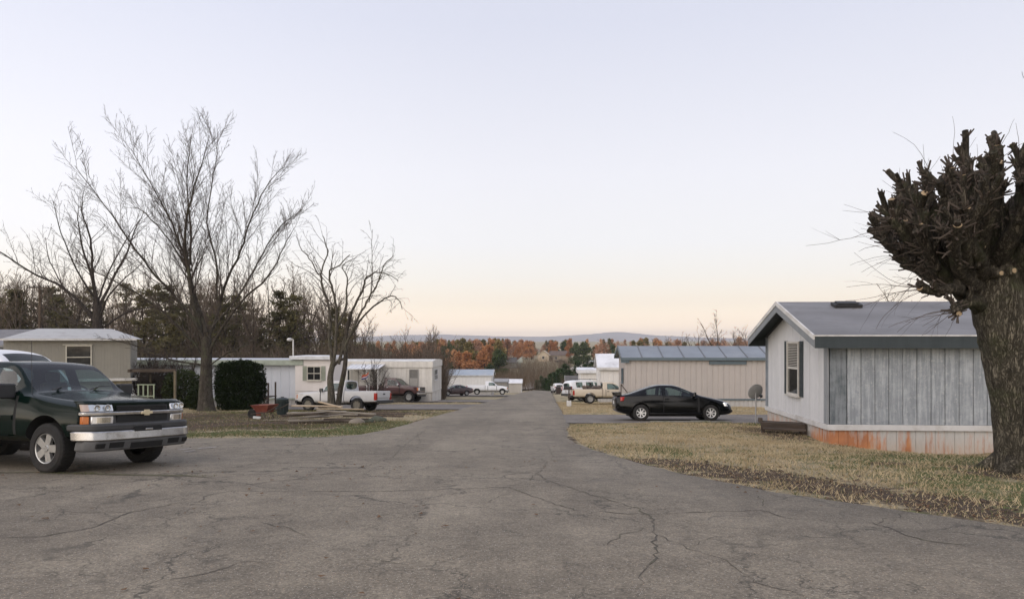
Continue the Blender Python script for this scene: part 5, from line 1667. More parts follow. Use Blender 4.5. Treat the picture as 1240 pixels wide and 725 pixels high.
# ---------------- left side
M_roof_bluewhite = plain('bluewhite_roof', (.33, .38, .43), .45, .12, 1, dirt=(.42, .44, .46), dscale=.6)
X, Y = (541 - 620) / 880 * 106, 106
fh = home('mobile_home', 'white home with pale blue roof behind the long white pickup', (X, Y, hz(X, Y) + .15), RZ, 6.6, 4.0, .35, 2.35, 'gable', .72, streaky('white_siding_clean', (.80, .79, .77), (.70, .69, .67), 4, .5, bump=.05), M_roof_bluewhite, M_skirt_white, M_white_trim, .45, None, .15, .2, fascia=.12)
window(fh, (6.63, 2.0, 1.35), R(90), .9, 1.2, sashes=1)
M_aged_white = streaky('aged_white_siding', (.70, .67, .61), (.50, .475, .43), 2.6, .65, bump=.08)
M_aged_skirt = streaky('aged_skirting', (.68, .65, .59), (.48, .45, .40), 3, .7, bump=.05)
Y = 61.0
X = (398 - 620) / 880 * Y
GLn = (524 - 398) / 880 * Y
g2 = home('mobile_home', 'long aged white trailer with awning behind the maroon pickup', (X, Y, hz(X + 6, Y) + .0), RZ, GLn, 5.2, .85, 2.5, 'round', .16, M_aged_white, plain('white_trailer_roof', (.64, .63, .60), .55, .12, 1.5, dirt=(.32, .31, .29), dscale=.9), M_aged_skirt, M_aged_white, .42, None, .06, .06, fascia=.50)
u = lambda px: (px - 398) / 880 * Y
window(g2, (u(502), -.01, 1.25), 0, .78, 1.5, frame=plain('grey_frame', (.28, .27, .25), .6, .1, 4), sashes=1, blind=1.0)
window(g2, (u(424), -.01, 1.45), 0, .45, 1.25, frame=plain('grey_frame', (.28, .27, .25)), sashes=0)
window(g2, (GLn + .02, 1.8, 1.75), R(90), 1.7, .95, frame=M_white_trim, sashes=1, bars=2)
MB().box((u(429), -.035, 1.78), (.75, .05, 1.85)).build('door', plain('trailer_door', (.40, .38, .33), .6, .1, 4), g2)
mb = MB(); a0, a1 = u(428), u(467)
mb.hexa([(a0, -2.2, 2.82), (a1, -2.2, 2.82), (a1, -.08, 3.12), (a0, -.08, 3.12), (a0, -2.2, 2.87), (a1, -2.2, 2.87), (a1, -.08, 3.17), (a0, -.08, 3.17)])
for i in range(9): 
    xx = a0 + (a1 - a0) * i / 8
    mb.hexa([(xx - .02, -2.21, 2.87), (xx + .02, -2.21, 2.87), (xx + .02, -.08, 3.17), (xx - .02, -.08, 3.17), (xx - .02, -2.21, 2.91), (xx + .02, -2.21, 2.91), (xx + .02, -.08, 3.21), (xx - .02, -.08, 3.21)])
aw = mb.build('awning', M_white_roof, g2)
for xx in (a0 + .1, (a0 + a1) / 2 + .35, a1 - .1): MB().box((xx, -2.12, 1.27), (.06, .06, 3.08)).build('post', M_white_trim, aw)
# the long pale trailer behind the hedge with its bump-out
M_pale_wall = streaky('pale_blue_siding', (.66, .685, .73), (.57, .59, .63), 2.5, .5, bump=.05)
Y = 49.0
X = (150 - 620) / 880 * Y
LL = (367 - 150) / 880 * Y
l2 = home('mobile_home', 'long pale trailer with flat roof behind hedge and trash bin', (X, Y, hz(-16, Y) + .02), RZ, LL, 4.0, .5, 2.55, 'round', .10, M_pale_wall, plain('pale_roof_metal', (.44, .46, .49), .5, .1, 1.5), M_skirt_white, plain('green_fascia', (.36, .40, .33), .6, .15, 3), .6, M_pale_wall, .35, .3, fascia=.34)
u = lambda px: (px - 150) / 880 * Y
mb = MB(); mb.box((LL + .95, 1.15, 1.68), (2.35, 2.9, 2.95)); mb.build('bump_out', streaky('pinkish_white', (.80, .745, .70), (.70, .65, .61), 3, .5, bump=.05), l2)
mb = MB(); mb.box((LL + .9, 1.1, 3.25), (2.9, 3.3, .24)); mb.build('bump_out_roof', M_white_roof, l2, bevel=.03)
window(l2, (LL + 1.05, -.31, 1.75), 0, .95, .95, frame=M_cream_trim, sashes=1, shutter=plain('green_shutter', (.33, .35, .28), .7, .1, 3), bars=1)
mb = MB()
for i in range(3): mb.box((LL + .95, -.312, .75 + .16 * i), (2.3, .02, .03))
mb.build('lap_line', M_white_trim, l2)
window(l2, (u(178), -.02, 1.5), 0, 1.0, 1.0, sashes=1)
# the beige home on the far left
M_beige = streaky('beige_siding', (.29, .275, .235), (.235, .222, .192), 3, .5, bump=.05)
Y = 42.0; Lb = 6.13; BA = R(24)
zb = hz(-25, Y)
bh = thing('house', 'beige ribbed home with pale metal roof behind the green pickup', 'house', (-22.05 - Lb * math.cos(BA), 42.0 - Lb * math.sin(BA), zb), BA)
zw0, zw1 = -.52 - zb, 1.72 - zb
for a_, c_ in (((0, 0), (Lb, 0)), ((Lb, 0), (Lb, 6)), ((0, 6), (0, 0))):
    mb = MB(); ribbed(mb, a_, c_, zw0, zw1, .16, .15, .008); mb.build('wall', M_beige, bh, fix=False)
mb = MB(); mb.hexa([(-.1, -.3, zw1), (Lb + .32, -.3, zw1), (Lb + .32, 6.3, zw1), (-.1, 6.3, zw1), (1.2, 2.4, zw1 + .62), (Lb - 1.2, 2.4, zw1 + .62), (Lb - 1.2, 3.6, zw1 + .62), (1.2, 3.6, zw1 + .62)])
rf = mb.build('roof', plain('pale_seamed_roof', (.42, .42, .41), .5, .12, 1.2, dirt=(.27, .26, .25), dscale=1.2), bh)
MB().box((Lb / 2 + .1, -.31, zw1 - .02), (Lb + .46, .03, .11)).build('fascia', M_white_trim, bh)
mb = MB(); mb.box((Lb / 2 + .2, -.10, zw0 - .07), (Lb + .3, .34, .14)); mb.build('ledge', M_white_trim, bh)
m_blk = plain('block_wall', (.36, .315, .22), .9, .2, 3, bump=.5, bscale=14, dirt=(.22, .19, .14), dscale=2.5)
mb = MB()
for r in range(int((zw0 + .2) / .2)):
    for q in range(int(Lb / .4) + 1):
        xx = q * .4 + (.2 if r % 2 else 0)
        mb.box((min(xx, Lb - .1), .06, zw0 - .24 - r * .2), (.385, .10 + .01 * ((q * 7 + r * 3) % 3), .185))
o = mb.build('block_course', m_blk, bh); o['kind'] = 'stuff'
window(bh, (3.55, -.01, zw0 + .55), 0, 1.28, 1.35, frame=M_cream_trim, sashes=1, sill=False)
MB().box((3.5, -.05, zw0 + 1.93), (1.45, .1, .05)).build('window_hood', M_cream_trim, bh)
# grey roof beyond
X, Y = (-60 - 620) / 880 * 52, 52
home('house', 'house with plain grey shingle roof at the far left edge', (X, Y, hz(X, Y)), 0, 6.4, 6, .2, 4.0, 'gable', 1.1, plain('grey_house_wall', (.16, .165, .17), .8, .2, 2), plain('grey_shingles', (.17, .17, .18), .9, .2, 3), M_skirt_white, M_seam, .4, None, .2, .2, cat='house')
# ---------------- houses across the valley
M_cream = plain('cream_house', (.46, .38, .28), .8, .12, 1)
M_brownroof = plain('brown_roof', (.13, .10, .085), .9, .25, 1)
Y = 345.0; X = (651 - 620) / 880 * Y
zc = hz(X + 3, Y)
fhs = thing('house', 'far cream gabled house with long low brown roof', 'house', (X, Y, zc), R(-8))
mb = MB(); mb.box((2.7, 4, 1.3), (5.4, 8, 3.2)); mb.prism([(0, 2.9), (5.4, 2.9), (2.7, 4.9)], 0, 8, 'y'); mb.build('wall', M_cream, fhs)
mb = MB(); mb.box((10.5, 6, 1.3), (10.4, 7, 3.2)); mb.build('wing_wall', plain('tan_wing', (.30, .25, .19), .8, .15, 1), fhs)
mb = MB(); mb.prism([(-.5, 2.75), (2.7, 5.0), (2.7, 5.25), (-.8, 2.75)], -.4, 8.4, 'y'); mb.prism([(5.9, 2.75), (2.7, 5.0), (2.7, 5.25), (6.2, 2.75)], -.4, 8.4, 'y'); mb.build('roof', M_cream, fhs)
mb = MB(); mb.prism([(2.0, 2.9), (9.8, 2.9), (6.0, 5.0)], 5.2, 16, 'x'); mb.build('wing_roof', M_brownroof, fhs)
window(fhs, (2.7, -.02, 1.2), 0, 1.2, 1.3); window(fhs, (8.5, 2.48, 1.0), 0, 1.3, 1.3); MB().box((6.6, 2.46, 1.0), (1.0, .06, 2.1)).build('door', M_brownroof, fhs)
Y = 300.0; X = (611 - 620) / 880 * Y; zc = hz(X, Y)
fh2 = thing('house', 'far dark roofed house half hidden by the autumn trees', 'house', (X, Y, zc), R(6))
mb = MB(); mb.box((3.4, 3, 1.2), (6.8, 6, 3.0)); mb.build('wall', plain('grey_far_wall', (.24, .25, .22), .8, .2, 1), fh2)
mb = MB(); mb.prism([(-.5, 2.5), (6.5, 2.5), (3.0, 4.6)], -.6, 5.4, 'x'); mb.build('roof', plain('dark_far_roof', (.10, .095, .09), .9, .2, 1), fh2)
mb = MB(); mb.prism([(4.6, 2.6), (7.6, 2.6), (7.2, 4.7)], 0, 3, 'y'); mb.build('gable', plain('pale_gable', (.40, .42, .36), .8, .2, 1), fh2)
# the pale lane that crosses the far field
far_pts = [((744, 437), 330), ((712, 438), 318), ((692, 443), 285), ((672, 450), 245), ((654, 458), 205), ((640, 464), 180), ((622, 470), 165)]
V = []; F = []
lane = smooth_path([((p[0] - 620) / 880 * D, D, 0) for p, D in far_pts], 6)
for i, p in enumerate(lane):
    for s in (-1, 1):
        xx = p.x + s * 2.6
        V.append((xx, p.y + s * 1.2, hz(xx, p.y) + .35))
for i in range(len(lane) - 1): F.append((2 * i, 2 * i + 1, 2 * i + 3, 2 * i + 2))
tag(link_mesh('lane', fast_mesh('lane', V, F, plain('pale_lane', (.34, .30, .25), .9, .15, .3), True)), kind='structure')
# ------------------------------------------------------------------ vehicles
# a vehicle's own frame: +x forward, +y its left, z up, origin on the ground midway between the axles


def station_at(st, x):
    for a, c in zip(st, st[1:]):
        if (a[0] - x) * (c[0] - x) <= 0 and a[0] != c[0]:
            t = (x - a[0]) / (c[0] - a[0])
            return tuple(p + (q - p) * t for p, q in zip(a, c))
    raise ValueError(x)


def half_ring(s):
    x, zb, hw, zs, zt, wt, zr, wr, zc = s
    return [(0, zb), (hw * .82, zb), (hw * .985, zs), (hw, zs + (zt - zs) * .58), (wt, zt), (wr + (wt - wr) * .10, zr - (zr - zt) * .10), (wr * .97, zr), (0, zc)]


def shell(st, classify, crease=None, end_crease=(.5, .5), rear_win=None, arches=(), hw=1.0, cut=None, sub=2):
    """loft through the stations, smoothed, with wheel arches (and a load bed) cut out; returns the evaluated mesh"""
    crease = crease or {}
    bm = bmesh.new()
    cl = bm.edges.layers.float.new('crease_edge')
    rings = []
    for s in st:
        h = half_ring(s)
        pts = [(s[0], -y, z) for y, z in h] + [(s[0], y, z) for y, z in reversed(h[1:-1])]
        rings.append([bm.verts.new(p) for p in pts])
    for i in range(len(st) - 1):
        xm = (st[i][0] + st[i + 1][0]) / 2
        for k in range(14):
            f = bm.faces.new((rings[i][k], rings[i][(k + 1) % 14], rings[i + 1][(k + 1) % 14], rings[i + 1][k]))
            f.material_index = classify(xm, k if k < 7 else 13 - k)
    def cap(ring, rear):
        if rear and rear_win:
            up = [ring[k] for k in range(4, 11)]
            c = sum((v.co for v in up), Vector()) / 7
            bx = [v.co for v in up]
            inner = [bm.verts.new((v.co.x, c.y + (v.co.y - c.y) * rear_win[0], c.z + rear_win[2] + (v.co.z - c.z) * rear_win[1])) for v in up]
            for a in range(7):
                b_ = (a + 1) % 7
                bm.faces.new((up[a], up[b_], inner[b_], inner[a]))
                e_ = bm.edges.get((inner[a], inner[b_])); e_[cl] = .8
            f = bm.faces.new(inner); f.material_index = 3
            bm.faces.new([ring[k] for k in (4, 3, 2, 1, 0, 13, 12, 11, 10)])
        else:
            bm.faces.new(ring)
    cap(rings[0], st[0][0] < st[-1][0]); cap(rings[-1], st[-1][0] < st[0][0])
    bm.edges.ensure_lookup_table()
    def cr(a, b, v):
        e = bm.edges.get((a, b))
        if e: e[cl] = max(e[cl], v)
    for i in range(len(st) - 1):
        for j, v in crease.items():
            for k in ((j,) if j in (0, 7) else (j, 14 - j)): cr(rings[i][k], rings[i + 1][k], v)
    for ring, v in ((rings[0], end_crease[0]), (rings[-1], end_crease[1])):
        for k in range(14): cr(ring[k], ring[(k + 1) % 14], v)
    bmesh.ops.recalc_face_normals(bm, faces=bm.faces)
    me = bpy.data.meshes.new('shell'); bm.to_mesh(me); bm.free()
    for _ in range(7): me.materials.append(None)
    o = bpy.data.objects.new('shell', me); COL.objects.link(o)
    m = o.modifiers.new('s', 'SUBSURF'); m.levels = sub; m.render_levels = sub
    cutters = []
    if arches or cut:
        mb = MB()
        for x, r in arches:
            for s in (-1, 1):
                a, c = s * (hw + .3), s * (hw - .36)
                mb.lathe([(.001, a), (r, a), (r, c), (.001, c)], 'y', 28, (x, 0, r * .93))
        def add_cut(mb, idx):
            cm = mb.mesh('cutter', [M_dark] * 7)
            for p in cm.polygons: p.material_index = idx
            co = bpy.data.objects.new('cutter', cm); COL.objects.link(co)
            b_ = o.modifiers.new('b', 'BOOLEAN'); b_.operation = 'DIFFERENCE'; b_.object = co; b_.solver = 'EXACT'
            cutters.append(co)
        if arches: add_cut(mb, 5)
        if cut: add_cut(cut, 0)
    bpy.context.view_layer.update()
    dg = bpy.context.evaluated_depsgraph_get()
    out = bpy.data.meshes.new_from_object(o.evaluated_get(dg))
    bpy.data.objects.remove(o)
    for c in cutters: bpy.data.objects.remove(c)
    return out


def split_shell(me, root, names, mats, smooth=32, sided=(2, 4)):
    """one object for each painted or glazed region, left and right apart"""
    made = {}
    for idx, (nm, mt) in enumerate(zip(names, mats)):
        well = nm == 'wheel_well'
        for side in ((-1, 1, -2, 2) if well else ((-1, 1) if idx in sided else (0,))):
            bm = bmesh.new(); bm.from_mesh(me)
            kill = [f for f in bm.faces if f.material_index != idx or (side and f.calc_center_median().y * side < 0) or (well and f.calc_center_median().x * (1.5 - abs(side)) < 0)]
            bmesh.ops.delete(bm, geom=kill, context='FACES')
            if not bm.faces: bm.free(); continue
            for f in bm.faces: f.material_index = 0
            m2 = bpy.data.meshes.new(nm); bm.to_mesh(m2); bm.free()
            m2.materials.clear(); m2.materials.append(mt)
            m2.shade_smooth(); m2.set_sharp_from_angle(angle=R(smooth))
            made[(nm, side)] = link_mesh(nm, m2, root)
            if nm == 'door_gap': made[(nm, side)]['kind'] = 'stuff'
    bpy.data.meshes.remove(me)
    return made


_wheel_cache = {}


def wheel(root, x, y, r, w, style, mat):
    key = (round(r, 3), round(w, 3), style, mat.name)
    if key not in _wheel_cache:
        t = MB(); t.lathe([(r * .60, -w * .42), (r * .64, -w * .5), (r * .88, -w * .5), (r * .975, -w * .40), (r, -w * .28), (r, w * .28), (r * .975, w * .40), (r * .88, w * .5), (r * .64, w * .5), (r * .60, w * .42), (r * .60, -w * .42)], 'y', 36)
        for i in range(40):
            a = i / 40 * 6.283
            t.box((r * .995 * math.cos(a), 0, r * .995 * math.sin(a)), (.012, w * .72, .03), ry=-a)
        tm = t.mesh('tyre', M_rubber, 35)
        q = MB(); f = w * .44
        q.lathe([(r * .615, f * .98), (r * .60, f * 1.04), (r * .565, f * .98), (r * .55, f * .55), (r * .52, f * .3)], 'y', 32)
        q.lathe([(.001, f * 1.0), (r * .13, f * 1.0), (r * .16, f * .88), (r * .16, f * .4)], 'y', 16)
        ns = {'alloy6': 6, 'alloy5': 5, 'alloy7': 7, 'steel': 8}[style]
        for i in range(ns):
            a = (i + .5) / ns * 6.283
            wd = {'alloy6': .17, 'alloy5': .27, 'alloy7': .12, 'steel': .24}[style] * r
            c, s = math.cos(a), math.sin(a)
            def P(u, v, h): return (u * c - v * s, h, u * s + v * c)
            q.hexa([P(r * .12, -wd * .55, f * .55), P(r * .575, -wd * .62, f * .6), P(r * .575, wd * .62, f * .6), P(r * .12, wd * .55, f * .55),
                    P(r * .12, -wd * .5, f * .93), P(r * .575, -wd * .58, f * .96), P(r * .575, wd * .58, f * .96), P(r * .12, wd * .5, f * .93)])
        for i in range(5):
            a = i / 5 * 6.283; q.tube([(r * .10 * math.cos(a), f, r * .10 * math.sin(a)), (r * .10 * math.cos(a), f * 1.05, r * .10 * math.sin(a))], .011, 6)
        rm = q.mesh('rim', mat, 35)
        d = MB(); d.lathe([(.001, f * .28), (r * .56, f * .28), (r * .56, -f)], 'y', 24)
        dm = d.mesh('brake_disc', M_dark, 35)
        _wheel_cache[key] = (tm, rm, dm)
    tm, rm, dm = _wheel_cache[key]
    o = bpy.data.objects.new('wheel', None); o.empty_display_size = .2; COL.objects.link(o); o.parent = root
    o.location = (x, y, r - .012); o.rotation_euler = (0, 0, 0 if y > 0 else math.pi)
    for nm, me in (('tyre', tm), ('rim', rm), ('brake_disc', dm)): link_mesh(nm, me, o)
    return o


def curved_bar(mb, y0, y1, z0, z1, xf, off, depth, n=8, lean=0.0):
    pts = []
    for i in range(n + 1):
        y = y0 + (y1 - y0) * i / n
        x = xf(y) + off
        pts.append([(x, y, z0), (x - lean, y, z1), (x - depth - lean, y, z1), (x - depth, y, z0)])
    vs = [p for r in pts for p in r]
    fs = []
    for i in range(n):
        a, b = i * 4, (i + 1) * 4
        for k in range(4): fs.append((a + k, a + (k + 1) % 4, b + (k + 1) % 4, b + k))
    fs += [(0, 3, 2, 1), tuple(n * 4 + k for k in (0, 1, 2, 3))]
    mb.add(vs, fs)


def set_on_ground(root, x, y, head, sink=0.0):
    """stand it on the slope; head = compass of its nose in degrees from +x"""
    e = .8
    nx_ = (float(base_z(x - e, y)) - float(base_z(x + e, y))) / (2 * e)
    ny_ = (float(base_z(x, y - e)) - float(base_z(x, y + e))) / (2 * e)
    up = Vector((nx_, ny_, 1)).normalized()
    f = Vector((math.cos(R(head)), math.sin(R(head)), 0)); f = (f - up * f.dot(up)).normalized()
    l_ = up.cross(f)
    M = Matrix((f, l_, up)).transposed().to_4x4()
    z = float(base_z(x, y)) + .016 + .0011 * max(0, y) - sink
    M.translation = (x, y, z)
    root.matrix_world = M
    root.rotation_mode = 'QUATERNION'
    root.location = (x, y, z); root.rotation_quaternion = M.to_quaternion()


def interior(root, xs, w, zseat, ztop, xdash, zdash, rows=1):
    for r in range(rows):
        zseat -= .20 * r
        for s in (-1, 1):
            mb = MB(); x = xs - r * .72
            mb.box((x, s * w * .45, zseat), (.5, .48, .16)); mb.box((x - .27, s * w * .45, zseat + .33), (.14, .46, .62), ry=-.2)
            mb.box((x - .36, s * w * .45, zseat + .73), (.09, .26, .2), ry=-.2)
            mb.build('seat', M_seat, root, bevel=.05)
    MB().box((xdash, 0, zdash), (.42, w * 1.62, .2)).build('dashboard', M_black, root, bevel=.05)
    mb = MB()
    c = Vector((xdash - .36, w * .45, zdash + .06))
    mb.tube([c + Vector((.07 * math.sin(a) * .6, .185 * math.cos(a), .185 * math.sin(a))) for a in [k / 20 * 6.283 for k in range(21)]], .015, 6)
    mb.tube([c, c + Vector((.3, 0, -.1))], .03, 6)
    mb.build('steering_wheel', M_black, root)


def mirror(root, x, y, z, mat, s=1.0):
    sg = 1 if y > 0 else -1
    mb = MB(); mb.box((x, y + sg * .13, z + .07), (.11 * s, .22 * s, .19 * s)); mb.box((x + .02, y + sg * .02, z + .03), (.06, .10, .05))
    o = mb.build('mirror', mat, root, bevel=.025)
    MB().box((x - .058 * s, y + sg * .13, z + .07), (.006, .18 * s, .15 * s)).build('mirror_glass', M_chrome, o)


TRUCKS = {}


def pickup(name, label, paint, p, group=None):
    """p: dims of one pickup; paint: body material"""
    g = lambda k, d=None: p.get(k, d)
    root = thing(name, label, 'pickup truck', (0, 0, 0), 0, group)
    hw, zb, zbelt, zhf, zhc, zr = g('hw'), g('zb'), g('zbelt'), g('zhf'), g('zhc'), g('zr')
    Lf, fa, ra, xc, xt, xb, xe, r = g('Lf'), g('fa'), g('ra'), g('xc'), g('xt'), g('xb'), g('xe'), g('r')
    d0, d1 = g('d0'), g('d1')
    sq = g('sq', 1.0)
    zs = zb + .14
    rw = hw * g('roofw', .74)
    S = lambda x, zb_, h, zt, wt, z6, w6, zc: (x, zb_, h, zs, zt, wt, z6, w6, zc)
    nb = g('nose', .26)
    st = [S(Lf - nb, zb + .08, hw * .955, zhf - .10, hw * .92, zhf - .03, hw * .80, zhf),
          S(Lf - nb - .12, zb + .06, hw * .965, zhf - .08, hw * .925, zhf - .01, hw * .82, zhf + .03),
          S(fa, zb, hw, zhf + (zhc - zhf) * .35 - .07, hw * .945, zhf + (zhc - zhf) * .4 - .01, hw * .83, zhf + (zhc - zhf) * .55 + .03),
          S(xc + .20, zb, hw, zbelt - .02, hw * .945, zhc - .03, hw * .83, zhc + .02),
          S(xc, zb, hw, zbelt, hw * .945, zhc, hw * .82, zhc + .03),
          S(xt, zb, hw, zbelt + .01, hw * .945, zr - .07, rw, zr - .03),
          S(xt - .25, zb, hw, zbelt + .01, hw * .945, zr - .045, rw, zr),
          S(xb + .10, zb, hw, zbelt + .01, hw * .945, zr - .05, rw, zr),
          S(xb, zb, hw, zbelt + .01, hw * .945, zr - .07, rw * .985, zr - .02)]
    wins = g('wins')
    extra = {d0, d0 - .014, d1, d1 + .014, xb + .10, xt}
    for a, c in wins: extra |= {a, c}
    for x in sorted(extra, reverse=True):
        if all(abs(x - s[0]) > .006 for s in st):
            st.append(station_at(st, x)); st.sort(key=lambda s: -s[0])
    def classify(xm, j):
        if j in (2, 3, 4) and (d0 - .014 < xm < d0 or d1 < xm < d1 + .014) and not (j == 4): return 6
        if j == 6 and xt < xm < xc: return 1
        if j == 4 and any(a < xm < c for a, c in wins): return 2
        if j in (2, 3, 4, 5) and d1 < xm < d0 and not (j == 5): return 4
        return 0
    cr = {2: .35, 4: g('belt_crease', .45), 5: g('edge_crease', 0.0), 6: g('roof_crease', .3)}
    me = shell(st, classify, cr, (.45, .75), g('rear_win', (.80, .72, 0.0)), [(fa, r * 1.19)], hw)
    names = ['cab', 'windshield', 'side_window', 'rear_window', 'door', 'wheel_well', 'door_gap']
    parts = split_shell(me, root, names, [paint, M_glass, M_glass, M_glass, paint, M_dark, M_dark])
    for s in (-1, 1):
        d = parts.get(('door', s))
        if d:
            mb = MB(); mb.box((d1 + .16, s * hw * .998, zbelt - .13), (.17, .035, .045)); mb.build('handle', g('handle_mat', M_black), d, bevel=.01)
    # bed: outer loft, load space cut out
    zrail = g('zrail')
    bst = [S(x, z_, h, zrail - .03, hw * .955, zrail, hw * .93, zrail + .003) for x, z_, h in ((xb - .03, zb + .02, hw), (ra + r * 1.3, zb + .02, hw), (ra - r * 1.3, zb + .04, hw), (xe + .05, zb + .1, hw), (xe, zb + .12, hw * .985))]
    cut = MB().box(((xb - .03 + xe) / 2, 0, zrail - .02), (xb - .03 - xe - .16, hw * 1.72, .9))
    bm_ = shell(bst, lambda x, j: 0, {2: .4, 4: .7, 5: .8, 6: .9}, (.9, .9), None, [(ra, r * 1.19)], hw, cut)
    split_shell(bm_, root, ['bed', '', '', '', '', 'wheel_well'], [paint, paint, paint, paint, paint, M_dark], 32, ())
    # tailgate with its recess
    mb = MB(); mb.box((xe - .012, 0, (zb + .30 + zrail) / 2), (.05, hw * 1.62, zrail - zb - .34)); tg = mb.build('tailgate', paint, root, bevel=.015)
    MB().box((xe - .04, 0, zrail - .16), (.02, .24, .07)).build('handle', M_black, tg, bevel=.01)
    for s in (-1, 1):
        tl = g('tail', (.10, .42))
        mb = MB(); mb.box((xe + .035, s * hw * .92, zrail - .10 - tl[1] / 2), (.13, tl[0] * 1.35, tl[1])); o = mb.build('taillight', M_red, root, bevel=.012)
        MB().box((xe - .034, s * hw * .92, zrail - .10 - tl[1] * .78), (.01, tl[0] * 1.1, tl[1] * .2)).build('reversing_lens', M_clear, o)
    bmp = g('rear_bumper', M_chrome)
    mb = MB(); mb.box((xe - .12, 0, zb + .12), (.17, hw * 1.88, .17)); mb.box((xe + .02, 0, zb + .12), (.2, hw * 1.2, .08)); rb = mb.build('rear_bumper', bmp, root, bevel=.03)
    if g('plate'): MB().box((xe - .21, 0, zb + .14), (.012, .3, .13)).build('number_plate', M_white_trim, rb)
    mb = MB(); mb.box(((fa + ra) / 2, 0, zb + .03), (fa - ra + 1.2, hw * 1.1, .14)); mb.tube([(ra, -hw * .8, r), (ra, hw * .8, r)], .07, 8); mb.tube([(fa, -hw * .8, r), (fa, hw * .8, r)], .06, 8); mb.build('chassis', M_dark, root)
    w = g('tw', .25)
    for x in (fa, ra):
        for s in (-1, 1): wheel(root, x, s * (hw - w / 2 - .035), r, w, g('rim', 'steel'), g('rim_mat', M_alloy))
    interior(root, (d0 + d1) / 2 - .15, hw * .86, zbelt - .42, zr, xc - .20, zbelt - .10)
    for s in (-1, 1): mirror(root, d0 - .12, s * hw * .95, zbelt, g('mirror_mat', M_black), g('mirror_s', 1.0))
    mb = MB()
    for y0 in (.12, -.55):
        mb.tube([(xc + .06, y0 + .0, zhc + .045), (xc - .10, y0 + .30, zhc + .10), (xc - .13, y0 + .55, zhc + .10)], .011, 5)
    mb.build('wiper', M_black, root)
    if g('trim_strip'):
        for s in (-1, 1): MB().box(((d0 + d1) / 2 - .05, s * (hw + .004), zb + .42), (d0 - d1, .02, .075)).build('side_moulding', g('trim_strip'), root, bevel=.006)
    return root


# ---- dark green pickup in the left foreground
P_green = carpaint('paint_dark_green', (0.002, 0.008, 0.006), (.08, .075, .06), .0, .12, coat=0.0, spec=.20)
green = dict(hw=1.0, zb=.42, zbelt=1.18, zhf=1.10, zhc=1.225, zr=1.78, Lf=2.83, fa=1.83, ra=-1.83, xc=1.32, xt=.74, xb=-.78, xe=-3.0, r=.385, d0=1.15, d1=.02,
             wins=[(.72, .08), (.05, -.08)], zrail=1.22, rim='alloy5', belt_crease=.6, edge_crease=.25, roof_crease=.5, roofw=.72, nose=.30, tw=.27, mirror_s=1.25, trim_strip=P_green)
green['wins'] = [(.08, 1.0), (-.66, -.04)]
gt = pickup('pickup_truck', 'dark green pickup with chrome grille bar in the left foreground', P_green, green)
Lf, hw = green['Lf'], green['hw']
xf = lambda y: Lf - .02 - .10 * (abs(y) / hw) ** 2 - .16 * max(0, (abs(y) / hw - .72) / .28) ** 2
M_grille = plain('grille_mesh', (.010, .010, .010), .7, .1, 30)
M_greybar = plain('grey_bumper_pad', (.045, .045, .045), .6, .15, 8)
M_valance = plain('grey_valance', (.10, .10, .10), .6, .15, 8)
M_steelbar = plain('bumper_chrome_worn', (.42, .41, .40), .24, .15, 5, metal=.9, dirt=(.24, .22, .20), dscale=4)
mb = MB(); curved_bar(mb, -.925, .925, .66, 1.085, xf, -.05, .16, 14); mb.build('front_panel', P_green, gt, bevel=.02)
mb = MB(); curved_bar(mb, -.90, .90, 1.04, 1.11, xf, -.045, .22, 14, .10); mb.build('hood_lip', P_green, gt, bevel=.02)
mb = MB(); curved_bar(mb, -.54, .54, .735, 1.055, xf, -.035, .1, 10, .03); gr = mb.build('grille', plain('grille_surround', (.05, .05, .052), .35, .1, 8), gt, bevel=.012)
mb = MB(); curved_bar(mb, -.48, .48, .95, 1.03, xf, -.028, .06, 10, .02); curved_bar(mb, -.48, .48, .77, .88, xf, -.026, .06, 10); gm = mb.build('grille_mesh', M_grille, gr)
mb = MB()
for z in (.79, .81, .83, .85, .965, .985, 1.005): curved_bar(mb, -.47, .47, z, z + .006, xf, -.022, .02, 10)
mb.build('grille_slat', M_black, gr)
mb = MB(); curved_bar(mb, -.955, .955, .878, .937, xf, .012, .10, 18); mb.build('chrome_bar', M_steelbar, gt, bevel=.014)
for s in (-1, 1):
    a, c = (.545, .93)
    mb = MB(); curved_bar(mb, s * a, s * c, .940, 1.05, xf, -.012, .08, 8, .04); o = mb.build('headlight', M_reflector, gt, bevel=.012)
    mb = MB(); curved_bar(mb, s * .58, s * .88, .945, 1.045, xf, -.006, .01, 6, .04); mb.build('lens', M_clear, o)
    for yy in (.65, .80):
        mb = MB(); mb.lathe([(.052, xf(s * yy) - .006), (.045, xf(s * yy) - .004), (.02, xf(s * yy) - .008)], 'x', 14, (0, s * yy, 1.0)); mb.build('lamp_bowl', M_chrome, o)
    mb = MB(); curved_bar(mb, s * .885, s * .945, .945, 1.05, xf, -.004, .05, 3, .04); mb.build('side_lens', plain('clear_amber', (.46, .36, .31), .2, .1, 6, coat=.5), o)
    mb = MB(); curved_bar(mb, s * a, s * .86, .75, .872, xf, -.012, .08, 8); o = mb.build('lower_lamp', M_reflector, gt, bevel=.012)
    mb = MB(); curved_bar(mb, s * .60, s * .80, .772, .85, xf, -.004, .02, 6); mb.build('lens', M_chrome, o)
    mb = MB(); curved_bar(mb, s * .885, s * .948, .752, .868, xf, -.006, .06, 4); mb.build('indicator', M_amber, gt, bevel=.008)
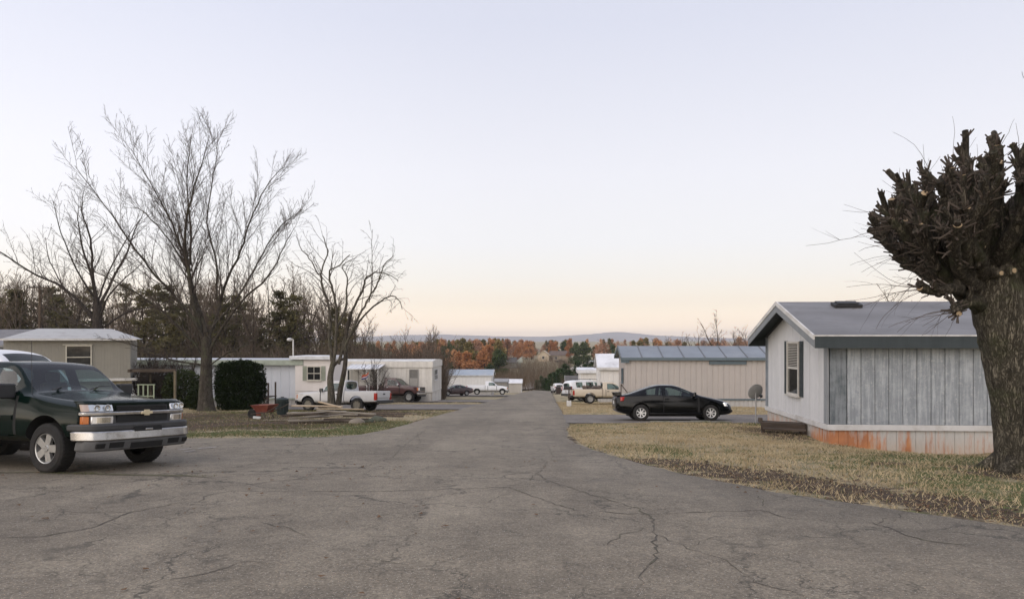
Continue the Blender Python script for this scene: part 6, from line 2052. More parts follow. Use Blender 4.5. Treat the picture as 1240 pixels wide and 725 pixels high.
# emblem on the bar
bt = [(-.105, -.022), (-.05, -.022), (-.043, -.045), (.057, -.045), (.05, -.022), (.105, -.022), (.118, .022), (.06, .022), (.052, .045), (-.048, .045), (-.041, .022), (-.092, .022)]
MB().prism([(y, z + .908) for y, z in bt], Lf - .004, Lf + .016, 'x').build('emblem', plain('gold_emblem', (.72, .62, .42), .3, .1, 6, metal=.5), gt, bevel=.004)
xb_ = lambda y: Lf + .06 - .07 * (abs(y) / hw) ** 2 - .22 * max(0, (abs(y) / hw - .8) / .2) ** 2
mb = MB(); curved_bar(mb, -1.0, 1.0, .64, .755, xb_, -.02, .26, 18); mb.build('bumper_pad', M_greybar, gt, bevel=.03)
mb = MB(); curved_bar(mb, -1.01, 1.01, .50, .648, xb_, .02, .16, 20, .02); bp_ = mb.build('front_bumper', M_steelbar, gt, bevel=.02)
mb = MB(); curved_bar(mb, -.26, .26, .622, .70, xb_, .008, .05, 8, .01); mb.build('plate_recess', M_dark, bp_)
mb = MB(); curved_bar(mb, -.07, .07, .63, .662, xb_, .024, .03, 3); mb.build('tow_clip', M_steelbar, bp_, bevel=.008)
mb = MB(); curved_bar(mb, -.96, .96, .34, .505, xb_, -.05, .20, 18, -.05); va = mb.build('valance', M_valance, gt, bevel=.03)
for s in (-1, 1):
    mb = MB(); curved_bar(mb, s * .42, s * .66, .385, .47, xb_, -.035, .06, 4, -.03); mb.build('air_intake', M_dark, va)
    mb = MB(); curved_bar(mb, s * .74, s * .86, .39, .46, xb_, -.02, .1, 3, -.03); mb.build('fog_lamp', M_dark, va)
mb = MB(); curved_bar(mb, -.30, .30, .36, .45, xb_, -.036, .06, 4, -.03); mb.build('air_intake', M_dark, va)
mb = MB(); mb.tube([(1.35, -.86, 1.15), (1.30, -.87, 2.05)], .004, 5); mb.tube([(1.35, -.86, 1.13), (1.35, -.86, 1.18)], .012, 6); mb.build('antenna', M_black, gt)
for s in (-1, 1): MB().box((-.9, s * .985, .40), (3.4, .05, .10)).build('rocker', M_black, gt)
set_on_ground(gt, -8.52, 12.72, -22)

# ---- square-fronted nose for the older pickups
def square_nose(root, p, chrome, lamp_amber=True):
    Lf, hw, zhf, zb = p['Lf'], p['hw'], p['zhf'], p['zb']
    xf = lambda y: Lf - .03 - .05 * (abs(y) / hw) ** 2 - .08 * max(0, (abs(y) / hw - .8) / .2) ** 2
    pm = root['paint_ref']
    mb = MB(); curved_bar(mb, -hw * .96, hw * .96, zb + .25, zhf - .03, xf, -.04, .30, 10, .03); mb.build('front_panel', MATS[pm], root, bevel=.02)
    mb = MB(); curved_bar(mb, -hw * .60, hw * .60, zhf - .32, zhf - .06, xf, -.01, .06, 8, .02); gr = mb.build('grille', chrome, root, bevel=.01)
    mb = MB()
    for i in range(2): curved_bar(mb, -hw * .57, hw * .57, zhf - .30 + i * .12, zhf - .20 + i * .12, xf, -.003, .03, 8)
    mb.build('grille_mesh', M_grille, gr)
    for s in (-1, 1):
        mb = MB(); curved_bar(mb, s * hw * .62, s * hw * .85, zhf - .31, zhf - .10, xf, -.008, .06, 4, .02); o = mb.build('headlight', M_reflector, root, bevel=.01)
        mb = MB(); curved_bar(mb, s * hw * .855, s * hw * .955, zhf - .31, zhf - .10, xf, -.006, .12, 3, .02); mb.build('indicator', M_amber if lamp_amber else M_reflector, root, bevel=.008)
    mb = MB(); curved_bar(mb, -hw * .99, hw * .99, zb + .02, zb + .19, xf, .10, .14, 10); fb = mb.build('front_bumper', chrome, root, bevel=.025)
    mb = MB(); curved_bar(mb, -hw * .85, hw * .85, zb - .12, zb + .02, xf, .02, .12, 8); mb.build('valance', M_black, root, bevel=.02)


P_white_old = carpaint('paint_chalky_white', (.55, .55, .55), (.33, .31, .29), .45, .45, coat=.05)
ranger = dict(hw=.85, zb=.36, zbelt=1.00, zhf=.94, zhc=1.02, zr=1.60, Lf=2.22, fa=1.42, ra=-1.42, xc=.78, xt=.16, xb=-.68, xe=-2.52, r=.345, d0=.68, d1=-.48, wins=[(-.42, .50)], zrail=1.03,
              rim='steel', rim_mat=plain('dull_rim', (.17, .155, .125), .6, .2, 6, metal=.3), roofw=.74, nose=.16, belt_crease=.7, roof_crease=.5, tw=.22, tail=(.12, .36), rear_bumper=M_black, rear_win=(.84, .80, .0))
rt = pickup('pickup_truck', 'faded white pickup parked tail out behind the thin pale tree', P_white_old, ranger); rt['paint_ref'] = 'paint_chalky_white'
square_nose(rt, ranger, M_black)
set_on_ground(rt, -9.05, 38.2, 180 - 17)

P_maroon = carpaint('paint_maroon', (.050, .012, .012), (.14, .10, .08), .3, .3)
ford = dict(hw=.99, zb=.52, zbelt=1.27, zhf=1.20, zhc=1.30, zr=1.94, Lf=2.40, fa=1.52, ra=-1.70, xc=.86, xt=.22, xb=-.66, xe=-2.90, r=.40, d0=.74, d1=-.46, wins=[(-.40, .56)], zrail=1.30,
            rim='steel', rim_mat=M_alloy, roofw=.76, nose=.16, belt_crease=.7, roof_crease=.5, tw=.26, handle_mat=M_chrome, mirror_mat=M_chrome)
mt = pickup('pickup_truck', 'dark maroon pickup with chrome bumper in front of the aged white trailer', P_maroon, ford); mt['paint_ref'] = 'paint_maroon'
square_nose(mt, ford, M_steelbar)
set_on_ground(mt, -9.55, 59.5, -13)

P_white = carpaint('paint_white', (.76, .77, .79), (.40, .38, .35), .25, .3)
f2 = dict(ford, zb=.45, zbelt=1.20, zhf=1.08, zhc=1.22, zr=1.85, xe=-3.35, xb=-.80, Lf=2.35, ra=-1.95, trim_strip=None, r=.38)
wt = pickup('pickup_truck', 'clean white long bed pickup parked before the pale blue roofed home', P_white, f2); wt['paint_ref'] = 'paint_white'
square_nose(wt, f2, M_steelbar)
set_on_ground(wt, -2.85, 100, 1)

P_cream = carpaint('paint_beige', (.58, .50, .385), (.34, .29, .22), .3, .4, coat=.2)
s10 = dict(ranger, rim_mat=M_alloy, zb=.38, Lf=2.25, xe=-2.85, ra=-1.62, mirror_s=.6, tail=(.10, .34), rear_bumper=M_black)
bt_ = pickup('pickup_truck', 'beige pickup with its tail to the road beside the mailbox', P_cream, s10); bt_['paint_ref'] = 'paint_beige'
square_nose(bt_, s10, M_black)
mb = MB(); rg = random.Random(6)
for i in range(26):
    c = Vector((rg.uniform(-2.0, -.85), rg.uniform(-.55, .5), rg.uniform(.9, 1.2)))
    mb.box(c, (rg.uniform(.15, .5), rg.uniform(.1, .4), rg.uniform(.06, .2)), rg.uniform(0, 3), rg.uniform(-.5, .5), rg.uniform(-.5, .5))
ld = mb.build('scrap_load', plain('scrap_dark', (.10, .075, .06), .8, .4, 4), None, bevel=.02)
set_on_ground(bt_, 7.25, 53.4, 2)
ld.matrix_world = bt_.matrix_world.copy()
tag(ld, 'dark heap of scrap lying in the bed of the beige pickup', 'scrap heap')

# ---- closed bodies
def closed_car(name, label, paint, st, p, group=None, cat='car'):
    root = thing(name, label, cat, (0, 0, 0), 0, group)
    hw = p['hw']; d = p['doors']
    extra = set()
    for a, c in p['wins']: extra |= {a, c}
    for a, c in d: extra |= {a, a + .012, c, c - .012}
    extra |= set(p.get('extra', ()))
    for x in sorted(extra, reverse=True):
        if all(abs(x - s[0]) > .005 for s in st):
            st.append(station_at(st, x)); st.sort(key=lambda s: -s[0])
    def classify(xm, j):
        if j in (2, 3) and any(a < xm < a + .012 or c - .012 < xm < c for a, c in d): return 6
        if j == 6 and p['ws'][0] < xm < p['ws'][1]: return 1
        if j == 6 and p.get('rw') and p['rw'][0] < xm < p['rw'][1]: return 3
        if j == 4 and any(a < xm < c for a, c in p['wins']): return 2
        if j in (2, 3, 4) and any(a < xm < c for a, c in d): return 4
        return 0
    me = shell(st, classify, p.get('crease', {2: .3, 4: .35}), p.get('ends', (.35, .35)), p.get('rear_win'), [(p['fa'], p['r'] * 1.15), (p['ra'], p['r'] * 1.15)], hw)
    parts = split_shell(me, root, ['body', 'windshield', 'side_window', 'rear_window', 'door', 'wheel_well', 'door_gap'], [paint, M_glass, M_glass, M_glass, paint, M_dark, M_dark])
    for s in (-1, 1):
        o = parts.get(('door', s))
        if o:
            hb = MB()
            for a, c in d: hb.box((a + .14, s * hw * 1.002, p['zbelt'] - .12), (.16, .03, .035))
            hb.build('handle', paint, o, bevel=.008)
    for x in (p['fa'], p['ra']):
        for s in (-1, 1): wheel(root, x, s * (hw - p['tw'] / 2 - .03), p['r'], p['tw'], p['rim'], p.get('rim_mat', M_alloy))
    interior(root, p['seat'], hw * .84, p['zbelt'] - .42, 0, p['ws'][1] - .22, p['zbelt'] - .10, p.get('rows', 2))
    for s in (-1, 1): mirror(root, p['ws'][1] - .28, s * hw * .93, p['zbelt'] - .02, p.get('mirror_mat', paint), .8)
    MB().box(((p['fa'] + p['ra']) / 2, 0, .2), (p['fa'] - p['ra'] + .8, hw * 1.2, .1)).build('chassis', M_dark, root)
    return root


P_black = carpaint('paint_black', (.0035, .0037, .004), (.06, .055, .05), .0, .12, coat=0.0, spec=.28)
cst = [(2.20, .27, .60, .34, .52, .50, .57, .42, .60), (2.08, .21, .74, .31, .62, .62, .67, .50, .72), (1.80, .19, .82, .30, .73, .72, .77, .58, .83), (1.37, .18, .845, .29, .82, .77, .86, .64, .91),
       (1.02, .18, .847, .29, .90, .785, .93, .67, .965), (.14, .18, .847, .29, .94, .79, 1.31, .55, 1.36), (-.10, .18, .847, .29, .94, .79, 1.335, .56, 1.385), (-.55, .18, .847, .29, .95, .79, 1.335, .55, 1.385),
       (-.80, .18, .847, .29, .955, .79, 1.285, .55, 1.34), (-1.25, .18, .847, .30, .965, .78, 1.145, .58, 1.19), (-1.72, .20, .84, .32, .96, .765, .985, .64, 1.015), (-2.02, .28, .81, .40, .93, .73, .965, .60, .985), (-2.2, .36, .72, .46, .86, .64, .90, .54, .92)]
coupe = closed_car('car', 'glossy black two door coupe with rear spoiler on the right driveway', P_black, cst,
                   dict(hw=.847, zbelt=.94, doors=[(-.42, .92)], wins=[(-.36, .62), (-1.06, -.46)], ws=(.14, 1.02), rw=(-1.72, -.80), fa=1.36, ra=-1.26, r=.305, tw=.20, rim='alloy7', rim_mat=plain('bright_alloy', (.72, .72, .71), .35, .1, 8, metal=.5), seat=.05))
for s in (-1, 1):
    mb = MB(); mb.hexa([(-2.16, s * .50, .70), (-1.90, s * .80, .74), (-1.86, s * .77, .90), (-2.12, s * .52, .92), (-2.20, s * .50, .70), (-2.0, s * .83, .74), (-1.98, s * .80, .87), (-2.18, s * .53, .92)]); mb.build('taillight', M_red, coupe, bevel=.02)
    mb = MB(); mb.hexa([(2.06, s * .48, .50), (1.86, s * .78, .54), (1.80, s * .75, .68), (2.02, s * .48, .63), (2.16, s * .48, .50), (1.96, s * .80, .54), (1.88, s * .77, .70), (2.10, s * .48, .66)]); o = mb.build('headlight', M_reflector, coupe, bevel=.02)
mb = MB()
mb.hexa([(-2.22, -.64, 1.050), (-1.99, -.64, 1.062), (-1.99, .64, 1.062), (-2.22, .64, 1.050), (-2.23, -.64, 1.072), (-1.99, -.64, 1.080), (-1.99, .64, 1.080), (-2.23, .64, 1.072)])
for s in (-1, 1): mb.hexa([(-2.16, s * .60, .93), (-1.95, s * .60, .95), (-1.95, s * .645, .95), (-2.16, s * .645, .93), (-2.20, s * .60, 1.06), (-2.02, s * .60, 1.07), (-2.02, s * .645, 1.07), (-2.20, s * .645, 1.06)])
mb.build('spoiler', P_black, coupe, bevel=.015)
for s in (-1, 1): MB().box((.05, s * .84, .255), (2.0, .05, .08)).build('rocker', P_black, coupe, bevel=.02)
mb = MB(); mb.box((2.2, 0, .36), (.06, 1.1, .10)); mb.build('lower_grille', M_grille, coupe, bevel=.02)
mb = MB(); mb.box((-2.195, 0, .68), (.02, .32, .12)); mb.build('number_plate', M_white_trim, coupe)
set_on_ground(coupe, 6.15, 28.15, -1.5)

suv_st = lambda h, L, hw, zbt: [(L / 2, .36, hw * .86, .45, .80, hw * .82, .88, hw * .66, .92), (L / 2 - .25, .28, hw * .97, .42, .92, hw * .90, .98, hw * .74, 1.02), (L / 2 - .9, .26, hw, .40, zbt - .06, hw * .94, zbt - .02, hw * .78, zbt + .03),
                                (L / 2 - 1.25, .26, hw, .40, zbt, hw * .945, zbt + .04, hw * .8, zbt + .07), (L / 2 - 1.95, .26, hw, .40, zbt + .02, hw * .945, h - .09, hw * .70, h - .03), (0, .26, hw, .40, zbt + .02, hw * .945, h - .05, hw * .72, h),
                                (-L / 2 + .45, .28, hw, .40, zbt + .02, hw * .94, h - .07, hw * .70, h - .02), (-L / 2 + .10, .36, hw * .96, .46, zbt, hw * .90, h - .16, hw * .66, h - .09), (-L / 2, .40, hw * .92, .50, zbt - .04, hw * .86, h - .30, hw * .60, h - .24)]
P_white2 = carpaint('paint_white_suv', (.74, .75, .77), (.36, .35, .33), .25, .25)


def tail_end(root, L, hw, z, mat=M_red):
    for s in (-1, 1):
        MB().box((-L / 2 + .05, s * hw * .86, z), (.12, .10, .34)).build('taillight', mat, root, bevel=.02)
    mb = MB(); mb.box((-L / 2 - .02, 0, .50), (.14, hw * 1.8, .2)); mb.build('rear_bumper', M_greybar, root, bevel=.04)
    MB().box((-L / 2 - .05, 0, .78), (.02, .32, .14)).build('number_plate', M_white_trim, root)


Ls, hs = 4.6, .90
suv = closed_car('car', 'white sport utility parked behind the beige pickup', P_white2, suv_st(1.78, Ls, hs, 1.08), dict(hw=hs, zbelt=1.08, doors=[(-.02, .95), (-.95, -.08)], wins=[(.05, .75), (-.9, -.03), (-1.85, -1.0)], ws=(Ls / 2 - 1.95, Ls / 2 - 1.25),
                 fa=1.38, ra=-1.34, r=.345, tw=.22, rim='alloy6', seat=.25, rear_win=(.8, .7, .0)))
tail_end(suv, Ls, hs, 1.02)
mb = MB()
for s in (-1, 1): mb.tube([(.5, s * .58, 1.79), (.35, s * .58, 1.84), (-1.6, s * .58, 1.82), (-1.75, s * .58, 1.75)], .02, 6)
mb.build('roof_rack', M_black, suv)
set_on_ground(suv, 6.75, 63.5, 26)
van = closed_car('car', 'white car seen from behind on the right near the road end', P_white2, suv_st(1.62, 4.4, .88, 1.0), dict(hw=.88, zbelt=1.0, doors=[(-.02, .9), (-.9, -.08)], wins=[(.05, .7), (-.85, -.03), (-1.75, -.95)], ws=(2.2 - 1.95, 2.2 - 1.25),
                 fa=1.32, ra=-1.3, r=.33, tw=.21, rim='alloy6', seat=.2, rear_win=(.84, .74, .0)))
tail_end(van, 4.4, .88, .95)
set_on_ground(van, 7.6, 122, 96)
P_dark = carpaint('paint_dark_red', (.030, .010, .010), (.12, .09, .08), .3, .3)
dk = closed_car('car', 'dark car with pale glass parked beyond the end of the aged white trailer', P_dark, [s for s in cst], dict(hw=.847, zbelt=.94, doors=[(-.42, .92)], wins=[(-.36, .62), (-1.06, -.46)], ws=(.14, 1.02), rw=(-1.72, -.80), fa=1.36, ra=-1.26, r=.305, tw=.20, rim='steel', seat=.05))
for s in (-1, 1): MB().box((-2.1, s * .62, .78), (.14, .22, .12)).build('taillight', M_red, dk, bevel=.02)
set_on_ground(dk, -7.2, 92, -150)
# a white van whose roof shows over the green pickup
P_vanw = carpaint('paint_van_white', (.74, .75, .77), (.40, .38, .36), .2, .3)
wv = closed_car('van', 'white van whose bowed roof shows above the green pickup', P_vanw, suv_st(2.16, 5.0, 1.0, 1.25), dict(hw=1.0, zbelt=1.25, doors=[(.05, 1.1)], wins=[(.1, .9)], ws=(2.5 - 1.95, 2.5 - 1.25), fa=1.5, ra=-1.5, r=.35, tw=.22, rim='steel', seat=.5, rows=1), cat='van')
set_on_ground(wv, -11.45, 16.2, -8)
# two vehicles in the far yard
far1 = copy_tree(rt); far1['label'] = 'tiny dark pickup parked beside the far cream house'
far2 = copy_tree(van); far2['label'] = 'tiny white car on the far lane beyond the conifers'
P_far = carpaint('paint_far_dark', (.035, .035, .04), (.1, .09, .08), .3, .3)
for c in kids(far1):
    if c.type == 'MESH' and c.data.materials and c.data.materials[0] == P_white_old:
        c.data = c.data.copy(); c.data.materials[0] = P_far
for o, px, Y, hd in ((far1, 679, 330, 10), (far2, 719, 316, 20)):
    set_on_ground(o, (px - 620) / 880 * Y, Y, hd)
    o.location.z = hz(o.location.x, Y) + .3
# ------------------------------------------------------------------ small things about the yards
def ground_at(x, y): return hz(x, y)


# satellite dish on its pole
X, Y = 8.72, 26.0
d = thing('satellite_dish', 'grey satellite dish on a thin pole beside the grey home', 'satellite dish', (X, Y, hz(X, Y) - .05), 0)
M_dish = plain('dish_grey', (.34, .335, .33), .55, .12, 5)
zc = EYE + (412 - 474) / 880 * Y - d.location.z
mb = MB(); mb.tube([(0, 0, 0), (0, 0, zc - .05)], .024, 10); mb.build('pole', M_dish, d)
mb = MB(); K = 10; prof = [(.29 * i / K, -.05 * (1 - (i / K) ** 2)) for i in range(1, K + 1)]
prof = [(.001, -.05)] + prof; back = [(r_, h + .012) for r_, h in reversed(prof)]
mb.lathe(prof + back, 'y', 28)
o = mb.build('reflector', M_dish, d, smooth=40); o.location = (0, .03, zc); o.rotation_euler = (.35, 0, .25)
mb = MB(); mb.tube([(0, .02, -.27), (.02, -.30, -.16), (.02, -.34, -.05)], .012, 6); mb.box((.02, -.34, -.02), (.07, .09, .09)); a = mb.build('feed_arm', M_black, d, smooth=40); a.location = (0, .03, zc); a.rotation_euler = (.35, 0, .25)
MB().box((0, .06, zc - .02), (.10, .08, .14)).build('bracket', M_black, d, bevel=.01)

# plank step by the grey home's end
X, Y = 7.9, 21.2
s = thing('wooden_step', 'dark plank step against the rust stained end of the grey home', 'step', (X, Y, hz(X, Y) - .02), R(-16))
for dx, dy, z, L in ((0, 0, .30, 1.25), (-.02, .22, .31, 1.15), (.03, -.28, .16, 1.15)): MB().box((dx, dy, z), (L, .20, .05), 0, 0, .02).build('plank', M_timber, s, bevel=.006)
MB().box((0, -.11, .20), (1.22, .045, .17)).build('riser', M_timber, s, bevel=.006)
for dx in (-.55, .5):
    MB().box((dx, .08, .08), (.09, .40, .36)).build('leg', M_timber, s, bevel=.006)
MB().box((-.62, .05, .38), (.10, .12, .14), .3).build('block', M_timber, s, bevel=.01)

# mailbox on its post
X, Y = (685 - 620) / 880 * 50, 47.5
X = (689 - 620) / 880 * Y
mbx = thing('mailbox', 'dark flat mailbox on a post set in a white block beside the road', 'mailbox', (X, Y, hz(X, Y)), R(-3))
MB().box((0, 0, .18), (.30, .30, .40)).build('base_block', M_white_trim, mbx, bevel=.02)
MB().box((0, 0, .74), (.09, .09, .74)).build('post', M_timber, mbx, bevel=.008)
MB().box((-.02, 0, 1.12), (.72, .26, .05)).build('shelf', M_timber, mbx, bevel=.006)
mb = MB(); arc = [(-.085, 0), (.085, 0), (.085, .10)] + [(.085 * math.cos(a), .10 + .085 * math.sin(a)) for a in [k / 8 * math.pi for k in range(1, 8)]] + [(-.085, .10)]
mb.prism([(y, z + 1.147) for y, z in arc], -.33, .17, 'x'); mb.build('box', M_black, mbx)
MB().box((-.335, 0, 1.22), (.012, .15, .15)).build('door', M_black, mbx, bevel=.01)

# the dark brown bin near the white car
X, Y = (676 - 620) / 880 * 112, 112.0
bn = thing('trash_bin', 'dark brown wheeled bin standing behind the white car at the road end', 'trash bin', (X, Y, hz(X, Y)), .2)
M_brown = plain('brown_plastic', (.035, .022, .018), .6, .15, 5)
mb = MB(); mb.hexa([(-.27, -.27, .06), (.27, -.27, .06), (.27, .27, .06), (-.27, .27, .06), (-.36, -.36, 1.1), (.36, -.36, 1.1), (.36, .36, 1.1), (-.36, .36, 1.1)]); mb.build('body', M_brown, bn, bevel=.03)
mb = MB(); mb.hexa([(-.39, -.41, 1.103), (.39, -.41, 1.103), (.39, .39, 1.103), (-.39, .39, 1.103), (-.36, -.36, 1.17), (.36, -.36, 1.17), (.36, .36, 1.22), (-.36, .36, 1.22)]); mb.build('lid', M_brown, bn, bevel=.02)
for q in (-1, 1): 
    mb = MB(); mb.lathe([(.001, -.04), (.11, -.04), (.11, .04), (.001, .04)], 'x', 14); w_ = mb.build('wheel', M_rubber, bn); w_.location = (q * .30, .30, .11)
mb = MB(); mb.tube([(-.25, .42, 1.06), (.25, .42, 1.06)], .02, 6); mb.build('handle', M_brown, bn)

# black trash can by the white pickup
x, y = gpt(342, 503)
tc_ = thing('trash_can', 'dark green black trash can with domed lid left of the lumber heap', 'trash can', (x, y, hz(x, y) - .01), 0)
M_can = plain('can_plastic', (.020, .030, .030), .5, .2, 5)
mb = MB(); mb.lathe([(.001, .0), (.22, .0), (.225, .02), (.265, .62), (.275, .64), (.27, .70), (.26, .70)], 'z', 24)
for i in range(12):
    a = i / 12 * 6.283; mb.box((.25 * math.cos(a), .25 * math.sin(a), .34), (.03, .05, .5), a, 0, .07)
mb.build('body', M_can, tc_, smooth=35)
mb = MB(); mb.lathe([(.285, .695), (.29, .715), (.26, .745), (.16, .785), (.001, .80)], 'z', 24); lid = mb.build('lid', M_can, tc_, smooth=40)
MB().box((0, 0, .815), (.16, .03, .03)).build('handle', M_can, lid, bevel=.01)
for q in (-1, 1): MB().box((q * .285, 0, .60), (.03, .10, .05)).build('handle', M_can, tc_, bevel=.01)

# red wheelbarrow tipped in the leaves
x, y = gpt(320, 507)
wb = thing('wheelbarrow', 'rusty red wheelbarrow with dark handles among the leaves left of the trash can', 'wheelbarrow', (x, y, hz(x, y) - .02), R(160))
M_redp = plain('barrow_red', (.17, .042, .028), .5, .25, 5, dirt=(.16, .06, .03), dscale=5)
def tray():
    mb = MB(); t = .02
    b0 = [(-.28, -.20, .30), (.25, -.17, .34), (.25, .17, .34), (-.28, .20, .30)]; t0 = [(-.46, -.34, .62), (.50, -.27, .58), (.50, .27, .58), (-.46, .34, .62)]
    b1 = [(p[0], p[1], p[2] + t) for p in b0]; t1 = [(p[0] * .95, p[1] * .94, p[2]) for p in t0]
    vs = b0 + t0 + b1 + t1
    fs = [(0, 3, 2, 1)] + [(i, (i + 1) % 4, 4 + (i + 1) % 4, 4 + i) for i in range(4)] + [(8, 9, 10, 11)] + [(8 + i, 12 + i, 12 + (i + 1) % 4, 8 + (i + 1) % 4) for i in range(4)] + [(4 + i, 4 + (i + 1) % 4, 12 + (i + 1) % 4, 12 + i) for i in range(4)]
    return mb.add(vs, fs)
tray().build('tray', M_redp, wb)
for q in (-1, 1):
    mb = MB(); mb.tube([(.62, q * .07, .20), (-.3, q * .24, .31), (-.95, q * .30, .62)], .02, 8); mb.build('handle', M_timber, wb)
    mb = MB(); mb.tube([(-.18, q * .22, .30), (-.32, q * .24, .0), (-.10, q * .22, .29)], .014, 6); mb.build('leg', M_timber, wb)
mb = MB(); mb.lathe([(.10, -.04), (.18, -.045), (.20, -.02), (.20, .02), (.18, .045), (.10, .04), (.10, -.04)], 'y', 20); mb.lathe([(.001, -.02), (.11, -.02), (.11, .02), (.001, .02)], 'y', 14); w_ = mb.build('wheel', M_rubber, wb); w_.location = (.62, 0, .20)
x2, y2 = gpt(311, 504)
gc = thing('fuel_can', 'small red fuel can left of the wheelbarrow', 'fuel can', (x2, y2, hz(x2, y2)), .4)
MB().box((0, 0, .17), (.34, .20, .32)).build('body', M_redp, gc, bevel=.04)
mb = MB(); mb.tube([(-.1, 0, .32), (-.1, 0, .40), (.06, 0, .40), (.06, 0, .32)], .016, 6); mb.build('handle', M_redp, gc); mb = MB(); mb.tube([(.13, 0, .32), (.17, 0, .40)], .025, 8); mb.build('spout', M_black, gc)
x2, y2 = gpt(311, 507.5)
jg = MB().box((0, 0, .05), (.30, .12, .10)).build('paper_scrap', plain('white_scrap', (.6, .6, .58), .7, .1, 5), None, bevel=.01); jg.location = (x2, y2, hz(x2, y2)); jg.rotation_euler = (0, .1, .2)
tag(jg, 'white scrap of packaging lying in front of the red fuel can', 'litter')

# wooden porch rail by the pale trailer
Y = 45.5; X = (318 - 620) / 880 * Y
pr = thing('porch', 'dark wooden porch steps and rail right of the evergreen hedge', 'porch', (X, Y, hz(X, Y) - .02), RZ)
for dx in (-.36, .36):
    for dy in (0, 1.2): MB().box((dx, dy, .75), (.09, .09, 1.6)).build('post', M_timber, pr, bevel=.006)
MB().box((0, -.055, 1.50), (.86, .03, .13)).build('rail', M_timber, pr); MB().box((0, -.055, 1.02), (.86, .03, .10)).build('rail', M_timber, pr); MB().box((0, -.055, .58), (.86, .035, .13)).build('rail', M_timber, pr)
for k in range(5): MB().box((0, .12 + k * .25, .66), (.86, .235, .04)).build('deck_board', M_timber, pr)
for k in range(3): MB().box((0, -.25 - k * .26, .48 - k * .17), (.80, .27, .045)).build('step', M_timber, pr)
for dx in (-.40, .40): MB().hexa([(dx - .02, -.95, 0), (dx + .02, -.95, 0), (dx + .02, -.06, .02), (dx - .02, -.06, .02), (dx - .02, -.95, .10), (dx + .02, -.95, .10), (dx + .02, -.06, .62), (dx - .02, -.06, .62)]).build('stringer', M_timber, pr)

# long beam on a post, and the pale green rail in front of it
Y = 41.0
xa, xb_ = (157 - 620) / 880 * Y, (212 - 620) / 880 * Y
zt = EYE + (412 - 447) / 880 * Y
bm_ = thing('pergola', 'dark wooden beam on a pale post between beige home and tree', 'pergola', (xa, Y, hz(xa, Y)), 0)
zt -= bm_.location.z
L = xb_ - xa
MB().box((L / 2 - .02, 0, zt - .07), (L + .16, .10, .17), 0, 0, -.01).build('beam', M_timber, bm_, bevel=.008)
MB().box((.1, 1.1, zt - .05), (.08, 2.3, .14)).build('rafter', M_timber, bm_)
M_post = plain('pale_post', (.16, .13, .085), .9, .25, 5, dirt=(.09, .08, .05), dscale=3)
for dx, dy in ((L, 0), (.1, 2.2)): MB().box((dx, dy, zt / 2 - .08), (.12, .12, zt - .02)).build('post', M_post, bm_, bevel=.008)
Y = 39.5; X = (177 - 620) / 880 * Y
z1 = EYE + (412 - 465.5) / 880 * Y; zg = hz(X, Y)
rl = thing('porch_railing', 'pale green railing with square uprights beside the beige home', 'railing', (X, Y, zg), 0)
M_grn = plain('green_rail_paint', (.26, .30, .21), .7, .15, 5)
h = z1 - zg
for dx in (-.42, -.15, .10, .42): MB().box((dx, 0, h / 2), (.06, .06, h - .05)).build('baluster', M_grn, rl)
MB().box((0, 0, h), (.98, .08, .05)).build('top_rail', M_grn, rl); MB().box((0, 0, h - .62), (.92, .05, .05)).build('bottom_rail', M_grn, rl)

# utility poles, the yard lamp
def pole(label, px, Y, ytop, yfoot=None, arm=True, r=.13, name='utility_pole'):
    X = (px - 620) / 880 * Y
    z0 = hz(X, Y) - .1; h = EYE + (412 - ytop) / 880 * Y - z0
    o = thing(name, label, 'pole', (X, Y, z0), 0)
    mb = MB(); mb.tube([(0, 0, 0), (0, 0, h)], [r, r * .7], 10); mb.build('post', bark_mat('pole_wood', (.075, .055, .04), (.17, .13, .095), 6, None, .3), o, smooth=40)
    if arm:
        MB().box((0, -.1, h - .22), (1.7, .09, .10)).build('crossarm', M_timber, o)
        for q in (-.75, -.35, .35, .75): 
            mb = MB(); mb.lathe([(.03, 0), (.045, .03), (.045, .10), (.02, .14)], 'z', 8); i_ = mb.build('insulator', M_pane, o); i_.location = (q, -.1, h - .17)
    return o
pole('brown utility pole rising behind the beige home roof', 48, 58, 345)
pole('short leaning pole just left of the utility pole', 44.5, 57, 366, arm=False, r=.09, name='leaning_pole').rotation_euler = (0, R(2.2), 0)
mb = MB(); Y = 58; X = (48 - 620) / 880 * Y
for k, (dz, ex) in enumerate(((0, -.75), (0, .75))):
    p0 = Vector((X + ex, Y - .1, EYE + (412 - 346) / 880 * Y)); p1 = Vector((X - 38, Y - 8, p0.z + 2.2))
    mb.tube([p0.lerp(p1, t / 16) - Vector((0, 0, 1.6 * (1 - (2 * t / 16 - 1) ** 2))) for t in range(17)], .014, 4)
tag(mb.build('overhead_wire', M_black), 'thin overhead wires running left from the utility pole', 'wire')
Y = 58.0; X = (355 - 620) / 880 * Y
lp = thing('yard_lamp', 'white yard lamp on a slim pole behind the pale trailer', 'lamp', (X, Y, hz(X, Y)), 0)
h = EYE + (412 - 411) / 880 * Y - lp.location.z
mb = MB(); mb.tube([(0, 0, 0), (0, 0, h)], .055, 8); mb.build('pole', M_white_trim, lp)
mb = MB(); mb.tube([(0, 0, h), (-.10, 0, h + .06), (-.24, 0, h + .05)], .03, 6); mb.build('arm', M_white_trim, lp)
mb = MB(); mb.lathe([(.001, .12), (.10, .11), (.19, .04), (.20, -.06), (.15, -.13), (.001, -.15)], 'z', 16); o = mb.build('lamp_head', M_white_trim, lp, smooth=50); o.location = (-.30, 0, h + .02)
# tall thin pole across the valley
X, Y = (436 / 436 * 663 - 620) / 880 * 380, 380.0
pole('far pale utility pole above the cream gabled house', 663, 372, 414, arm=True, r=.2)

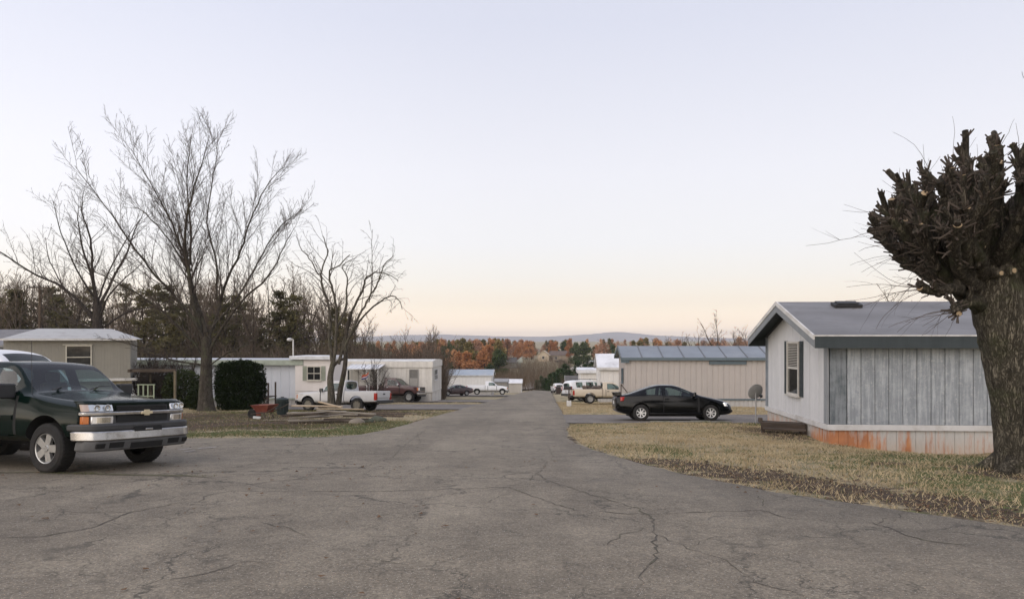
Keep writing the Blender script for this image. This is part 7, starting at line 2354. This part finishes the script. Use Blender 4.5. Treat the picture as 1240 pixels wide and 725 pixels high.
# flag on a short staff by the bare shrub
Y = 50.0; X = (447 - 620) / 880 * Y
fl = thing('garden_flag', 'small orange red and blue flag hanging aslant before the awning', 'flag', (X, Y, hz(X, Y)), 0)
h = EYE + (412 - 450) / 880 * Y - fl.location.z
mb = MB(); mb.tube([(0, 0, 0), (0, 0, h)], .014, 6); mb.build('staff', M_white_trim, fl)
bands = (((.50, .15, .04), 'flag_orange'), ((.42, .05, .05), 'flag_red'), ((.55, .45, .42), 'flag_pale'), ((.05, .06, .20), 'flag_blue'))
for k, (c, nm) in enumerate(bands):
    V = []
    F = []
    for i in range(7):
        for j in range(2):
            u_ = i / 6; v_ = (k + j) / 4
            V.append((-.02 - u_ * .48 - .05 * v_, .04 * math.sin(u_ * 7 + v_), h - u_ * .30 - v_ * .32 - .05 * math.sin(u_ * 5)))
    for i in range(6): F.append((2 * i, 2 * i + 1, 2 * i + 3, 2 * i + 2))
    o = link_mesh('stripe', fast_mesh('stripe', V, F, plain(nm, c, .8, .1, 6), True), fl)
    m = o.modifiers.new('thick', 'SOLIDIFY'); m.thickness = .004

# scrap lumber heap under the thin tree: every board lies loose
rg = random.Random(12)
M_bold = plain('old_board', (.27, .235, .185), .9, .25, 5, stretch=(.25, 1, 1), dirt=(.075, .06, .048), dscale=2.5)
M_bnew = plain('pale_board', (.44, .345, .235), .85, .18, 5, stretch=(.25, 1, 1), dirt=(.3, .23, .16), dscale=2.5)
cx, cy = gpt(392, 511)
def board(px, py, L, w, t, rz, z, mat, label, ry=0.0, group=None):
    x, y = gpt(px, py)
    o = MB().box((0, 0, 0), (L, w, t)).build('board', mat, None, bevel=.004, seg=1)
    o.location = (x, y, hz(x, y) + z); o.rotation_euler = (rg.uniform(-.05, .05), ry, rz)
    return tag(o, label, 'board', group)
for i in range(15):
    board(rg.uniform(366, 420), rg.uniform(507, 513), rg.uniform(1.4, 3.0), rg.uniform(.12, .26), .045, rg.gauss(.05, .26), .05 + .05 * (i // 2), M_bold if i % 4 else M_timber, 'weathered grey board in the scrap lumber heap under the thin tree', rg.gauss(0, .03), 'old boards in the scrap lumber heap')
board(384, 505, 2.2, .28, .045, -.06, .45, M_bnew, 'palest wide board on top of the scrap lumber heap', .01)
board(400, 505, 1.25, .14, .05, -.45, .52, M_bnew, 'narrow pale board slanting across the top of the lumber heap', .16)
board(412, 506, 2.0, .16, .045, .1, .38, plain('tan_board', (.33, .26, .17), .85, .2, 5), 'tan board sticking out to the right of the lumber heap', .02)
for (px, py, L, rz) in ((447, 503.5, 3.2, .02), (452, 505.5, 2.6, -.04)): board(px, py, L, .10, .06, rz, .05, M_timber, 'long dark rail lying on the leaves right of the lumber heap', 0, 'dark rails beside the lumber heap')
board(340, 510, 1.3, .1, .03, .1, .03, M_bold, 'short grey board lying left of the lumber heap by the trash can')
x, y = gpt(433, 513)
for k, (px, py, s) in enumerate(((433, 513, .30), (458, 510, .34), (447, 511.5, .2))):
    x, y = gpt(px, py)
    st_ = bmesh.new(); bmesh.ops.create_icosphere(st_, subdivisions=2, radius=s)
    for v in st_.verts: v.co *= .75 + .5 * float(vnoise(v.co.x * 3 + k * 9, v.co.y * 3 + v.co.z * 2, s * 2.5, k)); v.co.z *= .55
    me = bpy.data.meshes.new('stone'); st_.to_mesh(me); st_.free(); me.materials.append(M_bold if k == 0 else plain('mossy_stone', (.07, .075, .05), .95, .3, 5)); me.shade_smooth()
    o = link_mesh('stone', me); o.location = (x, y, hz(x, y) + .04)
    tag(o, ('pale flat stone at the right end of the lumber heap', 'mossy mound of stone right of the lumber heap', 'small mossy stone beside the lumber heap')[k], 'stone')
# low concrete edging by the black coupe
x, y = gpt(838, 514.5)
e = thing('edging', 'low mossy concrete edging on the grass in front of the black coupe', 'edging', (x, y + .2, hz(x, y) - .02), R(-2))
for k in range(4): MB().box((-1.05 + k * .7, rg.gauss(0, .02), .05 + rg.uniform(-.015, .015)), (.69, .16, .14), rg.gauss(0, .02)).build('block', plain('mossy_concrete', (.19, .18, .15), .95, .25, 5, dirt=(.09, .10, .045), dscale=3), e, bevel=.015)
# clods of turned soil along the right verge
rg = random.Random(3)
mb = MB()
M_soil = plain('soil', (.075, .057, .042), .95, .35, 6, dirt=(.12, .085, .06), dscale=6)
V_, F_ = [], []
for i in range(230):
    t = rg.random()
    x = np.interp(t, [0, .3, .6, 1], [3.4, 4.1, 4.7, 5.8]) + rg.gauss(0, .5); y = np.interp(t, [0, .3, .6, 1], [12.0, 10.9, 9.8, 7.6]) + rg.gauss(0, .5)
    if rg.random() < .12: x, y = 7.9 + rg.gauss(0, .6), 11.3 + rg.gauss(0, .5)
    if float(on_paved(x, y)) > -.08: continue
    s = abs(rg.gauss(.008, .016)) + .007
    z = hz(x, y)
    mb.hexa([(x + s * rg.uniform(-1.3, -.6), y + s * rg.uniform(-1.3, -.6), z - .02), (x + s * rg.uniform(.6, 1.3), y + s * rg.uniform(-1.3, -.6), z - .02), (x + s * rg.uniform(.6, 1.3), y + s * rg.uniform(.6, 1.3), z - .02), (x + s * rg.uniform(-1.3, -.6), y + s * rg.uniform(.6, 1.3), z - .02),
             (x + s * rg.uniform(-.8, -.2), y + s * rg.uniform(-.8, -.2), z + s * .8), (x + s * rg.uniform(.2, .8), y + s * rg.uniform(-.8, -.2), z + s * rg.uniform(.4, 1)), (x + s * rg.uniform(.2, .8), y + s * rg.uniform(.2, .8), z + s * rg.uniform(.4, 1)), (x + s * rg.uniform(-.8, -.2), y + s * rg.uniform(.2, .8), z + s * rg.uniform(.4, 1))])
tag(mb.build('soil_clods', M_soil), None, None, None, 'stuff')
